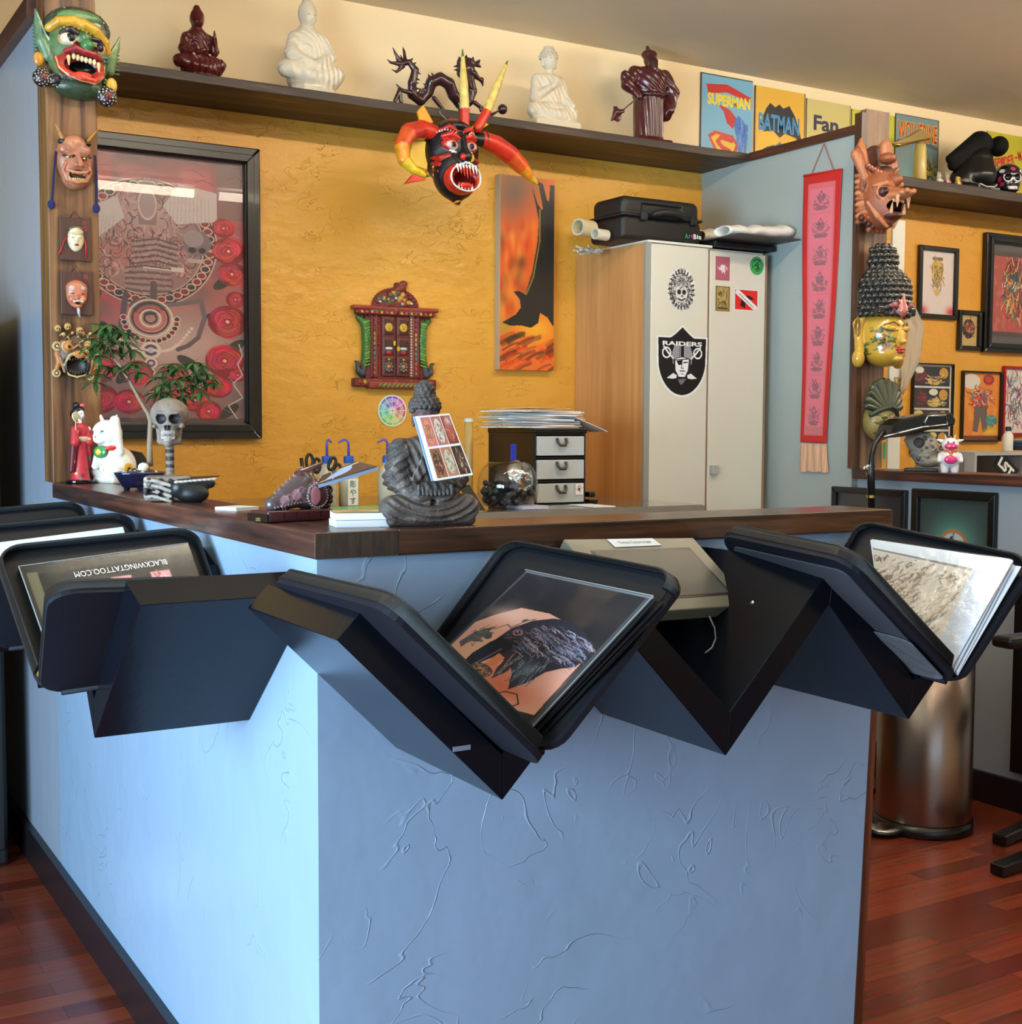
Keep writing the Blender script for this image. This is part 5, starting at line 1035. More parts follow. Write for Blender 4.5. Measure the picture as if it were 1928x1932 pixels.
# clear tube with cap, phone stand, green mat, papers
q = at(884, 945, 3.9); q.z = DZ+.001; ht = at(884, 790, 3.9).z-DZ
t = thing('plastic_tube', 'tall clear plastic tube with white cap behind the buddha', 'tube', q)
MB().lathe([(.015, 0), (.015, ht-.012)], q, 20).build('tube_body', mat('yellowish_plastic', (222, 190, 120), .2, alpha=.6), t, smooth=True); MB().lathe([(.017, ht-.012), (.017, ht)], q, 20).build('cap', mat('cap_white', (226, 222, 210), .4), t)
q = at(897, 930, 3.3); t = thing('tilted_card_holder', 'small black panel tilted against a wooden block behind the buddha arm', 'holder', (q.x, 3.33, DZ))
P = [Vector((q.x+a, 3.31+b, DZ+c_)) for a, b, c_ in ((-.035, .03, .075), (.005, .03, .075), (.040, 0, .004), (0, 0, .004))]; MB().prism(P, (0, 0, 0), (0, .004, .003)).build('panel', plastic_black, t)
MB().prism([Vector((q.x-.05, 3.345, DZ+.001)), Vector((q.x-.035, 3.345, DZ+.07)), Vector((q.x-.01, 3.345, DZ+.001))], (0, 0, 0), (0, .02, 0)).build('wood_block', mat('pale_wood', (190, 150, 100), .5), t)
o = box('green_mat', at(600, 950, 3.45).x, at(775, 950, 3.45).x, 3.38, 3.64, DZ+.0005, DZ+.006, mat('green_plastic', (120, 190, 130), .3)); tag(o, 'translucent green tray mat on the desk under the wash bottles', 'mat')
o = box('notebook', at(985, 960, 3.33).x, at(1035, 960, 3.33).x, 3.33, 3.42, DZ+.001, DZ+.010, mat('pale_violet_paper', (190, 186, 206), .6)); tag(o, 'pale violet pad of notes on the desk in front of the drawer tower', 'notepad')
t = box('receipt', at(1130, 965, 3.28).x, at(1172, 965, 3.28).x, 3.31, 3.45, DZ+.001, DZ+.004, whitepaper); tag(t, 'white receipt strip on the desk by the wood-sided locker', 'receipt')
t = thing('stapler', 'black stapler beside the drawer tower', 'stapler', (x1+.03, 3.6, DZ)); box('base', x1+.012, x1+.045, 3.54, 3.70, DZ+.0005, DZ+.010, plastic_black, t, bevel=.002); box('arm', x1+.016, x1+.041, 3.55, 3.70, DZ+.018, DZ+.036, plastic_black, t, bevel=.004); box('hinge', x1+.018, x1+.039, 3.68, 3.70, DZ+.010, DZ+.02, plastic_black, t)
q = at(966, 855, 3.62); t = box('blue_folder', q.x-.012, q.x+.004, 3.60, 3.612, DZ+.001, q.z+.03, mat('blue_plastic', (36, 60, 170), .35)); tag(t, 'bright blue folder standing behind the steel-lidded jar', 'folder')
# black round chair back behind the cat
q = W(247, 905, Y=3.75); q.z = DZ+.0005; t = thing('mesh_basket', 'round black mesh basket on the desk behind the lucky cat', 'basket', q); r = 38*mpp(q); h = W(262, 849, Y=3.75).z-q.z
MB().lathe([(r*.9, 0), (r, .01), (r, h*.5), (r*.86, h*.8), (r*.55, h*.96), (.0, h)], q, 36).build('mesh_body', mat('black_mesh', (40, 42, 42), .5, bump=(600, .6, 'wave')), t, smooth=True)
MB().tube([q+Vector((r*1.01*math.cos(x), r*1.01*math.sin(x), .012)) for x in [2*PI*i/30 for i in range(30)]], .003, 6, closed=True).build('wire_rim', MATS['black_satin'], t, smooth=True)
# ================================================================ tall locker
LY0 = 3.82; LZ = W(1338, 465, Y=LY0).z; lx0 = W(1228, 460, Y=LY0).x; lx1 = W(1446, 477, Y=LY0).x; lxm = W(1340, 465, Y=LY0).x
tk = thing('tall_locker', 'tall white two-door locker with wooden side in the booth corner', 'locker', ((lx0+lx1)/2, 3.9, 0))
lw_ = wood('locker_side_wood', (190, 134, 78), (216, 160, 100), 'Z', .45, .5); lwh = mat('locker_white', (222, 218, 200), .35); lgy = mat('locker_edge_grey', (150, 150, 144), .4)
box('side_panel', lx0-.02, lx0, LY0+.012, B-.004, 0, LZ-.004, lw_, tk); box('body', lx0, lx1, LY0+.02, B-.004, 0, LZ-.004, lwh, tk); box('edge_strip', lx0-.0205, lx0+.004, LY0+.002, LY0+.014, 0, LZ-.003, lgy, tk)
d1 = box('door', lx0+.004, lxm-.008, LY0, LY0+.019, .02, LZ-.008, lwh, tk, bevel=.002); d2 = box('door', lxm+.004, lx1-.004, LY0, LY0+.019, .02, LZ-.014, lwh, tk, bevel=.002)
box('gap_strip', lxm-.0075, lxm+.0035, LY0+.006, LY0+.0195, .02, LZ-.01, mat('tan_edge', (150, 118, 90), .5), tk)
box('side_edge', lx1-.0035, lx1+.006, LY0, LY0+.02, 0, LZ-.01, MATS['tan_edge'], tk)
q = W(1343, 886, Y=LY0); box('handle', q.x-.013, q.x+.014, LY0-.022, LY0-.0005, q.z-.018, q.z+.018, mat('handle_grey', (176, 176, 172), .35), tk, bevel=.003)
tp_ = box('top_board', lx0-.012, lxm+.01, LY0+.0, B-.01, LZ-.004, LZ+.004, mat('white_board', (232, 228, 214), .4), tk)
def sticker(name, label, x0, y0, x1, y1, cv, shape=None, nrm=.0008):
    a = W(x0, y0, Y=LY0); b = W(x1, y1, Y=LY0); t = thing(name, label, 'sticker', ((a.x+b.x)/2, LY0, b.z)); o = cv.mesh('print', (a.x, LY0-nrm, a.z), (b.x, LY0-nrm, a.z), (b.x, LY0-nrm, b.z), (a.x, LY0-nrm, b.z), artg, t)
    if shape:
        bm = bmesh.new(); bm.from_mesh(o.data); w_ = (b.x-a.x)/2; h_ = (a.z-b.z)/2; kill = []
        for v in bm.verts:
            u = v.co.x/w_; z = (v.co.z-h_)/h_
            if not shape(u, z): kill.append(v)
        bmesh.ops.delete(bm, geom=kill, context='VERTS'); bm.to_mesh(o.data); bm.free()
    return t, a, b
# shield
def shield(u, z, s=1.):
    u = abs(u)/s; z = z/s
    if z > .68+.32*max(0, 1-u/.5)**1.2: return False
    if z > -.05: return u < .97+.03*z
    return u < .97*math.sqrt(max(0, 1-((-.05-z)/.97)**1.75))
c = Cv(-1, -1, 1, 1, (240, 240, 236), 190, 260)
M = np.vectorize(lambda u, z: shield(u, -z, .93))(c.X, c.Y); c.put(M, (22, 22, 24))
c.poly([(-.36, .1), (-.40, -.2), (-.30, -.42), (0, -.50), (.30, -.42), (.40, -.2), (.36, .1), (.22, .0), (-.22, .0)], (150, 152, 156)); c.poly([(-.05, -.5), (.06, -.5), (.06, -.08), (-.05, -.08)], (20, 20, 22)); c.poly([(-.11, -.5), (-.08, -.5), (-.08, -.08), (-.11, -.08)], (20, 20, 22))
c.poly([(-.34, -.04), (-.30, .32), (-.20, .48), (0, .56), (.20, .48), (.30, .32), (.34, -.04), (.16, -.10), (-.16, -.10)], (40, 40, 44)); c.poly([(-.27, -.05), (-.25, .26), (-.12, .44), (.10, .44), (.22, .26), (.26, -.05), (.0, -.10)], (240, 240, 238))
c.poly([(-.22, .0), (.02, -.03), (.0, .10), (-.14, .12)], (16, 16, 18)); c.line([(-.27, -.02), (.26, -.06)], .025, (16, 16, 18)); c.line([(.06, .05), (.20, .03)], .035, (30, 30, 34)); c.line([(.0, .05), (-.03, .2), (.05, .2)], .03, (90, 90, 94)); c.line([(-.08, .28), (.1, .28)], .03, (60, 60, 64)); c.line([(-.05, .36), (.06, .36)], .02, (120, 120, 124))
for sg in (-1, 1):
    c.line([(sg*.70, -.38), (sg*.52, -.20), (sg*.36, -.08)], .055, (240, 240, 236)); c.ring(sg*.60, -.22, .15, .05, (240, 240, 236), 1, .9); c.poly([(sg*.20, .40), (sg*.34, .34), (sg*.58, .48), (sg*.36, .50), (sg*.22, .48)], (240, 240, 236))
c.poly([(-.16, .52), (.04, .5), (.16, .50), (.02, .64), (-.06, .66)], (120, 120, 124))
t, a, b = sticker('shield_emblem', 'black and white shield sticker with a helmeted eye-patch head on the locker', 1238, 610, 1334, 750, c, shield)
text('lettering', 'RAIDERS', .0165, ((a.x+b.x)/2, LY0-.0012, a.z-(a.z-b.z)*.262), (1, 0, 0), (0, 0, 1), mat('sticker_white', (244, 244, 240), .4), t, width=(b.x-a.x)*.76, bold=.035)
# skull sticker
c = Cv(-1, -1, 1, 1, (236, 234, 226), 140, 190); c.scribble(0, 0, .9, .9, 240, .03, [(40, 40, 42), (120, 120, 120), (70, 70, 70)], 3, .8); c.ell(0, .18, .42, .42, (220, 218, 210)); c.scribble(0, -.45, .5, .35, 120, .03, [(30, 30, 32), (200, 200, 196)], 5)
for sg in (-1, 1): c.ell(sg*.18, .12, .14, .12, (30, 30, 32))
c.poly([(-.05, .32), (.05, .22), (.12, .36)], (40, 40, 42)); c.line([(-.25, .44), (0, .52), (.25, .42)], .08, (50, 50, 52)); 
for i in range(24): a_ = 2*PI*i/24; c.line([(.72*math.cos(a_), .78*math.sin(a_)), (.9*math.cos(a_), .93*math.sin(a_))], .09, (50, 50, 52))
sticker('skull_sticker', 'oval black and white sticker of a skull in a feather headdress', 1260, 504, 1311, 588, c, lambda u, z: u*u+abs(z)**2.4 < 1)
c = Cv(0, 0, 10, 18, (168, 92, 104), 60, 100); c.rect(.6, .6, 9.4, 17.4, (176, 96, 108)); c.scribble(5, 9, 2.4, 3, 26, .7, [(240, 226, 226)], 2); t, a, b = sticker('pink_sticker', 'dusty pink rectangular sticker with white characters on the locker', 1350, 483, 1376, 530, c)
text('lettering', '祥', .022, ((a.x+b.x)/2, LY0-.0012, (a.z+b.z)/2), (1, 0, 0), (0, 0, 1), MATS['sticker_white'], t)
c = Cv(-1, -1, 1, 1, (30, 30, 30), 70, 90); c.ell(0, 0, .93, .93, (60, 176, 80)); c.ring(0, 0, .66, .06, (20, 60, 30)); c.scribble(0, .1, .45, .4, 16, .14, [(16, 70, 30)], 4); c.scribble(0, -.6, .5, .15, 12, .1, [(16, 80, 34)], 6); sticker('green_sticker', 'round bright green sticker on the locker', 1415, 483, 1440, 520, c, lambda u, z: u*u+z*z < 1)
c = Cv(0, 0, 10, 18, (110, 92, 44), 60, 90); c.rect(.7, .7, 9.3, 17.3, (166, 146, 84)); c.scribble(5, 8, 3.4, 6, 36, .5, [(90, 70, 30), (190, 170, 110), (60, 50, 30)], 5); c.rect(1.5, 15, 8.5, 16.6, (90, 74, 40)); sticker('gold_sticker', 'olive gold rectangular sticker of a carved figure', 1350, 539, 1376, 588, c)
c = Cv(0, 0, 20, 18, (236, 230, 226), 90, 80); c.rect(.8, .8, 19.2, 17.2, (222, 40, 30)); c.poly([(2, 2), (8, 6), (12, 5), (17, 8), (10, 9), (9, 16), (5, 14), (6, 9)], (24, 20, 22)); c.poly([(1.5, 1), (4, 1), (19, 14), (19, 17), (16, 17), (1, 4)], (236, 236, 232)); c.line([(4, 4), (16, 15)], .6, (130, 130, 130)); t, a, b = sticker('red_bird_sticker', 'red sticker of a black bird crossed by a white band', 1385, 544, 1430, 588, c)
# --- things on the locker
art = thing('art_case', 'black plastic art case with handle on top of the locker', 'case', (2.95, LY0+.14, LZ+.005)); q0 = W(1166, 455, Y=LY0+.05); q1 = W(1328, 458, Y=LY0+.03); zt = W(1250, 378, Y=LY0+.05).z
x0, x1, z0 = q0.x, q1.x, LZ+.0045; H_ = zt-z0; yf = LY0+.03; D_ = .22; cs = mat('case_plastic', (24, 24, 24), .5, bump=(300, .3, 'noise'))
s = Sc(); s.b(((x1-x0)/2, D_/2, H_*.28), ((x1-x0)/2-.006, D_/2-.006, H_*.28), (22, 22, 22), rd=.018); s.build('case_base', cs, art, n=80, loc=Vector((x0, yf, z0))-Vector((2.95, LY0+.14, LZ+.005)))
s = Sc(); s.b(((x1-x0)/2, D_/2, H_*.78), ((x1-x0)/2-.010, D_/2-.01, H_*.25), (26, 26, 26), rd=.028).b(((x1-x0)/2, D_/2, H_*.58), ((x1-x0)/2-.002, D_/2-.002, H_*.035), (22, 22, 22), rd=.006, k=.006).b(((x1-x0)*.5, -.001, H_*.76), ((x1-x0)*.24, .02, H_*.10), None, '-', .008); s.build('lid', cs, art, n=90, loc=Vector((x0, yf, z0))-Vector((2.95, LY0+.14, LZ+.005)))
cx = (x0+x1)/2+.01; MB().tube([(cx-.07, yf-.002, z0+H_*.56), (cx-.062, yf-.02, z0+H_*.62), (cx-.03, yf-.024, z0+H_*.66), (cx+.03, yf-.024, z0+H_*.66), (cx+.062, yf-.02, z0+H_*.62), (cx+.07, yf-.002, z0+H_*.56)], [.009, .011, .013, .013, .011, .009], 10).build('handle', cs, art, smooth=True)
for q in (-.10, .13): box('latch', cx+q-.015, cx+q+.015, yf-.006, yf+.004, z0+H_*.46, z0+H_*.66, cs, art, bevel=.003)
hs_ = (('A', (50, 170, 90)), ('r', (60, 150, 200)), ('t', (220, 60, 50)), ('B', (240, 240, 236)), ('i', (240, 240, 236)), ('n', (240, 240, 236))); wx = [.016, .009, .009, .015, .006, .013]; xx = x1-.092
for i, (ch, cl) in enumerate(hs_): text('lettering', ch, .0185 if ch in 'AB' else .0145 if ch in 'it' else .0125, (xx+wx[i]/2, yf-.0008, z0+H_*.2-(.0 if ch in 'ABit' else .002)), (1, 0, 0), (0, 0, 1), mat('ink_%d_%d' % cl[:2], cl, .4), art, width=wx[i]*.9, bold=.03); xx += wx[i]+.002
def rollp(name, label, p0, p1, r, m, cat='tube', hollow=True):
    p0 = Vector(p0); p1 = Vector(p1); t = thing(name, label, cat, p0); d = (p1-p0).normalized()
    mb = MB(); mb.tube([p0, p1], r, 24, cap=False); mb.tube([p1, p0], r*.78, 24, cap=False); 
    n = 24; V = mb.V; a0 = V[0:n]; b0 = V[3*n:4*n]
    mb.F += [(i, (i+1) % n, 3*n+(-(i+1)) % n, 3*n+(-i) % n) for i in range(0)]
    mb.build('paper_wall', m, t, smooth=True)
    u = d.orthogonal().normalized(); v = d.cross(u)
    R_ = [p0+(u*math.cos(2*PI*i/24)+v*math.sin(2*PI*i/24))*r for i in range(24)]+[p0+(u*math.cos(2*PI*i/24)+v*math.sin(2*PI*i/24))*r*.78 for i in range(24)]
    mesh('rim', R_, [(i, (i+1) % 24, 24+(i+1) % 24, 24+i) for i in range(24)], mat('rim_grey', (190, 184, 168), .6), t)
    MB().tube([p0.lerp(p1, .5), p0.lerp(p1, .51)], r*.77, 20).build('end_plug', mat('shade_grey', (120, 112, 98), .7), t)
    return t
tubem = mat('cardboard_tube', (222, 206, 160), .6); a = W(1090, 428, Y=LY0+.16)
rollp('mailing_tube', 'fat cream cardboard tube lying on the locker behind the black case', a, a+Vector((.075, .02, 0)), .031, tubem)
a = W(1122, 461, Y=LY0+.10); rollp('paper_roll', 'thin rolled white paper poking out below the cardboard tube', (a.x, a.y, LZ+.024), (a.x+.06, a.y+.012, LZ+.024), .020, mat('roll_white', (226, 218, 196), .6))
t = thing('crumpled_wrap', 'crumpled clear wrapper hanging over the locker edge', 'wrapper', W(1090, 475, Y=LY0+.2)); s = Sc(); g = random.Random(4); b = Vector((0, 0, 0))
for i in range(16): s.c((g.uniform(-.02, .10), g.uniform(-.02, .02), g.uniform(-.008, .018)), (g.uniform(-.02, .10), g.uniform(-.02, .02), g.uniform(-.008, .018)), .005, .003, (200, 196, 180), k=.004)
q = W(1085, 470, Y=LY0+.2); s.build('wrap', mat('wrap_plastic', (255, 255, 255), .25, vc=True, alpha=.8), t, n=70, loc=(0, 0, .005))
# dark portfolio and rolled drawings
q0 = W(1330, 462, Y=LY0+.03); q1 = W(1516, 460, Y=3.62)
o = thing('drawing_portfolio', 'flat dark portfolio overhanging the locker under rolled drawings', 'portfolio', (3.3, LY0+.1, LZ+.006)); xr = min(XW-.01, 3.45)
MB().box(lxm+.02, XW-.012, 3.675, 4.1, LZ+.0295, LZ+.0345).build('top_folder', mat('portfolio_grey', (70, 64, 62), .5), o)
MB().box(lxm+.012, XW-.012, LY0-.012, LY0+.20, LZ-.012+.014, LZ+.0225).build('black_box', MATS['black_satin'], o, bevel=.004); MB().box(lxm+.03, XW-.03, LY0-.02, 4.1, LZ+.0226, LZ+.0290).build('black_folder', MATS['black_satin'], o)
g = random.Random(9)
def curl(name, label, x0, x1, y, z, r, w_, m):
    """loosely rolled sheet: spiral section swept along X"""
    sec = []; 
    for i in range(40): a = i/39*2*PI*1.35; rr = r*(1-.10*i/39); sec.append((rr*math.cos(a)*1.35, rr*math.sin(a)*.62))
    V = []; F = []
    for k in range(14):
        f = k/13; xx = x0+(x1-x0)*f; sc_ = 1-.35*f+.06*math.sin(k*2.1)
        for a, b in sec: V.append((xx+.004*math.sin(a*80), y+a*sc_+f*.02, z+b*sc_+r*.62*sc_+.003*math.sin(k*1.3)))
    n = len(sec)
    for k in range(13):
        for i in range(n-1): F.append((k*n+i, k*n+i+1, (k+1)*n+i+1, (k+1)*n+i))
    o = mesh(name, V, F, m, None, True); sm = o.modifiers.new('thick', 'SOLIDIFY'); sm.thickness = .0008; tag(o, label, 'rolled drawing'); return o
rp = mat('drawing_paper', (232, 226, 214), .5)
curl('rolled_drawing', 'loosely rolled white drawing lying on the dark portfolio', XW-.02, lxm+.02, 3.76, LZ+.037, .044, .3, rp)
curl('rolled_drawing', 'second rolled sheet, behind the front one on the locker', XW-.04, lxm+.06, 3.96, LZ+.037, .058, .3, mat('drawing_paper_warm', (226, 214, 190), .5))
# ================================================================ masks on the posts; one unit = one photo pixel at the mask's depth
maskm = mat('mask_paint', (255, 255, 255), .36, vc=True, coat=.12, var=(45, .2, (150, 146, 130)), bump=(160, .25, 'noise')); carved = mat('carved_wood_mask', (255, 255, 255), .38, vc=True, bump=(300, .3, 'noise'))
class MK:
    def __init__(s, cx, cy, Y, name, label, cat='mask', rz=0, at=None):
        q = at if at is not None else W(cx, cy, Y=Y); s.k = mpp(q); s.cx = cx; s.cy = cy; s.q = q; s.t = thing(name, label, cat, q, rz=rz)
    def p(s, x, y, d=0): return (x-s.cx, -d, s.cy-y)
    def path(s, sc, P, r, col, op='+', k=1.): sc.path([s.p(*a) for a in P], r, col, op, k)
    def e(s, sc, x, y, d, r, col, op='+', k=1., rot=None): sc.e(s.p(x, y, d), r, col, op, k, rot)
    def build(s, sc, name, m, n=100, **kw): return sc.build(name, m, s.t, n=n, scale=s.k, **kw)
GN = (92, 118, 72); GD = (56, 72, 50); GL = (120, 150, 90); RD = (178, 44, 34); GOLD = (220, 164, 50); DK = (34, 28, 28)
m = MK(147, 190, YP-.002, 'demon_mask', 'large green painted demon mask with gold brow and open red mouth')
s = Sc(); E = lambda *a, **k: m.e(s, *a, **k); P = lambda *a, **k: m.path(s, *a, **k)
E(147, 104, 6, (57, 34, 72), GN); E(147, 168, 8, (46, 26, 22), GD, k=8); E(147, 60, 6, (60, 26, 40), GD, k=6)
P([(92, 70, 24), (108, 58, 34), (132, 56, 40), (150, 60, 42), (172, 66, 38), (192, 82, 28), (200, 98, 20)], [8, 9, 9, 10, 9, 8, 5], GOLD, k=2)
for i in range(14): E(96+i*7.6, 66-10*math.sin(i/13*PI)+i*1.6, 42-abs(i-7)*2.4, (2.4, 3, 4.5), (240, 190, 70), k=1)
E(147, 44, 26, (40, 14, 13), (104, 140, 88), k=4); E(175, 56, 32, (10, 4, 5), (170, 196, 190), k=1)
P([(112, 78, 33), (126, 70, 38), (140, 76, 38)], [4, 5.5, 4], (50, 40, 44)); P([(164, 82, 37), (180, 82, 34), (194, 94, 24)], [4, 5, 4], (50, 40, 44))
for i in range(7): E(112+i*4.2, 76-5*math.sin(i/6*PI), 41, 1.1, (220, 200, 190), 'p'); E(164+i*4.6, 82+i*1.4, 40-i*2, 1.1, (220, 200, 190), 'p')
E(124, 88, 27, (18, 12, 15), (206, 140, 100), k=2); E(124, 88, 32, (14.5, 11, 12), (234, 214, 180), k=.6); E(127, 86, 38, (8, 8, 8.4), (20, 22, 30), k=.4)
E(180, 97, 24, (14, 12, 14), (206, 140, 100), k=2); E(180, 97, 28, (11, 10, 11.5), (226, 206, 172), k=.6); E(181, 96, 33, (7.4, 7, 8.6), (20, 22, 30), k=.4)
E(155, 82, 40, (10, 8, 7), GN, k=3); E(155, 98, 46, (12, 12, 11), (66, 128, 70), k=3); E(138, 98, 40, (6.5, 7, 6.5), (150, 70, 50), k=1); E(138, 97, 46, (3.4, 6, 4), (70, 24, 20), '-', .5); E(171, 102, 38, (6, 7, 6.5), (150, 70, 50), k=1); E(171, 101, 44, (3.2, 6, 4), (70, 24, 20), '-', .5)
E(146, 132, 28, (43, 16, 28), RD, k=3); E(146, 134, 44, (33, 17, 16), (150, 30, 26), '-', 2); E(148, 137, 40, (24, 26, 12), (10, 6, 6), '-', 1)
P([(118, 112, 42), (134, 106, 46), (150, 111, 48), (168, 113, 46), (181, 119, 38)], [5, 7, 6, 6, 5], (150, 34, 40)); P([(103, 122, 24), (108, 140, 32), (124, 152, 38), (146, 158, 42), (168, 160, 40), (184, 146, 32), (188, 128, 22)], [4, 5, 6, 7, 6, 5, 4], (200, 52, 34))
P([(102, 121, 27), (106, 142, 36), (122, 156, 41), (146, 163, 45), (170, 165, 42), (187, 149, 34), (191, 128, 25)], 1.6, (226, 176, 110), k=.2)
for i in range(6): E(131+i*7.4, 121+i*1.1, 44, (3.6, 4, 6), (236, 216, 168), k=.2)
for x, y in ((122, 130), (176, 136)): m.path(s, [(x, y-8, 42), (x, y+8, 46)], [4, 1.5], (226, 190, 130), k=.5)
E(148, 151, 38, (17, 10, 6), (216, 60, 34), k=1.5)
g = random.Random(12)
for i in range(120):
    x = g.uniform(94, 205); y = g.uniform(22, 62); d = ((x-147)/60)**2+((y-60)/40)**2
    if .35 < d < 1: E(x, y, 7+26*math.sqrt(max(0, 1-d)), g.uniform(1, 1.9), g.choice([(200, 180, 150), (150, 60, 50), (70, 100, 70), (40, 34, 34)]), k=.2)
for i in range(70):
    x = g.uniform(98, 198); y = g.uniform(100, 186); d = ((x-147)/57)**2+((y-104)/76)**2
    if .6 < d < 1.1: E(x, y, 8+30*math.sqrt(max(0, 1.1-d)), g.uniform(1.4, 3.4), g.choice([(90, 134, 90), (60, 100, 110), (120, 146, 96), (50, 76, 50)]), k=1.2)
P([(72, 34, 4), (76, 60, 6), (82, 92, 8), (92, 118, 10)], [1.5, 7, 11, 10], (104, 134, 98), k=3); P([(74, 40, 9), (88, 80, 14), (100, 96, 14)], [1, 2.4, 3], (170, 190, 160), k=1)
P([(226, 62, 4), (218, 84, 8), (208, 104, 10), (206, 130, 8)], [1.5, 6, 10, 8], (116, 140, 90), k=3); P([(224, 66, 9), (206, 98, 16), (198, 106, 16)], [1, 2.4, 3], (176, 190, 130), k=1)
for i in range(8): E(69+i*.3, 66+i*6.5, 8, (5, 4, 1.8), (80, 110, 76), k=.6); E(219, 84+i*7, 8, (5, 4, 1.8), (96, 120, 70), k=.6)
E(75, 126, 12, (9.5, 6, 13), (224, 150, 40), k=.5); E(207, 157, 12, (10.5, 6, 15), (236, 186, 60), k=.5)
E(80, 160, 14, (17, 14, 17), DK, k=.5); E(103, 162, 16, (12, 12, 12), DK, k=2); E(196, 180, 18, (19, 15, 19), DK, k=.5)
for bx, by, bd, R_ in ((80, 160, 14, 17), (103, 162, 16, 12), (196, 180, 18, 19)):
    for i in range(34):
        a = i*2.4; r = R_*math.sqrt(i/36); E(bx+r*math.cos(a), by+r*math.sin(a), bd+math.sqrt(max(0, R_*R_-r*r))*.78, 1.5, RD if (r < R_*.42) else (206, 190, 176), k=.1)
m.build(s, 'face', maskm, n=150, flat=(1, 2, -1))
# hannya
m = MK(140, 360, YP-.002, 'horned_mask', 'small copper coloured horned grinning mask with dark blue tassels')
SKN = (186, 116, 84); s = Sc(); E = lambda *a, **k: m.e(s, *a, **k); P = lambda *a, **k: m.path(s, *a, **k)
E(140, 302, 2, (34, 22, 44), SKN); E(141, 336, 6, (24, 18, 22), SKN, k=8); E(139, 276, 12, (20, 14, 16), (196, 128, 92), k=6)
for x, c_ in ((124, (150, 96, 84)), (155, (170, 120, 100))): E(x, 288, 18, (14, 8, 10), SKN, k=3); E(x, 286, 26, (8, 6, 6), c_, 'p')
for x in (126, 156): P([(x-10, 300, 22), (x, 303, 25), (x+10, 299, 23)], 2.2, (40, 26, 22), k=.3); E(x, 303.5, 26, (6, 2.4, 1.8), (226, 196, 120), k=.2); E(x+1, 303.5, 28, (1.8, 2, 1.8), (16, 12, 10), k=.1)
P([(143, 292, 24), (145, 310, 30), (146, 316, 32)], [2.5, 4, 5], SKN, k=2.5); E(138, 317, 28, (4, 4, 3), SKN, k=1.5); E(154, 317, 27, (4, 4, 3), SKN, k=1.5)
E(143, 334, 26, (17, 10, 9), (60, 20, 16), '-', 1); P([(124, 325, 22), (134, 330, 27), (144, 331, 29), (156, 329, 27), (164, 323, 20)], [2, 3, 3.4, 3, 2], (206, 130, 96), k=1)
for i in range(6): E(132+i*4.4, 331.6, 27-abs(i-2.5), (2, 2, 1.8), (226, 196, 120), k=.1); E(134+i*3.8, 341, 25-abs(i-2.5), (1.8, 2, 1.8), (220, 186, 110), k=.1)
P([(130, 346, 22), (144, 348, 25), (158, 345, 21)], [2, 2.8, 2], (200, 122, 86), k=1); P([(122, 312, 20), (116, 326, 18), (124, 344, 18)], 2.5, (196, 126, 94), k=2); P([(164, 312, 18), (168, 326, 16), (160, 344, 17)], 2.5, (190, 118, 84), k=2)
E(120, 272, 8, (10, 8, 6), (26, 24, 24), k=1); E(162, 272, 8, (9, 8, 6), (26, 24, 24), k=1)
m.build(s, 'face', maskm, n=110, flat=(1, 2, -1))
for P_ in ([(118, 268, 10), (110, 252, 12), (105, 243, 14)], [(164, 268, 10), (176, 252, 12), (187, 241, 14)]):
    s = Sc(); m.path(s, P_, [4.5, 2.6, .8], (176, 116, 44)); m.build(s, 'horn', maskm, n=40)
bl = mat('blue_cord', (36, 34, 90), .7, bump=(900, .6, 'wave'))
for x0, x1, x2 in ((106, 103, 100), (177, 180, 182)):
    T_ = MB(); T_.tube([MX[m.t.name] @ (Vector(m.p(x, y, d))*m.k) for x, y, d in ((x0, 292, 10), (x1, 330, 5), (x2-(1 if x2 < 140 else 3), 382, 4))], 2.2*m.k, 8); T_.build('tassel_cord', bl, m.t, smooth=True)
    s = Sc(); m.e(s, x2-3, 390, 6, (7, 5, 9), (30, 34, 92)); m.build(s, 'tassel', mat('blue_tassel', (255, 255, 255), .8, vc=True, bump=(900, .8, 'noise')), n=30)
# plaques
plq = wood('plaque_wood', (58, 34, 26), (88, 50, 36), 'Z', .45)
def plaque(x0, y0, x1, y1, label, ch):
    m = MK((x0+x1)/2, y1, YP-.001, 'mask_plaque', label, 'mask plaque'); a = Vector(m.p(x0, y1))*m.k; b = Vector(m.p(x1, y0))*m.k
    box('plaque_board', a.x, b.x, -.008, 0, a.z, b.z, plq, m.t, local=True, bevel=.002)
    M_ = MX[m.t.name]; h = b.z
    MB().tube([M_ @ Vector(v) for v in ((-.012, -.009, h-.005), (0, -.004, h+.013), (.012, -.009, h-.005))], .0011, 5).build('hanging_cord', mat('dark_cord', (24, 16, 14), .7), m.t)
    for i, c_ in enumerate(ch): text('lettering', c_, .0115, M_ @ Vector((b.x*.58, -.0085, h-.014-i*.015)), (1, 0, 0), (0, 0, 1), mat('red_ink', (200, 60, 40), .5), m.t)
    return m
m = plaque(113, 410, 170, 493, 'dark wooden plaque with a white-faced woman mask and red cords', '小面')
s = Sc(); m.e(s, 142, 452, 6, (15, 11, 24), (234, 214, 172)); m.e(s, 142, 440, 14, (13, 6, 6), (234, 214, 172), k=2); m.e(s, 142, 434, 8, (14.5, 8, 8), (90, 72, 60), k=.5); m.e(s, 142, 438, 13, (10, 6, 6), (236, 216, 176), k=.5)
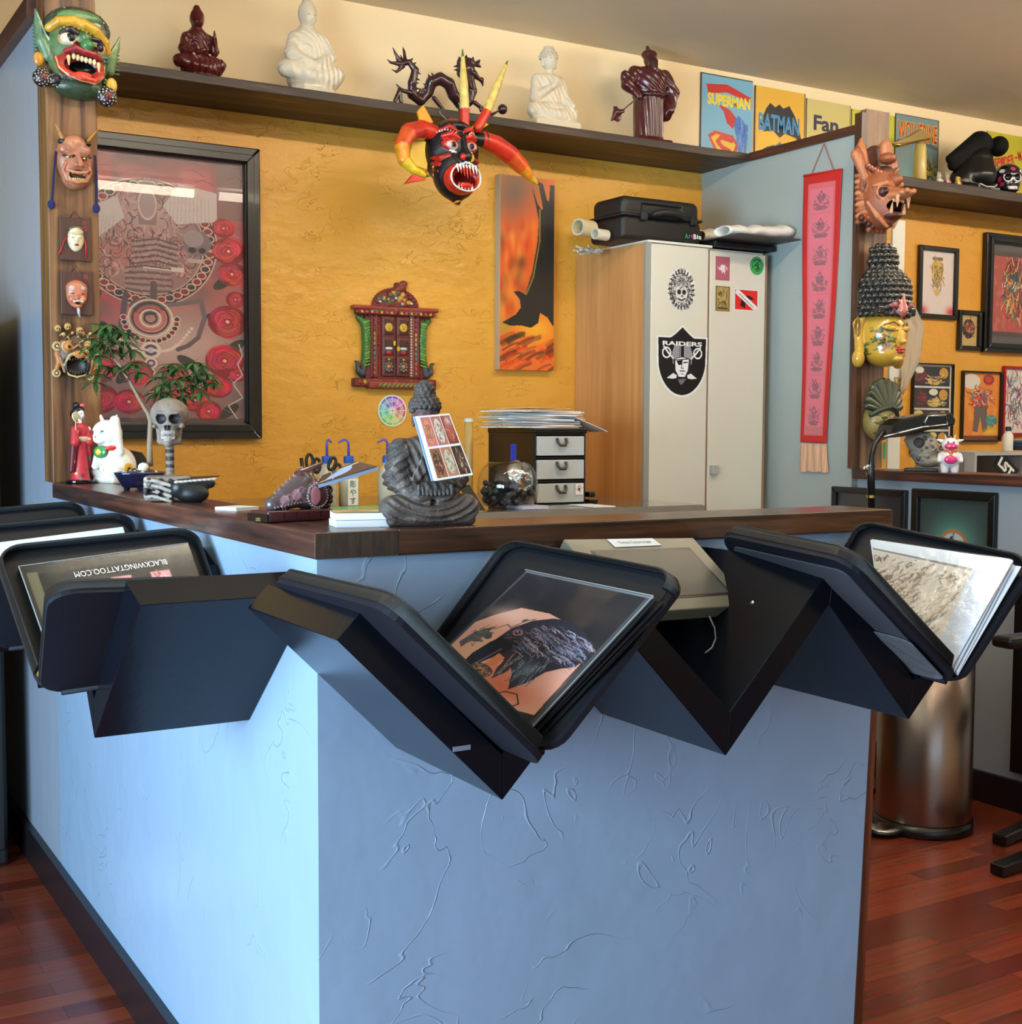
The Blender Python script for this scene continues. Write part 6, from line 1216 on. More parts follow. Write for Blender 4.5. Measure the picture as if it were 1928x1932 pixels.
m.e(s, 142, 456, 17, (2.4, 3, 5), (236, 216, 176), k=1.5); m.e(s, 142, 464, 16, (4.4, 2.2, 1.8), (190, 70, 60), k=.4); m.e(s, 142, 464, 18, (2.6, 2, .6), (60, 20, 20), 'p')
for x in (135, 149): m.e(s, x, 451, 16, (3.2, 2, .9), (70, 50, 40), 'p'); m.e(s, x, 441, 16, (2.4, 2, 1), (120, 100, 80), 'p')
m.build(s, 'mask_face', maskm, n=80)
rc = mat('red_cord', (180, 36, 30), .6)
for P_ in ([(127, 448), (120, 458), (113, 478), (110, 484)], [(156, 450), (160, 462), (160, 488)]): MB().tube([MX[m.t.name] @ (Vector(m.p(x, y, 9))*m.k) for x, y in P_], 1.3*m.k, 6).build('red_cord', rc, m.t, smooth=True)
m = plaque(115, 512, 173, 595, 'wooden plaque with a reddish laughing old man mask and white beard', '翁')
s = Sc(); C1 = (206, 122, 88); m.e(s, 144, 556, 6, (19, 12, 26), C1); m.e(s, 144, 545, 6, (20, 12, 14), C1, k=4); m.e(s, 143, 562, 17, (3, 4, 6), C1, k=2)
for x in (134, 153): m.e(s, x, 545, 15, (6, 3, 3), (206, 200, 200), k=.5); m.path(s, [(x-4, 557, 16), (x, 555.4, 18), (x+4, 557, 16)], .8, (90, 40, 30), k=.2); m.e(s, x, 566, 14, (6, 5, 6), (214, 132, 98), k=2)
m.path(s, [(136, 571, 18), (144, 569, 20), (153, 571, 18)], 1.3, (236, 230, 226), k=.2); m.e(s, 144, 574, 18, (6.5, 4, 2.2), (40, 20, 18), '-', .3); m.e(s, 144, 579, 16, (8, 4, 3), C1, k=1); m.path(s, [(145, 582, 14), (146, 592, 12), (149, 600, 9)], [3.2, 2.6, .6], (206, 204, 206), k=.5)
m.build(s, 'mask_face', maskm, n=80)
# carved wild-eyed mask
m = MK(143, 718, YP-.002, 'carved_guardian_mask', 'brown carved wooden guardian mask with bulging eyes and tiny skulls on top')
BR = (84, 56, 34); BD = (40, 27, 20); BL_ = (190, 156, 100); s = Sc(); E = lambda *a, **k: m.e(s, *a, **k); P = lambda *a, **k: m.path(s, *a, **k)
E(143, 668, 2, (34, 18, 46), BR); E(142, 690, 10, (26, 16, 24), BD, k=4); E(142, 692, 22, (19, 14, 20), (28, 18, 14), '-', 1)
for x, y in ((126, 656), (162, 660)): E(x, y, 18, (9, 9, 9), (186, 120, 60), k=.6); E(x+1, y, 26, (3.4, 4, 3.4), (16, 10, 8), 'p'); s.t(m.p(x, y, 16), 9.5, 1.6, BL_, k=.4, rot=(90, 0, 0))
E(145, 671, 24, (9, 9, 7), (206, 130, 66), k=1.5)
P([(120, 690, 16), (128, 672, 20), (145, 664, 20), (160, 674, 19), (164, 692, 15), (156, 708, 16), (142, 712, 18), (128, 708, 16), (120, 690, 16)], 2.2, BL_, k=.5)
for x0 in (126, 162):
    for r_ in (12, 15): P([(x0-r_, 658, 12), (x0-r_*.7, 658-r_*.8, 15), (x0, 658-r_, 16), (x0+r_*.7, 658-r_*.8, 15), (x0+r_, 658, 12)], 1.5, BL_ if r_ == 12 else (140, 96, 54), k=.4)
P([(134, 660, 21), (144, 652, 24), (154, 660, 21)], 2.4, (150, 104, 60), k=.6); P([(112, 676, 12), (116, 690, 14), (120, 702, 13)], 2.6, (150, 104, 60), k=.6); P([(172, 680, 12), (169, 694, 13), (166, 704, 12)], 2.6, (150, 104, 60), k=.6)
for i in range(6): E(129+i*5, 678+abs(i-2.5), 20, (1.6, 2, 3), (226, 206, 160), k=.1); E(130+i*5, 704-abs(i-2.5), 18, (1.8, 2, 3.4), (226, 206, 160), k=.1)
for x, y in ((110, 622), (128, 618), (150, 624), (168, 634)): E(x, y, 8, (6.5, 6, 7), (186, 140, 80), k=.5); E(x-2, y+1, 14, (1.6, 3, 1.8), BD, 'p'); E(x+2.4, y+1, 14, (1.6, 3, 1.8), BD, 'p')
g = random.Random(4)
for i in range(50): a = g.uniform(0, 6.3); x = 143+g.uniform(-30, 32); y = g.uniform(628, 650); E(x, y, g.uniform(12, 18), g.uniform(1.5, 3.4), g.choice([BR, BL_, BD, (150, 104, 60)]), k=.5)
for x, y, r in ((109, 655, 9), (180, 662, 8), (107, 705, 8), (168, 710, 7)): s.t(m.p(x, y, 6), r*.75, r*.3, BL_, k=.3, rot=(90, 0, 0)); E(x, y, 4, (r*.8, 5, r*.8), BD, k=.5); E(x, y, 8, (2.4, 3, 2.4), (206, 186, 150), k=.2)
P([(108, 668, 6), (112, 684, 6), (108, 696, 6)], [5, 6, 5], (170, 104, 54), k=1); P([(176, 674, 6), (178, 690, 6), (172, 702, 6)], [5, 6, 5], (170, 104, 54), k=1)
m.build(s, 'face', carved, n=130, flat=(1, 2, -1))
# ---------- right post: three masks
def PM(cx, cy, nm, lb, dy=0): return MK(cx, cy, YP-.006, nm, lb, rz=-.10, at=W(cx, cy, Y=YP-.006-dy))
m = MK(1660, 438, YP, 'carved_dragon_mask', 'light brown carved wooden dragon mask with tall crown and tusks', at=W(1644, 438, Y=YP-.012)); k_ = m.k
# canonical frontal shape (width about .15 m) seen from one side
OR = (150, 82, 50); OD = (78, 38, 28); OL = (184, 116, 76); s = Sc(); V_ = lambda x, y, z: (x, -y, z)   # x sideways, y forward, z up, in px
s.e(V_(0, 16, 58), (36, 40, 56), OR).e(V_(0, 6, 112), (34, 9, 40), OD, k=2).e(V_(0, 30, 40), (26, 34, 34), OR, k=6).e(V_(0, 52, 56), (20, 26, 10), OL, k=4).e(V_(0, 76, 58), (16, 14, 8), OL, k=4).e(V_(0, 50, 38), (18, 24, 12), (20, 10, 8), '-', 3).e(V_(0, 46, 22), (18, 20, 8), OD, k=3)
s.e(V_(0, 48, 84), (12, 20, 12), OR, k=4).e(V_(0, 30, 100), (16, 14, 12), OD, k=4).e(V_(0, 34, 124), (16, 16, 10), OR, k=2).e(V_(0, 30, 140), (13, 10, 18), OL, k=2)
for i in range(4): s.b(V_(-9+i*6, 42, 143), (1.2, 5, 9), None, '-', .3)
for g_ in (-1, 1):
    s.e(V_(g_*20, 44, 62), (11, 10, 9), (70, 34, 26), k=1.5).e(V_(g_*21, 52, 63), (5.4, 5, 5.4), (24, 12, 10), k=.5).t(V_(g_*20, 46, 62), 12, 2.4, OL, k=1, rot=(90, 0, g_*25)).path([V_(g_*6, 54, 74), V_(g_*18, 50, 78), V_(g_*32, 34, 74)], [3, 5, 3], OL, k=2)
    s.path([V_(g_*13, 72, 52), V_(g_*14, 72, 34)], [4, 1.2], (214, 160, 120), k=.5).path([V_(g_*16, 60, 26), V_(g_*15, 62, 42)], [3.6, 1.2], (206, 150, 110), k=.5).e(V_(g_*8, 88, 60), (5, 5, 5), OL, k=1)
    for j in range(3): s.path([V_(g_*(28+j*3), 14, 96-j*2), V_(g_*(34+j*5), 6, 122+8*(2-j)), V_(g_*(33+j*7), 2, 146-j*7), V_(g_*(30+j*8), 0, 160-j*12)], [7, 8.5, 8, 3.4], OR if j % 2 else OL, k=.6)
    for j in range(9): s.path([V_(g_*(30), 10, 92-j*9), V_(g_*(44-j*.6), 4, 94-j*10)], [7.5, 4.4], OL if j % 2 else OR, k=.8)
    for j in range(7): s.e(V_(g_*(14+j*4.4), 14, 6+j*2.4+5*(j % 2)), (5.4, 6, 6.4), OR if j % 2 else OD, k=.6)
    s.path([V_(g_*8, 44, 4), V_(g_*24, 36, 20), V_(g_*34, 22, 46)], [3, 4, 3], OL, k=1.5).e(V_(g_*34, 12, 78), (9, 9, 16), OR, k=2).e(V_(g_*38, 14, 78), (4, 8, 9), OD, 'p')
    for j in range(5): s.e(V_(g_*(16+j*5), 30-j*2, 98+j*3), (4.5, 5, 4.5), (150, 84, 60), k=.4).e(V_(g_*(16+j*5), 35-j*2, 99+j*3), 1.6, (220, 180, 150), k=.1)
for j in range(9): s.e(V_(-12+j*3, 66-abs(j-4), 46), (1.6, 2.4, 3), (222, 176, 136), k=.1); s.e(V_(-20+j*5, 12, 2+3*(j % 2)), (4.4, 5, 6), OR, k=.6)
m.k *= 1.05; m.build(s, 'face', carved, n=150, flat=(1, 3, -1))
# painted yellow head mask with black curls
q = W(1650, 695, Y=YP-.012); m = MK(1655, 695, YP, 'painted_head_mask', 'yellow painted serene head mask with black curled hair and long ears', at=q); m.k *= 1.06
YE = (216, 168, 60); BK = (30, 30, 30); s = Sc()
s.e(V_(0, 14, 58), (42, 46, 52), YE).e(V_(0, 24, 26), (34, 34, 24), YE, k=8).e(V_(0, 60, 52), (6, 8, 14), YE, k=3).e(V_(0, 65, 44), (8, 6, 4.4), YE, k=2).e(V_(0, 60, 31), (11, 5, 3), (190, 50, 44), k=1).e(V_(0, 60, 26.6), (8, 5, 2.6), (180, 44, 40), k=1).e(V_(0, 54, 14), (10, 8, 6), YE, k=3)
s.e(V_(0, 12, 126), (48, 46, 54), BK, k=.5).b(V_(0, 10, 98), (46, 42, 8), BK, k=1, rd=4).e(V_(0, 10, 186), (24, 23, 27), BK, k=1)
for g_ in (-1, 1):
    s.e(V_(g_*17, 54, 67), (10, 5, 4.4), YE, k=1).path([V_(g_*8, 59.5, 64), V_(g_*17, 59, 62), V_(g_*27, 50, 65)], .9, (60, 44, 24), k=.1).path([V_(g_*5, 60, 72), V_(g_*16, 57.5, 78), V_(g_*30, 46, 73)], [1.4, 1.3, .9], (90, 72, 40), k=.3)
    s.path([V_(g_*42, 8, 86), V_(g_*47, 4, 76), V_(g_*45, 4, 56), V_(g_*44, 6, 30)], [8, 9, 8, 9], YE, k=3).e(V_(g_*49, 8, 16), (11, 11, 16), YE, k=3).e(V_(g_*52, 8, 70), (4, 5, 16), (150, 110, 40), '-', 1)
s.e(V_(0, 60, 84), (2, 2, 2), (176, 50, 60), k=.2)
rows = ((92, 47), (102, 48.5), (112, 49), (122, 49), (132, 49), (142, 48), (151, 45), (159, 39), (166, 31), (175, 25), (185, 26), (195, 25.5), (205, 22), (212, 14))
for j, (z, r) in enumerate(rows):
    n_ = max(4, int(r*.27)+1)
    for i in range(n_):
        a = PI+PI*(i+.5*(j % 2))/n_ if True else 0; s.e((r*math.cos(a), (-11 if z < 172 else -9)+r*.98*math.sin(a), z), (7, 5.4, 6), (38, 38, 36), k=.1)
for i in range(16): g = random.Random(i+3); s.e(V_(g.uniform(-26, 24), 60-abs(g.uniform(0, 5)), 96+g.uniform(0, 30)*(1-i/26)), (4.6, 4.2, 4.6), g.choice([(196, 120, 110), (170, 90, 90), (206, 150, 140), (120, 60, 110)]), k=.6)
s.path([V_(-26, 48, 94), V_(-10, 56, 97), V_(0, 58, 100), V_(10, 56, 97), V_(26, 48, 94)], 3, (190, 110, 104), k=.8).path([V_(0, 60, 98), V_(0, 60, 126)], [11, 3], (196, 116, 108), k=1)
g = random.Random(17)
for i in range(150):
    x = -g.uniform(8, 40); z = 12+g.uniform(0, 62); 
    if z > 30+abs(x)*.9+12: continue
    yy = 14+46*math.sqrt(max(0, 1-(x/42)**2-((z-58)/56)**2)); s.e(V_(x, yy, z), (g.uniform(1.5, 4), 6, g.uniform(1, 2.6)), g.choice([(90, 110, 60), (120, 130, 70), (76, 90, 50), (190, 120, 120), (150, 160, 90), (80, 84, 40)]), 'p', rot=(0, g.uniform(-60, 60), 0))
m.build(s, 'face', mat('mask_gloss', (255, 255, 255), .22, vc=True, coat=.5), n=160, flat=(1, 3, -1))
# lower fan-haired mask
q = W(1652, 832, Y=YP-.012); m = MK(1652, 832, YP, 'fan_mask', 'green patterned face mask with a ribbed fan headdress, lowest on the dark post', at=q); m.k *= 1.1
GF = (84, 92, 66); s = Sc(); s.e(V_(-2, 8, 34), (30, 26, 34), (180, 160, 96)).e(V_(0, 33, 32), (5, 6, 10), (180, 160, 96), k=3)
for i in range(13): a = PI*(.04+.92*i/12); s.path([V_(0, 26, 48), V_(40*math.cos(a), 16, 52+50*math.sin(a))], [5, 5.6], GF if i % 2 else (60, 68, 52), k=.6)
s.path([V_(-32, 18, 44), V_(-16, 30, 54), V_(0, 34, 58), V_(16, 30, 54), V_(32, 18, 44)], 3.6, (66, 74, 54), k=1)
for g_ in (-1, 1): s.e(V_(g_*12, 31, 40), (7, 3, 2.4), (50, 44, 30), k=.4)
s.e(V_(0, 33, 16), (8, 3, 2.6), (130, 50, 40), k=.5); g = random.Random(6)
for i in range(40): x = g.uniform(-28, 24); z = g.uniform(6, 46); s.e(V_(x, 30, z), (g.uniform(3, 8), 14, g.uniform(1, 2)), g.choice([(96, 110, 60), (70, 84, 50), (160, 100, 60)]), 'p', rot=(0, g.uniform(-40, 40), 0))
m.build(s, 'face', maskm, n=110, flat=(1, 3, -1))
# ---------- hanging festival devil mask
q = W(850, 320, Y=YS-.10); K = mpp(q); t = thing('devil_mask', 'hanging black and red devil mask with long curved horns and bared teeth', 'mask', q, rz=-.02)
R1 = (216, 48, 24); K1 = (18, 18, 20); OY = (240, 150, 30); YL = (242, 200, 40)
s = Sc(); s.e((0, 0, 30), (54, 46, 62), K1).e((0, -20, -10), (44, 36, 50), K1, k=8).c((0, -14, -34), (4, -20, -64), 22, 5, K1, k=8).c((3, -20, -56), (4, -20, -70), 12, 3, OY, 'p')
s.e((0, -44, -24), (34, 26, 28), R1, k=4).e((2, -66, -24), (29, 24, 23), (196, 40, 24), '-', 2).e((4, -40, -30), (24, 22, 18), (150, 30, 26), '-', 1)
for i in range(22): a = 2*PI*i/22; b = a+2*PI/22; s.c((2+31*math.cos(a), -66+7*abs(math.cos(a)), -24+25.5*math.sin(a)), (2+31*math.cos(b), -66+7*abs(math.cos(b)), -24+25.5*math.sin(b)), 1.7, 1.7, (240, 236, 230), k=.2)
for i in range(7): s.c((-18+i*6.4, -62, -3), (-17+i*6.4, -66, -26+abs(i-3)*3), 2.6, .9, (244, 240, 230), k=.2)
for i in range(5): s.c((-14+i*7, -60, -44), (-14+i*7, -63, -34), 2.2, .8, (240, 236, 226), k=.2)
s.e((2, -56, -38), (16, 8, 6), (206, 60, 40), k=1)
for g_ in (-1, 1):
    s.e((g_*20, -36, 38), (17, 12, 12), (206, 50, 40), k=2).e((g_*20, -45, 36), (12, 6, 7.5), (230, 200, 190), k=.4).e((g_*19, -49, 36), (5.4, 4, 5.4), (120, 40, 50), k=.2).e((g_*19, -52, 36), (3, 3, 3.2), (14, 12, 14), k=.2)
    s.path([(g_*6, -44, 50), (g_*20, -44, 56), (g_*34, -34, 52)], [3.6, 5.6, 4], R1, k=1).path([(g_*6, -42, 62), (g_*22, -38, 70), (g_*36, -24, 64)], [2.4, 4, 3], (200, 40, 24), k=.8)
    for j in range(3): s.path([(g_*(24+j*3), -44+j*3, 16-j*14), (g_*(38), -34+j*2, 12-j*12), (g_*(46-j*2), -14, 14-j*10)], [2, 4.4, 3.4], (190, 36, 24), k=.6)
    for j in range(4):
        for i in range(9): f = i/8; s.e((g_*(14+f*30), -50+f*32+j*.8, (58, 23, 5, -6)[j]+6*math.sin(f*3)-f*4*j), 1.7, (240, 240, 236), 'p' if False else '+', .1)
s.e((2, -58, 14), (12, 13, 12), K1, k=4).e((-7, -64, 12), (6, 6, 6), R1, k=1.5).e((12, -62, 12), (5, 6, 8), YL, k=1).c((4, -54, 22), (3, -46, 50), 6, 5, K1, k=3)
s.e((0, -20, 74), (30, 24, 12), K1, k=4).b((6, -8, 82), (22, 18, 8), (176, 60, 44), rd=5, k=3)
s.build('face', maskm, t, n=150, scale=K)
def horn(nm, P_, r, cols):
    s = Sc()
    for i in range(len(P_)-1): s.c(P_[i], P_[i+1], r[i], r[i+1], cols[i], k=1)
    s.build(nm, maskm, t, n=90, scale=K)
horn('horn', [(-40, -8, 62), (-66, -10, 66), (-98, -24, 54), (-116, -32, 28), (-114, -38, 0), (-98, -42, -16), (-76, -42, -24), (-64, -42, -25)], [15, 16, 16, 14, 12, 9, 5, 1.5], [R1, R1, (228, 90, 30), OY, YL, YL, (60, 110, 60)])
horn('horn', [(44, -10, 60), (66, -10, 60), (96, -6, 54), (126, -4, 40), (152, -2, 22), (174, 0, 4), (188, 0, -6), (193, 0, -10)], [12, 16, 18, 18, 15, 9, 4, 1.2], [K1, R1, R1, (228, 90, 30), OY, YL, (60, 110, 60)])
horn('top_horn', [(14, -30, 78), (13, -32, 108), (10, -34, 150), (8, -34, 200), (7, -34, 216)], [9, 9, 8.4, 3.6, 1], [R1, (236, 206, 110), (236, 206, 110), (90, 120, 60)])
horn('top_horn', [(46, -22, 78), (66, -22, 112), (84, -22, 154), (106, -22, 202), (110, -22, 212)], [9, 9, 8, 3.4, 1], [R1, (236, 206, 110), (236, 206, 110), (90, 120, 60)])
for g_, P_, cl in ((-1, [(-34, 6, 84), (-52, 12, 116), (-64, 12, 102), (-58, 8, 74)], OY), (1, [(46, 14, 84), (74, 20, 104), (92, 20, 98), (60, 14, 78)], YL), (-1, [(-46, 0, 46), (-78, 8, 50), (-84, 8, 4), (-50, 0, -6)], YL), (-1, [(-48, 2, -6), (-76, 8, -16), (-92, 10, -34), (-52, 4, -24)], R1)):
    mb = MB(); mb.prism([MX[t.name] @ (Vector(v)*K) for v in P_], MX[t.name].to_3x3() @ Vector((0, -3*K, 0)), MX[t.name].to_3x3() @ Vector((0, 4*K, 0))); mb.build('ear_flap', mat('flap_%d' % cl[1], cl, .35), t, bevel=.002)
hk = q+Vector((.012, .03, 92*K)); MB().tube([hk, Vector((hk.x, YS-.002, ZS+.012)), Vector((hk.x, YS+.004, ZS+.033))], .0012, 6).build('hanging_string', mat('string', (190, 180, 160), .7), t)
# ================================================================ statues on the high shelf
SZ = ZS+.0302; YST = YS+.13
def stat(px, py_top, py_bot, name, label, cat='statue', Y=YST, rz=0):
    q = W(px, py_bot, Y=Y); h = abs(py_bot-py_top)*mpp(q); q = Vector((q.x, Y, SZ)); zt = W(px, py_top, Y=Y).z; return thing(name, label, cat, q, rz=rz), (zt-SZ)/100, q
redm = mat('red_resin', (255, 255, 255), .25, vc=True, coat=.3); whm = mat('white_porcelain', (255, 255, 255), .4, vc=True, bump=(200, .2, 'noise'))
def guanyin(t, k, C, m_, base=True, hood=True):
    s = Sc(); s.e((4, 0, 6.5), (26, 19, 6), C).e((4, 0, 18), (27, 19, 11), C, k=3)
    for g_ in (-1, 1): s.c((g_*4, -8, 28), (g_*26, -6, 26), 9, 8, C, k=4).c((g_*26, -6, 25), (g_*3, -16, 20), 7, 5, C, k=3)
    s.e((0, 3, 46), (15, 11, 22), C, k=6).e((0, 3, 60), (17, 9, 9), C, k=5).c((0, 6, 68), (-2, 10, 8), 8, 13, C, k=5)
    s.e((0, -1, 80), (7.4, 8, 9.5), C, k=2).e((0, 3, 84), (9.6, 9, 13), C, k=2).e((0, 4, 95), (5, 5, 6.5), C, k=2).e((0, -8.6, 78), (1.2, 1.8, 2.6), C, k=1)
    for g_ in (-1, 1): s.e((g_*3, -8, 80.6), (1.8, 1, .6), tuple(int(v*.7) for v in C), 'p')
    s.c((-16, 0, 58), (-20, -4, 42), 5.6, 6, C, k=3).c((-20, -4, 42), (-6, -14, 34), 6, 3.4, C, k=3).c((16, 0, 58), (20, -6, 42), 5.6, 5.4, C, k=3)
    if base == 'raised': s.c((20, -6, 42), (17, -15, 58), 4.6, 2.6, C, k=3).c((17, -15, 58), (17, -16, 66), 2.2, 1, C, k=.5).c((-6, -18, 36), (4, -20, 40), 3, 3.6, C, k=1)
    else: s.c((20, -6, 42), (6, -15, 34), 5, 3.4, C, k=3)
    def fold(V, Cc):
        x, y, z = V[:, 0].copy(), V[:, 1].copy(), V[:, 2].copy(); f = np.clip((68-z)/4, 0, 1); V[:, 1] += f*.7*np.sin(x*.8+z*.5+np.hypot(x, z-50)*.5); V[:, 0] += f*.4*np.sin(z*1.1+y); return V, Cc
    s.build('figure', m_, t, n=110, scale=k, disp=fold, flat=(2, .5, 1))
t, k, q = stat(374, 10, 130, 'guanyin_statue', 'dark red seated robed figure statue with a raised hand on the high shelf'); guanyin(t, k, (90, 30, 28), redm, 'raised')
t, k, q = stat(583, -6, 155, 'guanyin_statue', 'white seated robed figure statue with a hooded head on the high shelf'); guanyin(t, k, (226, 214, 190), whm)
t, k, q = stat(1036, 90, 222, 'buddha_statue', 'small white seated buddha statue between the dragon and the bearded warrior'); C = (222, 208, 182)
s = Sc(); s.b((3, 0, 7), (32, 20, 7), C, rd=4).e((3, -4, 16), (30, 18, 8), C, k=3)
for g_ in (-1, 1): s.c((g_*4, -6, 26), (g_*26, -8, 24), 9, 8, C, k=4).c((g_*26, -8, 22), (g_*3, -18, 20), 7, 5, C, k=3).c((g_*17, 2, 62), (g_*21, -2, 40), 6, 6, C, k=4)
s.e((0, 2, 46), (16, 11, 22), C, k=6).e((0, 2, 62), (18, 9, 8), C, k=5).c((0, 0, 66), (0, 0, 76), 4.4, 4, C, k=2).e((0, 0, 84), (9, 9.6, 11), C, k=2).e((0, 2, 90), (10, 10, 8), (206, 190, 166), k=1).e((0, 2, 97.5), (5.6, 5.6, 5), (206, 190, 166), k=1).e((0, -9, 83), (1.4, 2, 3), C, k=1)
s.c((-21, -2, 40), (-2, -16, 54), 5.4, 3, C, k=3).c((21, -2, 40), (24, -16, 32), 5.4, 3.4, C, k=3).e((-1, -17, 58), (3, 2, 5), C, k=1)
for g_ in (-1, 1): s.e((g_*9, 1, 82), (1.6, 2, 6), C, k=.6).e((g_*3.4, -9, 86), (2, 1, .7), (150, 134, 112), 'p')
for j in range(5):
    for i in range(16): a = 2*PI*(i+.5*(j % 2))/16; r = (10.4, 10.2, 9, 6.6, 5)[j]; s.e((r*math.cos(a), 2+r*math.sin(a), (88, 91, 94, 97, 100)[j]), 1.5, (206, 190, 166), k=.2)
def fold2(V, Cc):
    x, y, z = V[:, 0].copy(), V[:, 1].copy(), V[:, 2].copy(); f = np.clip((66-z)/4, 0, 1)*np.clip((z-14)/4, 0, 1); V[:, 1] += f*.6*np.sin(x*.9+z*.5); return V, Cc
s.build('figure', whm, t, n=120, scale=k, disp=fold2, flat=(2, .5, 1))
# bearded warrior with a pole blade
t, k, q = stat(1223, 86, 250, 'warrior_statue', 'dark red bearded warrior statue leaning a halberd down, on the high shelf', rz=-.1); C = (76, 26, 26)
s = Sc(); s.b((1, 0, 4), (20, 14, 3), C, rd=2).c((-7, 0, 6), (-6, 0, 40), 8, 8, C, k=3).c((8, 0, 6), (6, 0, 40), 8, 8, C, k=3).c((0, 2, 8), (0, 0, 60), 13, 15, C, k=4).e((0, 0, 60), (19, 12, 16), C, k=5).e((0, 0, 72), (19, 10, 7), C, k=4)
s.c((18, 0, 72), (26, -2, 56), 6.4, 7, C, k=3).c((26, -2, 56), (22, -6, 38), 6.4, 4.4, C, k=3).c((24, 0, 50), (20, 2, 36), 6, 8, C, k=2).c((-17, 0, 72), (-27, -4, 58), 6.4, 6, C, k=3).c((-27, -4, 58), (-18, -12, 46), 5.4, 3.6, C, k=3).e((-29, -3, 66), (5, 4, 6), C, k=2)
s.e((0, -2, 86), (6.6, 7, 7.6), C, k=2).c((0, -8, 82), (0, -12, 56), 5, 1.6, (60, 22, 22), k=2).e((0, 0, 91), (8, 8, 5), C, k=1).c((0, 0, 92), (-1, 2, 99), 4, 1.6, C, k=1).e((0, -9, 86), (1.4, 2, 2.4), C, k=.6).e((0, -6, 66), (14, 8, 8), C, k=2).t((0, 0, 50), 14, 2, (60, 20, 20), k=1)
def fold3(V, Cc):
    x, y, z = V[:, 0].copy(), V[:, 1].copy(), V[:, 2].copy(); f = np.clip((54-z)/6, 0, 1)*np.clip((z-6)/4, 0, 1); V[:, 1] += f*.8*np.sin(x*1.1+z*.12); f = np.clip((76-z)/4, 0, 1)*np.clip((z-50)/6, 0, 1); V[:, 1] += f*.6*np.sin(x*.7+z*.8); return V, Cc
s.build('figure', redm, t, n=130, scale=k, disp=fold3, flat=(2, .5, 1))
s = Sc(); s.c((-16, -14, 48), (-42, -18, 27), .8, .7, C).path([(-40, -18, 28), (-47, -18, 26), (-52, -18, 18)], [2, 3.6, 1], C, k=1).e((-46, -18, 22), (4.6, 1, 5), C, k=1).e((-48, -18, 30), (3, 1.2, 2), C, k=.5); s.build('halberd', redm, t, n=70, scale=k)
# dragon
t, k, q = stat(846, 102, 183, 'dragon_statue', 'dark brown resin dragon statue with coiled body holding a pearl'); C = (56, 28, 30); k = k*1.0
s = Sc(); px = lambda x, y, d=0: ((x-822)/.81, -d, (183-y)/.81)
body = [(752, 125), (765, 121), (773, 130), (770, 145), (772, 158), (785, 163), (795, 152), (798, 140), (808, 135), (820, 140), (828, 152), (840, 160), (852, 156), (858, 142), (852, 128), (840, 118), (838, 110)]
R_ = [2, 4, 5.6, 6.6, 7.4, 8, 8.4, 9, 9.2, 9.2, 9, 9, 8.4, 8, 7.4, 7, 7]
s.path([px(x, y, 6*math.sin(i*.9)) for i, (x, y) in enumerate(body)], R_, C, k=1.5)
for i in range(len(body)-1):
    for f in (0, .5):
        x = body[i][0]*(1-f)+body[i+1][0]*f; y = body[i][1]*(1-f)+body[i+1][1]*f; dx = body[i+1][0]-body[i][0]; dy = body[i+1][1]-body[i][1]; l = math.hypot(dx, dy); nx, ny = dy/l, -dx/l; sg = 1
        s.c(px(x+nx*6, y+ny*6), px(x+nx*12, y+ny*12), 2, .5, C, k=.4)
for P_ in ([(838, 112), (850, 108), (866, 112)], [(840, 118), (856, 122), (868, 130)], [(840, 108), (834, 104)], [(845, 106), (846, 100)], [(854, 107), (856, 101)], [(862, 108), (866, 103)], [(838, 124), (846, 132), (852, 140)], [(868, 128), (870, 136)]): s.path([px(x, y, 4) for x, y in P_], [7, 6, 2][:len(P_)] if len(P_) > 2 else [4, .8], C, k=1)
s.e(px(848, 116, 3), (12, 9, 9), C, k=2)
for P_ in ([(758, 124), (748, 112), (744, 104)], [(756, 124), (742, 124), (736, 120)], [(758, 126), (750, 134), (742, 132)], [(762, 122), (760, 108), (758, 102)]): s.path([px(x, y) for x, y in P_], [4, 2, .6], C, k=1)
for P_ in ([(768, 158), (754, 156), (748, 150)], [(752, 158), (746, 170), (744, 178)], [(752, 158), (754, 170), (756, 178)], [(868, 166), (880, 172), (896, 162)], [(876, 168), (882, 176), (884, 182)], [(800, 160), (812, 172), (806, 180)], [(836, 162), (838, 174), (836, 182)], [(858, 158), (870, 164), (876, 168)]): s.path([px(x, y, 4) for x, y in P_], [3.6, 3, 1.2], C, k=1)
s.e(px(899, 161, 4), (8, 8, 8), C, k=.6).e(px(815, 179), (44, 12, 4), C, k=2).e(px(790, 177), (24, 12, 5), C, k=2)
s.build('dragon_body', redm, t, n=150, scale=k*1.0, flat=(2, .5, 1))
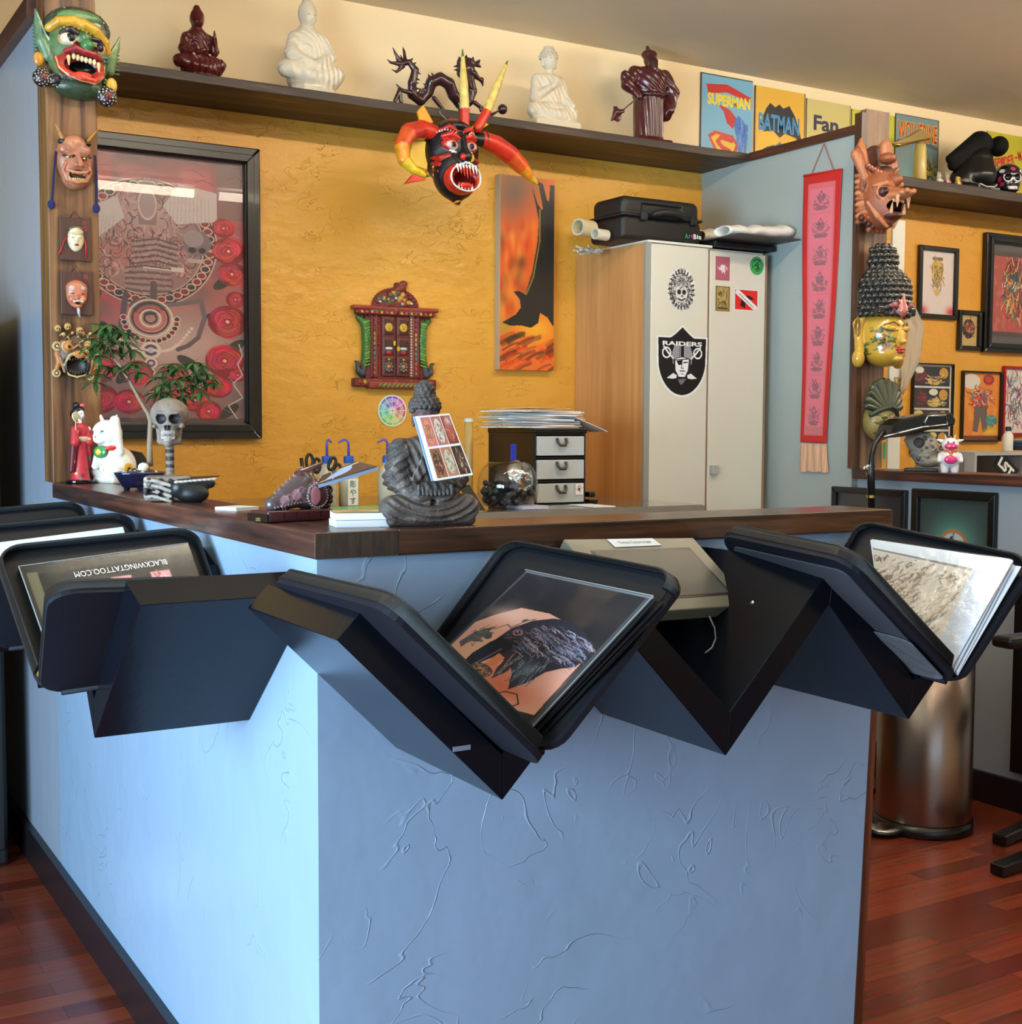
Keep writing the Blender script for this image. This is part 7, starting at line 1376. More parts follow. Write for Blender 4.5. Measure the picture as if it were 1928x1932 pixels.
# ================================================================ signs along the top of the back wall
signm = mat('tin_sign', (255, 255, 255), .35, vc=True)
def sign(x0, ty0, x1, ty1, zb, name, label, cv, words, Yp=B-.006):
    a = W(x0, ty0, Y=Yp); b = W(x1, ty1, Y=Yp); zt = (a.z+b.z)/2; t = thing(name, label, 'sign', ((a.x+b.x)/2, Yp, zb)); box('sign_plate', a.x+.002, b.x-.002, Yp, Yp+.004, zb, zt, mat('sign_edge', (60, 44, 34), .5), t)
    cv.mesh('sign_print', (a.x+.002, Yp-.0005, zt), (b.x-.002, Yp-.0005, zt), (b.x-.002, Yp-.0005, zb), (a.x+.002, Yp-.0005, zb), signm, t)
    Wd = b.x-a.x; H = zt-zb
    for s_, u, v, h, w_, col, off, bold, sh in words: text('lettering', s_, h*H, (a.x+u*Wd, Yp-.0008-off, zb+v*H), (1, 0, 0), (0, 0, 1), mat('ink_%d_%d_%d' % col, col, .4), t, width=w_*Wd, bold=bold, shear=sh)
    return t
ZB = ZS+.0325
c = Cv(0, 0, 100, 140, (120, 176, 204), 150, 200); c.rect(0, 0, 100, 1.5, (70, 60, 50)); c.rect(0, 0, 1.5, 140, (70, 60, 50))
c.poly([(10, 16), (50, 12), (96, 26), (96, 34), (50, 24), (14, 30)], (206, 40, 34)); c.poly([(14, 92), (28, 84), (62, 88), (74, 102), (56, 138), (44, 140)], (206, 44, 30)); c.poly([(20, 95), (30, 89), (59, 92), (68, 102), (54, 132), (48, 134)], (240, 190, 40)); 
c.line([(60, 96), (40, 93), (33, 100), (42, 108), (56, 112), (52, 124), (46, 128)], 7, (206, 44, 30))
c.poly([(30, 42), (56, 50), (70, 62), (62, 78), (50, 70), (44, 54)], (196, 40, 34)); c.poly([(72, 56), (92, 70), (90, 100), (84, 132), (76, 132), (70, 96), (64, 70)], (56, 110, 190)); c.scribble(80, 90, 10, 30, 16, 1.4, [(30, 50, 110), (120, 170, 220)], 2)
sign(1322, 131, 1421, 158, ZB, 'comic_sign', 'light blue tin sign with yellow title lettering and a red diamond crest', c, [('SUPERMAN', .54, .735, .13, .82, (240, 210, 50), 0, .05, 0), ])
c = Cv(0, 0, 100, 140, (236, 180, 60), 150, 200); c.rect(0, 0, 1.5, 140, (70, 60, 50)); c.rect(98.5, 0, 100, 140, (70, 60, 50))
c.poly([(22, 34), (30, 24), (40, 30), (48, 24), (56, 30), (68, 24), (80, 40), (88, 60), (96, 84), (80, 74), (60, 70), (50, 78), (36, 68), (20, 74), (10, 60)], (30, 30, 40)); c.ell(28, 96, 24, 26, (244, 190, 50)); c.ell(76, 104, 22, 26, (244, 190, 50))
c.ring(50, 150, 46, 12, (40, 90, 160)); c.ring(50, 150, 56, 8, (24, 26, 40)); c.poly([(40, 92), (50, 84), (60, 92), (66, 140), (36, 140)], (110, 116, 130)); c.scribble(50, 124, 14, 14, 20, 1.4, [(40, 40, 60), (150, 150, 160)], 3)
sign(1424, 158, 1520, 180, ZB, 'comic_sign', 'orange tin sign with blue title lettering over a dark wing shape', c, [('BATMAN', .48, .60, .20, .80, (60, 140, 190), 0, .03, 0)])
c = Cv(0, 0, 100, 140, (214, 196, 122), 120, 160); c.rect(98.5, 0, 100, 140, (70, 60, 50)); c.ell(24, 104, 18, 18, (196, 120, 40)); c.scribble(24, 104, 16, 16, 30, 1.6, [(110, 60, 30), (226, 160, 70)], 4); c.soft(70, 110, 24, 30, (224, 206, 140))
sign(1522, 181, 1605, 204, ZB, 'comic_sign', 'beige tin sign with dark blue partial title lettering', c, [('Fan', .44, .72, .19, .56, (36, 40, 80), 0, .03, 0)])
c = Cv(0, 0, 100, 140, (200, 200, 50), 110, 150); c.rect(98.5, 0, 100, 140, (70, 60, 50)); c.soft(50, 60, 60, 50, (214, 206, 60), .8); c.poly([(28, 30), (36, 20), (40, 28), (48, 24), (46, 36), (52, 44), (40, 40), (32, 42)], (206, 50, 50)); c.ell(44, 52, 8, 8, (236, 236, 236)); c.poly([(40, 56), (60, 60), (70, 80), (40, 90)], (40, 50, 80)); c.rect(70, 100, 76, 140, (40, 60, 110))
sign(1607, 204, 1689, 221, ZB, 'comic_sign', 'lime yellow tin sign with a small red burst behind the dark post', c, [])
c = Cv(0, 0, 100, 140, (122, 146, 150), 130, 180); c.poly([(4, 44), (60, 40), (98, 50), (98, 56), (60, 48), (4, 52)], (90, 110, 120)); c.soft(76, 96, 20, 20, (210, 180, 60), .9); c.scribble(80, 100, 16, 26, 50, 2, [(30, 34, 60), (220, 190, 60), (60, 60, 70)], 6); c.soft(30, 110, 30, 30, (120, 170, 180), .7); c.rect(0, 0, 100, 1.5, (60, 50, 44)); c.rect(98, 0, 100, 140, (60, 50, 44))
sign(1690, 212, 1772, 229, ZB, 'comic_sign', 'grey blue tin sign with jagged red title lettering', c, [('WOLVERINE', .5, .80, .25, .92, (226, 196, 60), 0, .06, 0), ('WOLVERINE', .5, .80, .23, .90, (190, 40, 30), .0004, .01, 0)])
c = Cv(0, 0, 100, 140, (196, 190, 50), 130, 180); c.poly([(0, 74), (20, 64), (30, 80), (10, 120)], (150, 190, 60)); c.poly([(48, 64), (64, 72), (60, 96), (52, 100), (42, 84)], (206, 44, 34)); c.poly([(42, 88), (58, 96), (56, 120), (40, 118)], (50, 80, 180)); c.poly([(62, 72), (80, 62), (84, 68), (66, 82)], (50, 90, 190)); c.poly([(80, 60), (96, 52), (98, 60), (84, 70)], (210, 50, 40)); c.poly([(80, 90), (96, 70), (98, 130), (70, 124)], (220, 206, 60))
a = W(1868, 246, Y=B-.006); t = sign(1862, 247, 1950, 262, ZB, 'comic_sign', 'yellow green tin sign with curved red title lettering beside the painted skull', c, [])
b = W(1950, 262, Y=B-.006); Wd = b.x-a.x; H = .36
for i, ch in enumerate('SPIDER-MAN'):
    f = i/9; an = .45*(f-.25)*1.3; text('lettering', ch, .046 if ch != '-' else .008, (a.x+.03+Wd*(.04+.70*f), B-.0072, ZB+.205+.075*f*f+.006*math.sin(f*3)), (math.cos(an), 0, math.sin(an)), (-math.sin(an), 0, math.cos(an)), mat('ink_red_sign', (200, 44, 36), .4), t, width=.024, bold=.03)
# ================================================================ partition wall: scroll banner
t = thing('wall_scroll', 'long red and pink cloth scroll with a column of grey emblems', 'scroll', (XW-.004, 3.58, 1.05))
def SX(x, y): v = W(x, y, X=XW-.004); return v
tl, tr, br, bl_ = SX(1518, 330), SX(1591, 318), SX(1561, 836), SX(1512, 834)
def scq(u, v):
    l = tl.lerp(bl_, v); r = tr.lerp(br, v); p = l.lerp(r, u); return p+Vector((-.004-.004*math.sin(v*7+u*2), 0, 0))
nu, nv = 40, 240; V = []; C = []
cv = Cv(0, 0, 60, 500, (206, 38, 34), nu, nv); cv.rect(8, 20, 52, 486, (226, 110, 116)); cv.rect(12, 30, 48, 480, (232, 122, 136)); cv.rect(8, 470, 52, 486, (206, 120, 120))
for i in range(9):
    y = 52+i*49.5
    for sg in (-1, 1): cv.line([(30, y-16), (30+sg*5, y-6), (30+sg*3, y+2)], 1.8, (136, 92, 104), .9); cv.line([(30+sg*3, y+6), (30+sg*11, y+8), (30+sg*(13 if i % 2 else 9), y)], 1.8, (140, 98, 108), .9); cv.line([(30, y-4), (30+sg*(8+2*(i % 3)), y-9)], 1.6, (146, 104, 112), .9)
    cv.ell(30, y+14, 12, 4, (156, 98, 106), .85); cv.ell(30, y-2+(i % 3), 4+(i % 2)*2, 8, (150, 100, 108), .8); cv.scribble(30, y, 12, 14, 26, 1.2, [(150, 104, 112), (130, 90, 100), (214, 120, 128)], i, .7); cv.line([(22, y+18), (38, y+18)], 1.4, (140, 100, 104)); cv.rect(12, y+23, 48, y+23.8, (222, 104, 112), .6)
for j in range(nv):
    for i in range(nu): V.append(scq(i/(nu-1), j/(nv-1)))
F = [(j*nu+i, (j+1)*nu+i, (j+1)*nu+i+1, j*nu+i+1) for j in range(nv-1) for i in range(nu-1)]; cc = np.clip(cv.C/255, 0, 1).reshape(-1, 3); cc = np.where(cc <= .04045, cc/12.92, ((cc+.055)/1.055)**2.4)
o = mesh('cloth_panel', V, F, mat('scroll_cloth', (255, 255, 255), .6, vc=True, bump=(700, .3, 'wave')), t, True, col=cc); sm = o.modifiers.new('thick', 'SOLIDIFY'); sm.thickness = .001
a, b, c1, d1 = SX(1513, 836), SX(1560, 838), SX(1564, 890), SX(1511, 888); V = []
for j in range(8):
    for i in range(24): u, v = i/23, j/7; V.append(a.lerp(d1, v).lerp(b.lerp(c1, v), u)+Vector((-.006-.004*math.sin(u*24), 0, -.004*abs(math.sin(u*9))*v)))
mesh('fringe', V, [(j*24+i, (j+1)*24+i, (j+1)*24+i+1, j*24+i+1) for j in range(7) for i in range(23)], mat('fringe_cloth', (206, 140, 104), .6, var=((3, 120, 3), .15, (232, 196, 160))), t, True)
MB().tube([tl.lerp(tr, .22)+Vector((-.006, 0, 0)), SX(1556, 271)+Vector((-.004, 0, 0)), tl.lerp(tr, .78)+Vector((-.006, 0, 0))], .0016, 6).build('hanging_cord', mat('dull_red_cord', (150, 56, 50), .7), t)
MB().tube([tl+Vector((-.006, 0, -.004)), tr+Vector((-.006, 0, -.004))], .004, 8).build('top_rod', mat('red_rod', (196, 36, 32), .5), t)
# ================================================================ second booth
BX = B-.001
def pic2(name, label, x0, y0, x1, y1, fw, art, **kw):
    a = W(x0, y0, Y=B-.02); b = W(x1, y1, Y=B-.02); return picture(name, label, a.x, b.z, b.x, a.z, BX, fw, .02, art, **kw)
c = Cv(0, 0, 70, 130, (236, 226, 222), 90, 160); c.soft(4, 124, 12, 12, (210, 60, 60)); c.soft(66, 124, 12, 12, (210, 60, 60)); c.soft(35, 60, 30, 40, (244, 214, 206), .6)
c.ell(35, 36, 13, 20, (196, 156, 60)); c.ell(35, 30, 12, 12, (216, 176, 80)); c.rect(24, 12, 46, 18, (70, 56, 40), .7); c.ell(30, 34, 3, 3, (90, 60, 30)); c.ell(41, 34, 3, 3, (90, 60, 30)); c.ell(35, 62, 9, 12, (206, 170, 80)); c.scribble(35, 50, 12, 34, 70, 1.2, [(80, 60, 40), (190, 150, 60), (120, 120, 130), (226, 200, 110)], 3); c.ell(35, 84, 6, 8, (220, 190, 110))
pic2('framed_picture', 'black framed white print of a yellow face, first picture past the dark post', 1737, 461, 1807, 604, .022, c)
c = Cv(0, 0, 40, 76, (206, 176, 110), 50, 90); c.ell(20, 34, 15, 24, (30, 26, 22)); c.ell(20, 30, 9, 12, (160, 60, 50)); c.scribble(20, 34, 14, 24, 40, 1.4, [(220, 190, 120), (60, 40, 30), (150, 50, 40)], 2)
pic2('framed_picture', 'small thick black framed dark portrait between two larger pictures', 1811, 584, 1852, 662, .022, c)
c = Cv(0, 0, 100, 170, (176, 84, 76), 130, 200); c.mottle(16, (206, 120, 104), .6, 3); c.ell(60, 70, 34, 60, (120, 40, 36), .7); c.ell(62, 60, 16, 22, (50, 90, 84)); c.scribble(60, 80, 34, 56, 120, 2, [(214, 60, 40), (70, 130, 110), (230, 190, 90), (50, 30, 30), (230, 220, 190)], 4); c.rect(0, 0, 100, 10, (90, 70, 70)); c.rect(0, 160, 100, 170, (90, 70, 70))
a = W(1860, 438, Y=B-.02); b = W(1862, 664, Y=B-.02); picture('framed_picture', 'large dark framed red figure print past the dark post', a.x, b.z, a.x+.42, a.z, BX, .045, .03, c, matb=.035, matc=mat('grey_mount', (96, 92, 90), .7), step=True)
c = Cv(0, 0, 70, 160, (236, 232, 224), 110, 230)
for r in range(4):
    y0 = 3+r*39.5; c.rect(3, y0, 67, y0+36, (40, 44, 56)); c.soft(18, y0+18, 12, 14, (120, 44, 44)); c.scribble(16, y0+18, 10, 14, 18, 2, [(150, 60, 60), (90, 40, 44)], r); c.ell(40, y0+26, 13, 8, (214, 186, 110)); c.ell(56, y0+12, 8, 10, (214, 160, 60)); c.scribble(46, y0+24, 18, 10, 26, 1.5, [(110, 70, 40), (236, 216, 150), (60, 50, 60)], r+9); c.ell(38 if r % 2 else 12, y0+7, 8, 6, (236, 236, 226) if r < 2 else (220, 210, 120))
pic2('framed_picture', 'black framed strip of four dark comic panels behind the lamp', 1725, 684, 1797, 856, .006, c)
c = Cv(0, 0, 60, 124, (232, 140, 40), 90, 180); c.mottle(9, (244, 170, 60), .6, 2); c.ell(14, 16, 14, 14, (236, 230, 220)); c.ell(42, 12, 9, 11, (206, 60, 40)); c.ring(42, 12, 7, 1.5, (60, 40, 40)); c.poly([(20, 60), (40, 60), (42, 108), (34, 110), (30, 80), (26, 110), (18, 108)], (110, 96, 90)); c.ell(30, 46, 14, 16, (214, 90, 66)); c.scribble(30, 46, 18, 20, 60, 1.5, [(200, 50, 40), (240, 220, 190), (70, 60, 80), (60, 130, 150)], 3); c.ell(48, 88, 9, 11, (50, 150, 160)); c.scribble(48, 88, 7, 9, 12, 1.2, [(220, 190, 60), (40, 90, 110)], 5); c.rect(0, 116, 60, 124, (120, 60, 30)); c.soft(46, 108, 12, 6, (230, 210, 60))
pic2('framed_picture', 'orange artwork with a standing figure in a thin black and silver frame', 1819, 699, 1889, 833, .008, c)
c = Cv(0, 0, 60, 110, (232, 226, 222), 80, 120); c.scribble(34, 50, 26, 44, 90, 2, [(150, 80, 70), (60, 60, 150), (90, 140, 110), (206, 190, 180), (190, 60, 60)], 4)
a = W(1896, 690, Y=B-.02); b = W(1898, 822, Y=B-.02); picture('framed_picture', 'red framed white print with coloured scribbled figures', a.x, b.z, a.x+.20, a.z, BX, .014, .02, c, fm_=mat('red_frame', (170, 24, 34), .35))
# white board strip and crumpled film behind the post
o = box('whiteboard', W(1683, 500, Y=3.62).x, W(1706, 500, Y=3.62).x, 3.62, 3.63, 0, W(1695, 415, Y=3.62).z, mat('panel_white', (236, 238, 232), .3)); tag(o, 'tall narrow whiteboard standing behind the mask post', 'board')
o = box('sticker_strip', W(1689, 700, Y=3.615).x, W(1703, 700, Y=3.615).x, 3.618, 3.6198, W(1695, 815, Y=3.615).z, W(1695, 712, Y=3.615).z, mat('strip_print', (220, 200, 130), .4, var=(60, .12, (60, 40, 46)))); tag(o, 'narrow strip of coloured stickers on the white panel behind the mask post', 'sticker strip')
g = random.Random(3); V = []; nu, nv = 12, 16; Lf = [(1706, 565), (1702, 620), (1700, 680), (1698, 742)]; Rt = [(1724, 572), (1744, 615), (1736, 680), (1704, 745)]
def lerpP(P, v): i = min(int(v*3), 2); f = v*3-i; return (P[i][0]*(1-f)+P[i+1][0]*f, P[i][1]*(1-f)+P[i+1][1]*f)
for j in range(nv):
    l = lerpP(Lf, j/(nv-1)); r = lerpP(Rt, j/(nv-1))
    for i in range(nu): u = i/(nu-1); p = W(l[0]*(1-u)+r[0]*u, l[1]*(1-u)+r[1]*u, Y=3.612+g.uniform(-.006, .006)); V.append(p)
o = mesh('plastic_film', V, [(j*nu+i, (j+1)*nu+i, (j+1)*nu+i+1, j*nu+i+1) for j in range(nv-1) for i in range(nu-1)], mat('film', (214, 206, 190), .25, alpha=.62), None, True); sm = o.modifiers.new('thick', 'SOLIDIFY'); sm.thickness = .001; tag(o, 'crumpled translucent plastic film hanging behind the yellow head mask', 'plastic film')
# shelf items
SZ2 = ZS+.0305
q = W(1735, 338, Y=B-.16); r = 13*mpp(q); t = thing('brass_lamp', 'cream shaded brass picture lamp on the second high shelf', 'lamp', (q.x, q.y, SZ2)); zt = W(1735, 272, Y=B-.16).z
MB().lathe([(r*.95, 0), (r, .003), (r*.85, zt-SZ2-.02), (r*.7, zt-SZ2)], (q.x, q.y, SZ2), 24).build('shade_body', mat('cream_brass', (214, 190, 110), .3, coat=.2), t, smooth=True)
br_ = mat('polished_brass', (222, 180, 90), .18, 1)
MB().tube([W(1691, 273, Y=B-.20), W(1702, 274, Y=B-.19), W(1754, 262, Y=B-.15)], [.007, .004, .004], 10).build('brass_arm', br_, t, smooth=True)
MB().prism([W(1684, 270, Y=B-.15), W(1716, 258, Y=B-.15), W(1738, 244, Y=B-.15), W(1756, 258, Y=B-.15), W(1754, 262, Y=B-.15), W(1700, 276, Y=B-.15)], (0, 0, 0), (0, .03, 0)).build('reflector', mat('old_brass', (150, 128, 80), .3, .6), t)
for i, (x, y0, C1, C2, lb) in enumerate(((1771, 347, (214, 206, 190), (190, 150, 80), 'tiny white and gold figurine, first of the three on the second shelf'), (1786, 348, (200, 196, 186), (170, 60, 50), 'tiny white figurine with red trim between two others'), (1806, 351, (220, 196, 90), (190, 110, 50), 'tiny yellow duck-like figurine, last of the three by the black cap'))):
    q = W(x, y0, Y=B-.22); k = mpp(q); q.z = SZ2; t = thing('tiny_figurine', lb, 'figurine', q); s = Sc(); s.e((0, 0, 7), (7, 6, 7), C1).e((0, -1, 17), (5.4, 5, 5.6), C1, k=2).e((0, -6, 16), (2, 2, 1.4), C2).e((0, 0, 1.6), (6, 5, 2), C2, k=1)
    for g_ in (-1, 1): s.c((g_*2.4, 0, 21), (g_*3, 0, 26 if i < 2 else 22), 1.6, 1, C1, k=.5).e((g_*6, -2, 9), (2.4, 3, 4), C2 if i else C1, k=.5).e((g_*2, -5.4, 18), (.8, 1, .8), (20, 16, 14), 'p')
    s.build('body', gloss, t, n=50, scale=k)
q = W(1848, 350, Y=B-.20); k = mpp(q); q.z = SZ2; t = thing('felt_hat', 'large black felt hat with a round brim on a plain dark stand', 'hat', q, rz=-.2)
s = Sc(); s.c((-58, 14, 62), (2, 6, 92), 8, 24, (18, 18, 18), k=4).c((-50, 14, 50), (-10, 8, 70), 10, 18, (16, 16, 17), k=6).e((36, -6, 88), (17, 20, 19), (12, 12, 13), k=2); s.build('cap_crown', mat('black_felt', (255, 255, 255), .75, vc=True, spec=.2), t, n=80, scale=k)
s = Sc(); s.c((0, 4, 34), (0, 4, 62), 33, 26, (14, 14, 15)).c((-12, 8, 60), (-34, 10, 20), 20, 24, (14, 14, 15), k=6).b((-8, 4, 6), (44, 22, 6), (14, 14, 15), rd=4, k=6).path([(-20, -26, 12), (-8, -30, 6), (10, -30, 7), (20, -24, 13)], 1.6, (200, 200, 196), k=.2); s.build('stand', mat('dark_stand', (255, 255, 255), .3, vc=True), t, n=60, scale=k)
q = W(1900, 372, Y=B-.24); k = mpp(q); q.z = SZ2; t = thing('painted_skull', 'black painted skull with white and pink patterns on the second shelf', 'skull', q, rz=-.5)
s = Sc(); K2 = (28, 22, 28); s.e((0, 4, 34), (27, 30, 24), K2).e((0, -6, 18), (20, 20, 16), K2, k=5).e((0, -10, 8), (16, 15, 8), K2, k=3)
for g_ in (-1, 1): s.e((g_*9, -24, 28), (6.4, 6, 6), (10, 8, 10), '-', .5).t((g_*9, -22.5, 28), 7.4, 1.2, (230, 226, 226), k=.2, rot=(80, 0, g_*12)).e((g_*18, -16, 16), (5, 6, 4), (190, 60, 110), 'p').e((g_*17, -14, 40), (5, 8, 4), (230, 226, 226), 'p').e((g_*20, -10, 26), (3, 8, 6), (180, 50, 100), 'p')
for i in range(6): s.e((-7.5+i*3, -25, 8), (1.4, 2, 3), (236, 232, 230), k=.1)
s.e((0, -27, 18), (3, 3, 3.4), (10, 8, 10), '-', .3).e((0, -24, 44), (5, 8, 4), (190, 60, 110), 'p').t((0, -20, 44), 7, 1, (230, 226, 226), 'p', rot=(60, 0, 0)); s.build('skull', gloss, t, n=80, scale=k)
# items on the second bar
B2 = 1.0685
q = W(1738, 886, X=XW+.06); k = mpp(q); q = Vector((XW+.06, q.y, B2)); t = thing('stone_carving', 'rough grey stone creature carving on a dark plinth', 'carving', q, rz=-.9)
box('plinth', -.055, .055, -.045, .045, 0, .010, MATS['black_satin'], t, local=True, bevel=.002); C = (168, 160, 144); s = Sc(); s.e((4, 0, 34), (24, 18, 30), C).e((-8, -2, 48), (20, 15, 18), C, k=6).c((-14, -4, 54), (-32, -6, 66), 8, 3, C, k=4).c((-14, -4, 50), (-28, -6, 50), 7, 3, C, k=3).e((12, 0, 12), (20, 16, 10), C, k=6).c((14, 0, 12), (32, 0, 6), 6, 3, C, k=3)
g = random.Random(2)
for i in range(60): a = g.uniform(0, 6.3); b = g.uniform(-1, 1.3); s.e((4+24*math.cos(a)*math.cos(b), 18*math.sin(a)*math.cos(b), 34+30*math.sin(b)), g.uniform(2, 4), g.choice([C, (110, 104, 94), (160, 152, 138)]), k=1.5)
s.e((-4, -18, 46), (9, 6, 9), (90, 84, 78), '-', 2); s.build('carving', stone, t, n=80, scale=k*1.05, loc=(0, 0, .010))
q = W(1791, 890, X=XW+.05); k = mpp(q); q = Vector((XW+.05, q.y, B2)); t = thing('cow_figurine', 'white toy cow figurine with bright pink muzzle and belly', 'figurine', q, rz=-.75)
Wc = (244, 240, 240); PKK = (230, 60, 130); s = Sc(); s.e((0, 0, 26), (20, 17, 19), Wc).e((0, -3, 52), (16, 14, 13), Wc, k=1).e((0, -16, 49), (12, 6, 6.4), PKK, k=1).e((0, -16, 24), (12, 4, 8), PKK, k=1).c((0, -12, 38), (0, -14, 34), 4.4, 3, (240, 120, 40), k=.5).t((0, -2, 40), 12, 2, (240, 120, 40), k=.5)
for g_ in (-1, 1): s.c((g_*9, -2, 12), (g_*9, -3, 3), 8, 7, Wc, k=2).c((g_*12, 0, 58), (g_*23, 0, 61), 4, 1.6, Wc, k=1).c((g_*7, 0, 62), (g_*9, 0, 70), 2.6, 1, (226, 206, 180), k=.5).e((g_*5, -15.4, 56), (1.6, 1.6, 2.2), (20, 18, 20), k=.1).e((g_*4, -21.6, 50), (1.6, 1, 1.6), (250, 180, 210), 'p').c((g_*17, -2, 32), (g_*20, -8, 22), 5, 4, Wc, k=2)
s.e((0, 2, 65), (4, 4, 4), (20, 24, 30), k=.3); s.build('body', gloss, t, n=80, scale=k)
q = W(1738, 885, X=XW+.02); t = box('book', XW+.02, XW+.11, 0, 0, 0, 0, MATS['black_satin']) if False else None
# grey open box with emblem card, bottle and blue cloth
q0 = W(1838, 885, Y=3.45); q1 = W(1945, 885, Y=3.45); z1 = W(1838, 853, Y=3.45).z
t = thing('storage_box', 'open grey storage cube behind the second bar', 'box', ((q0.x+q1.x)/2, 3.45, 0)); gm = mat('box_grey', (176, 172, 166), .5); x0, x1 = q0.x, q1.x; z0 = 1.0
box('top_panel', x0, x1, 3.45, 3.75, z1-.014, z1, gm, t); box('side_panel', x0, x0+.014, 3.45, 3.75, z0-.2, z1-.014, gm, t); box('side_panel', x1-.014, x1, 3.45, 3.75, z0-.2, z1-.014, gm, t); box('back_panel', x0+.014, x1-.014, 3.735, 3.75, z0-.2, z1-.014, mat('box_inner', (110, 104, 98), .6), t); box('bottom_panel', x0+.014, x1-.014, 3.45, 3.735, z0-.2, z0-.186, gm, t)
for x in (x0+.01, x1-.03): 
    for y in (3.47, 3.72): box('leg', x, x+.02, y, y+.02, 0, z0-.2, gm, t)
q = W(1896, 880, Y=3.46); t = thing('emblem_card', 'black card with thick white interlocking lettering in the grey cube', 'card', q+Vector((0, -.01, 0))); an = -.62; T = Matrix.Translation(q+Vector((0, 0, -.004))) @ Matrix.Rotation(-an, 4, 'Y')
box('card', -.062, .070, -.004, 0, -.036, .036, plastic_black, t, T=T); xd = T.to_3x3() @ Vector((1, 0, 0)); zd = T.to_3x3() @ Vector((0, 0, 1)); text('lettering', 'LST', .042, T @ Vector((0, -.0045, 0)), xd, zd, MATS['sticker_white'], t, width=.10, bold=.05)
q = W(1901, 853, Y=3.52); t = thing('spray_bottle', 'white bottle with dark green cap on the grey cube', 'bottle', (q.x, 3.52, z1+.0005)); h = W(1901, 806, Y=3.52).z-z1
MB().lathe([(.017, 0), (.020, .004), (.020, h*.68), (.010, h*.8), (.010, h*.84)], (q.x, 3.52, z1+.0005), 20).build('bottle_body', mat('bottle_white', (232, 226, 214), .35), t, smooth=True); MB().lathe([(.012, h*.84), (.012, h), (.008, h*1.02)], (q.x, 3.52, z1+.0005), 16).build('cap', mat('dark_green_cap', (22, 40, 34), .4), t)
q = W(1925, 850, Y=3.56); s = Sc(); g = random.Random(5)
for i in range(9): s.b((0, 0, .003+i*.0045), (.040-g.uniform(0, .004), .05, .0026), g.choice([(44, 66, 96), (60, 86, 120), (36, 54, 84)]), rd=.002, k=.001)
t = s.build('folded_cloth', mat('blue_cloth', (255, 255, 255), .8, vc=True), None, n=90, loc=(q.x+.005, 3.57, z1+.003)); tag(t, 'stack of folded dark blue cloths beside the white bottle', 'cloth')
t = thing('small_frame', 'small grey picture frame standing behind the cow figurine', 'frame', W(1812, 885, Y=3.5)); a = W(1805, 866, Y=3.5); b = W(1825, 889, Y=3.5); box('backing', a.x, b.x, 3.5, 3.506, B2-.04, a.z, MATS['black_satin'], t); box('mount', a.x+.004, b.x-.004, 3.4985, 3.4999, B2-.035, a.z-.004, mat('frame_grey', (120, 112, 108), .5), t)
o = box('side_table', W(1800, 890, Y=3.5).x, W(1822, 890, Y=3.5).x, 3.508, 3.56, 0, B2-.041, MATS['black_satin']); tag(o, 'black narrow stand behind the second bar under the small grey frame', 'stand')
# framed prints on the low partition wall (facing the booth)
def pic3(label, x0, y0, x1, zb, art, fw=.018, **kw):
    a = W(x0, y0, X=XW-.02); b = W(x1, y0, X=XW-.02); return picture('framed_picture', label, a.y, zb, b.y, a.z, XW-.001, fw, .02, art, axis='X', **kw)
c = Cv(0, 0, 100, 110, (50, 52, 56), 60, 60); c.soft(30, 60, 20, 20, (110, 130, 130), .6); c.poly([(60, 24), (84, 24), (76, 56)], (30, 30, 32))
pic3('dark framed print low on the partition, behind the lamp pole', 1568, 917, 1708, .66, c, .022)
c = Cv(0, 0, 100, 110, (58, 70, 70), 120, 130); c.soft(50, 60, 40, 42, (110, 190, 170), .95); c.ring(50, 60, 20, 4, (190, 120, 70)); c.ell(50, 60, 17, 18, (190, 206, 200)); c.scribble(50, 62, 11, 14, 60, 2, [(50, 60, 64), (110, 120, 120), (200, 210, 206)], 3)
pic3('black framed teal glowing skull print low on the partition', 1719, 921, 1878, .66, c, .03)
# lamp with black arm
YL_ = 3.12; t = thing('task_lamp', 'black curved arm task lamp with chrome trimmed head and clamp', 'lamp', W(1643, 960, Y=YL_)); pl = lambda x, y, d=0: W(x, y, Y=YL_+d)
bkm = mat('lamp_black', (14, 14, 15), .22, coat=.3)
MB().tube([pl(1644, 1000), pl(1643, 890), pl(1644, 862), pl(1650, 838), pl(1664, 818), pl(1684, 804)], [.014, .013, .0095, .0095, .0095, .0095], 14).build('arm', bkm, t, smooth=True)
MB().tube([pl(1643, 934), pl(1643, 939)], .0155, 16).build('gold_ring', br_, t)
hp = [(1662, 826), (1672, 802), (1690, 790), (1734, 781), (1780, 778), (1789, 792), (1786, 803), (1736, 812), (1690, 824)]
MB().prism([pl(x, y) for x, y in hp], (0, -.035, 0), (0, .035, 0)).build('lamp_head', bkm, t, bevel=.006)
MB().tube([pl(1668, 824, -.036), pl(1700, 816, -.038), pl(1740, 806, -.038), pl(1787, 801, -.036), pl(1784, 783, -.036), pl(1750, 785, -.038), pl(1744, 800, -.038)], .0032, 8).build('chrome_trim', chrome, t, smooth=True)
s = Sc(); c0 = pl(1638, 885); s.c((-.018, 0, 0), (.030, 0, -.002), .005, .004, (210, 210, 210), k=.003).c((-.004, 0, .008), (0, 0, -.016), .009, .007, (200, 200, 200), k=.003).e((-.018, 0, .002), (.006, .006, .009), (210, 210, 210), k=.002); s.build('clamp', mat('worn_chrome', (190, 190, 188), .2, 1), t, n=60, loc=c0-W(1643, 960, Y=YL_))
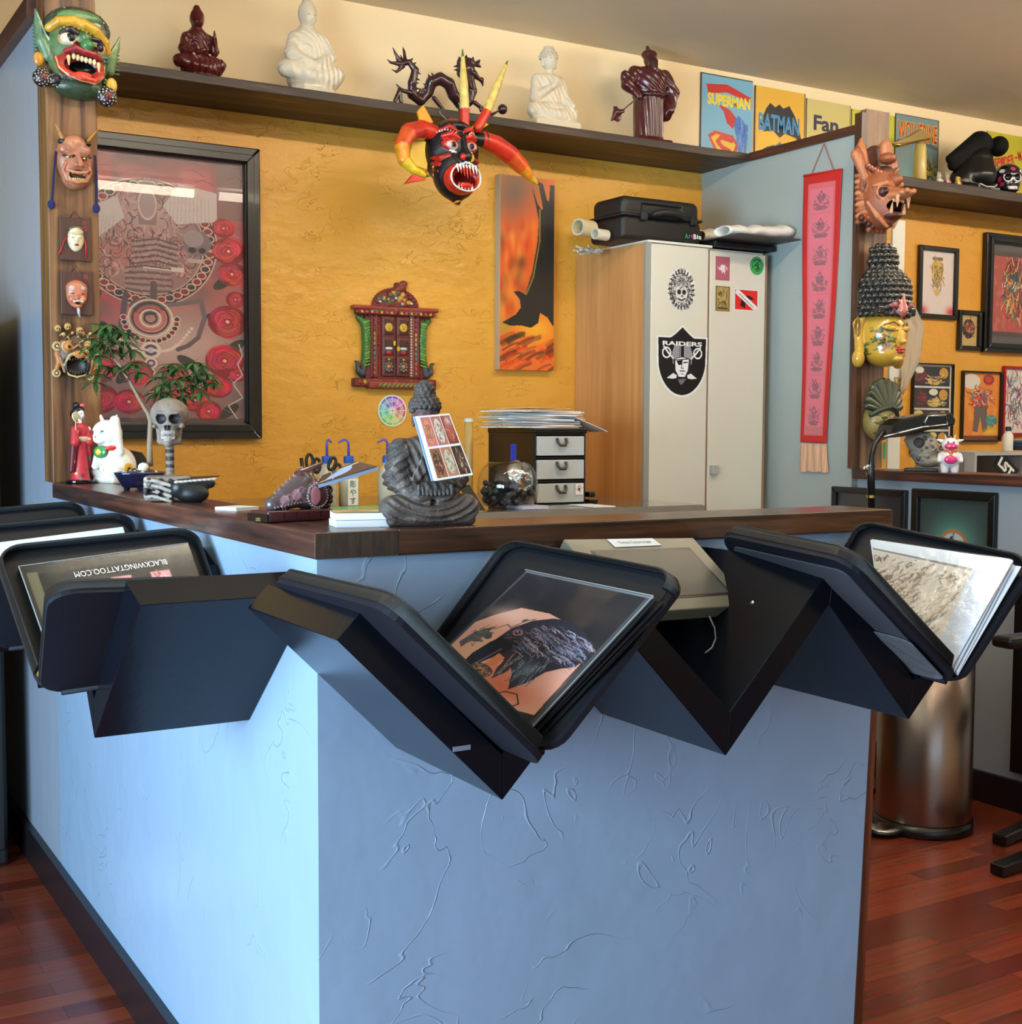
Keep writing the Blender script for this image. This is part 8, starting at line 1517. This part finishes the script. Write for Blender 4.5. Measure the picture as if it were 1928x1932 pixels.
MB().tube([pl(1644, 1000), Vector((pl(1644, 1000).x, YL_, .03))], .013, 12).build('pole', bkm, t, smooth=True); MB().lathe([(.12, 0), (.12, .02), (.03, .03)], (pl(1644, 1000).x, YL_, 0), 24).build('base', bkm, t)
q = W(1666, 850, Y=YP-.004); o = box('green_tag', q.x-.006, q.x+.006, YP-.010, YP-.008, q.z-.030, q.z+.030, mat('bright_green', (60, 170, 110), .4)); tag(o, 'narrow bright green tag hanging on the dark mask post', 'tag')
# ================================================================ floor things at the open end
q = Vector((3.085, 2.70, 0)); zt = .67; t = thing('trash_can', 'tall stainless steel pedal trash can on the wood floor', 'trash can', q)
stl = mat('brushed_steel', (150, 134, 124), .28, 1, bump=((1, 1, 300), .05, 'noise'))
MB().lathe([(.140, .035), (.141, .04), (.141, zt-.03)], q, 40).build('steel_body', stl, t, smooth=True); MB().lathe([(.146, 0), (.148, .01), (.146, .036), (.14, .036)], q, 40).build('base_ring', plastic_black, t, smooth=True); MB().lathe([(.144, zt-.03), (.144, zt-.01), (.13, zt+.015), (.08, zt+.03), (.0, zt+.034)], q, 40).build('lid', mat('lid_dark', (40, 38, 38), .3), t, smooth=True)
d = Vector((-.97, -.02, 0)).normalized(); s_ = Vector((.5, -.86, 0)); pc = q+d*.165+Vector((0, 0, .022))
s = Sc(); s.e((0, 0, 0), (.055, .046, .010), (200, 196, 190)); o = s.build('pedal', mat('pedal_steel', (206, 202, 198), .2, 1), t, n=50, loc=pc-q); s = Sc(); s.e((0, 0, -.006), (.060, .050, .012), (20, 20, 20)); s.build('pedal_base', plastic_black, t, n=50, loc=pc-q)
# chair arm and star base reaching in at the edge
q = W(1930, 1560, Z=0); cx, cy = 3.16, 2.28; t = thing('salon_chair', 'black salon chair with padded armrest at the edge of view', 'chair', (cx+.10, cy, 0))
ar = W(1905, 1210, Y=2.25); MB().box(ar.x-.03, ar.x+.30, 2.22, 2.29, ar.z-.018, ar.z+.014).build('armrest', plastic_black, t, bevel=.012)
f1 = W(1884, 1583, Z=.02); f2 = W(1880, 1640, Z=.02)
for f in (f1, f2): 
    e = f+Vector((.34, .05 if f is f1 else .02, .0)); dd = (e-f).normalized(); n_ = Vector((-dd.y, dd.x, 0))*.022; MB().prism([f-n_+Vector((0, 0, -.018)), f+n_+Vector((0, 0, -.018)), f+n_+Vector((0, 0, .012)), f-n_+Vector((0, 0, .012))], (0, 0, 0), (e-f)+Vector((0, 0, .02))).build('leg', plastic_black, t, bevel=.004)
ex = f1.x+.34; MB().tube([(ex, 2.2, .02), (ex, 2.2, .42)], .03, 12).build('gas_column', plastic_black, t); MB().box(ex-.2, ex+.22, 2.02, 2.42, .42, .50).build('seat', plastic_black, t, bevel=.02); MB().tube([(ar.x+.27, 2.255, ar.z-.01), (ar.x+.27, 2.255, .45)], .014, 8).build('arm_post', plastic_black, t)
a = W(1919, 1110, X=XW-.02); b = W(1921, 1458, X=XW-.02); o = box('black_tray_panel', XW-.03, XW-.018, 2.55, a.y, b.z, a.z, plastic_black); tag(o, 'tall black panel leaning low against the pale blue partition', 'panel')
# ================================================================ groups of repeats
GR = {'wash_bottle': 'wash bottles on the desk', 'comic_sign': 'tin signs along the top of the wall', 'framed_picture': 'framed pictures of the second booth', 'high_shelf': 'high shelves', 'tiny_figurine': 'tiny figurines on the second shelf', 'marker_pen': 'markers in the tool cup', 'scissors': 'scissors in the tool cup', 'mask_plaque': 'mask plaques on the brown post', 'rolled_drawing': 'rolled drawings on the locker', 'guanyin_statue': 'robed statues on the high shelf', 'wooden_post': 'wooden posts'}
for o in list(COL.objects):
    b_ = o.name.split('.')[0]
    if o.parent is None and b_ in GR and 'label' in o: o['group'] = GR[b_]
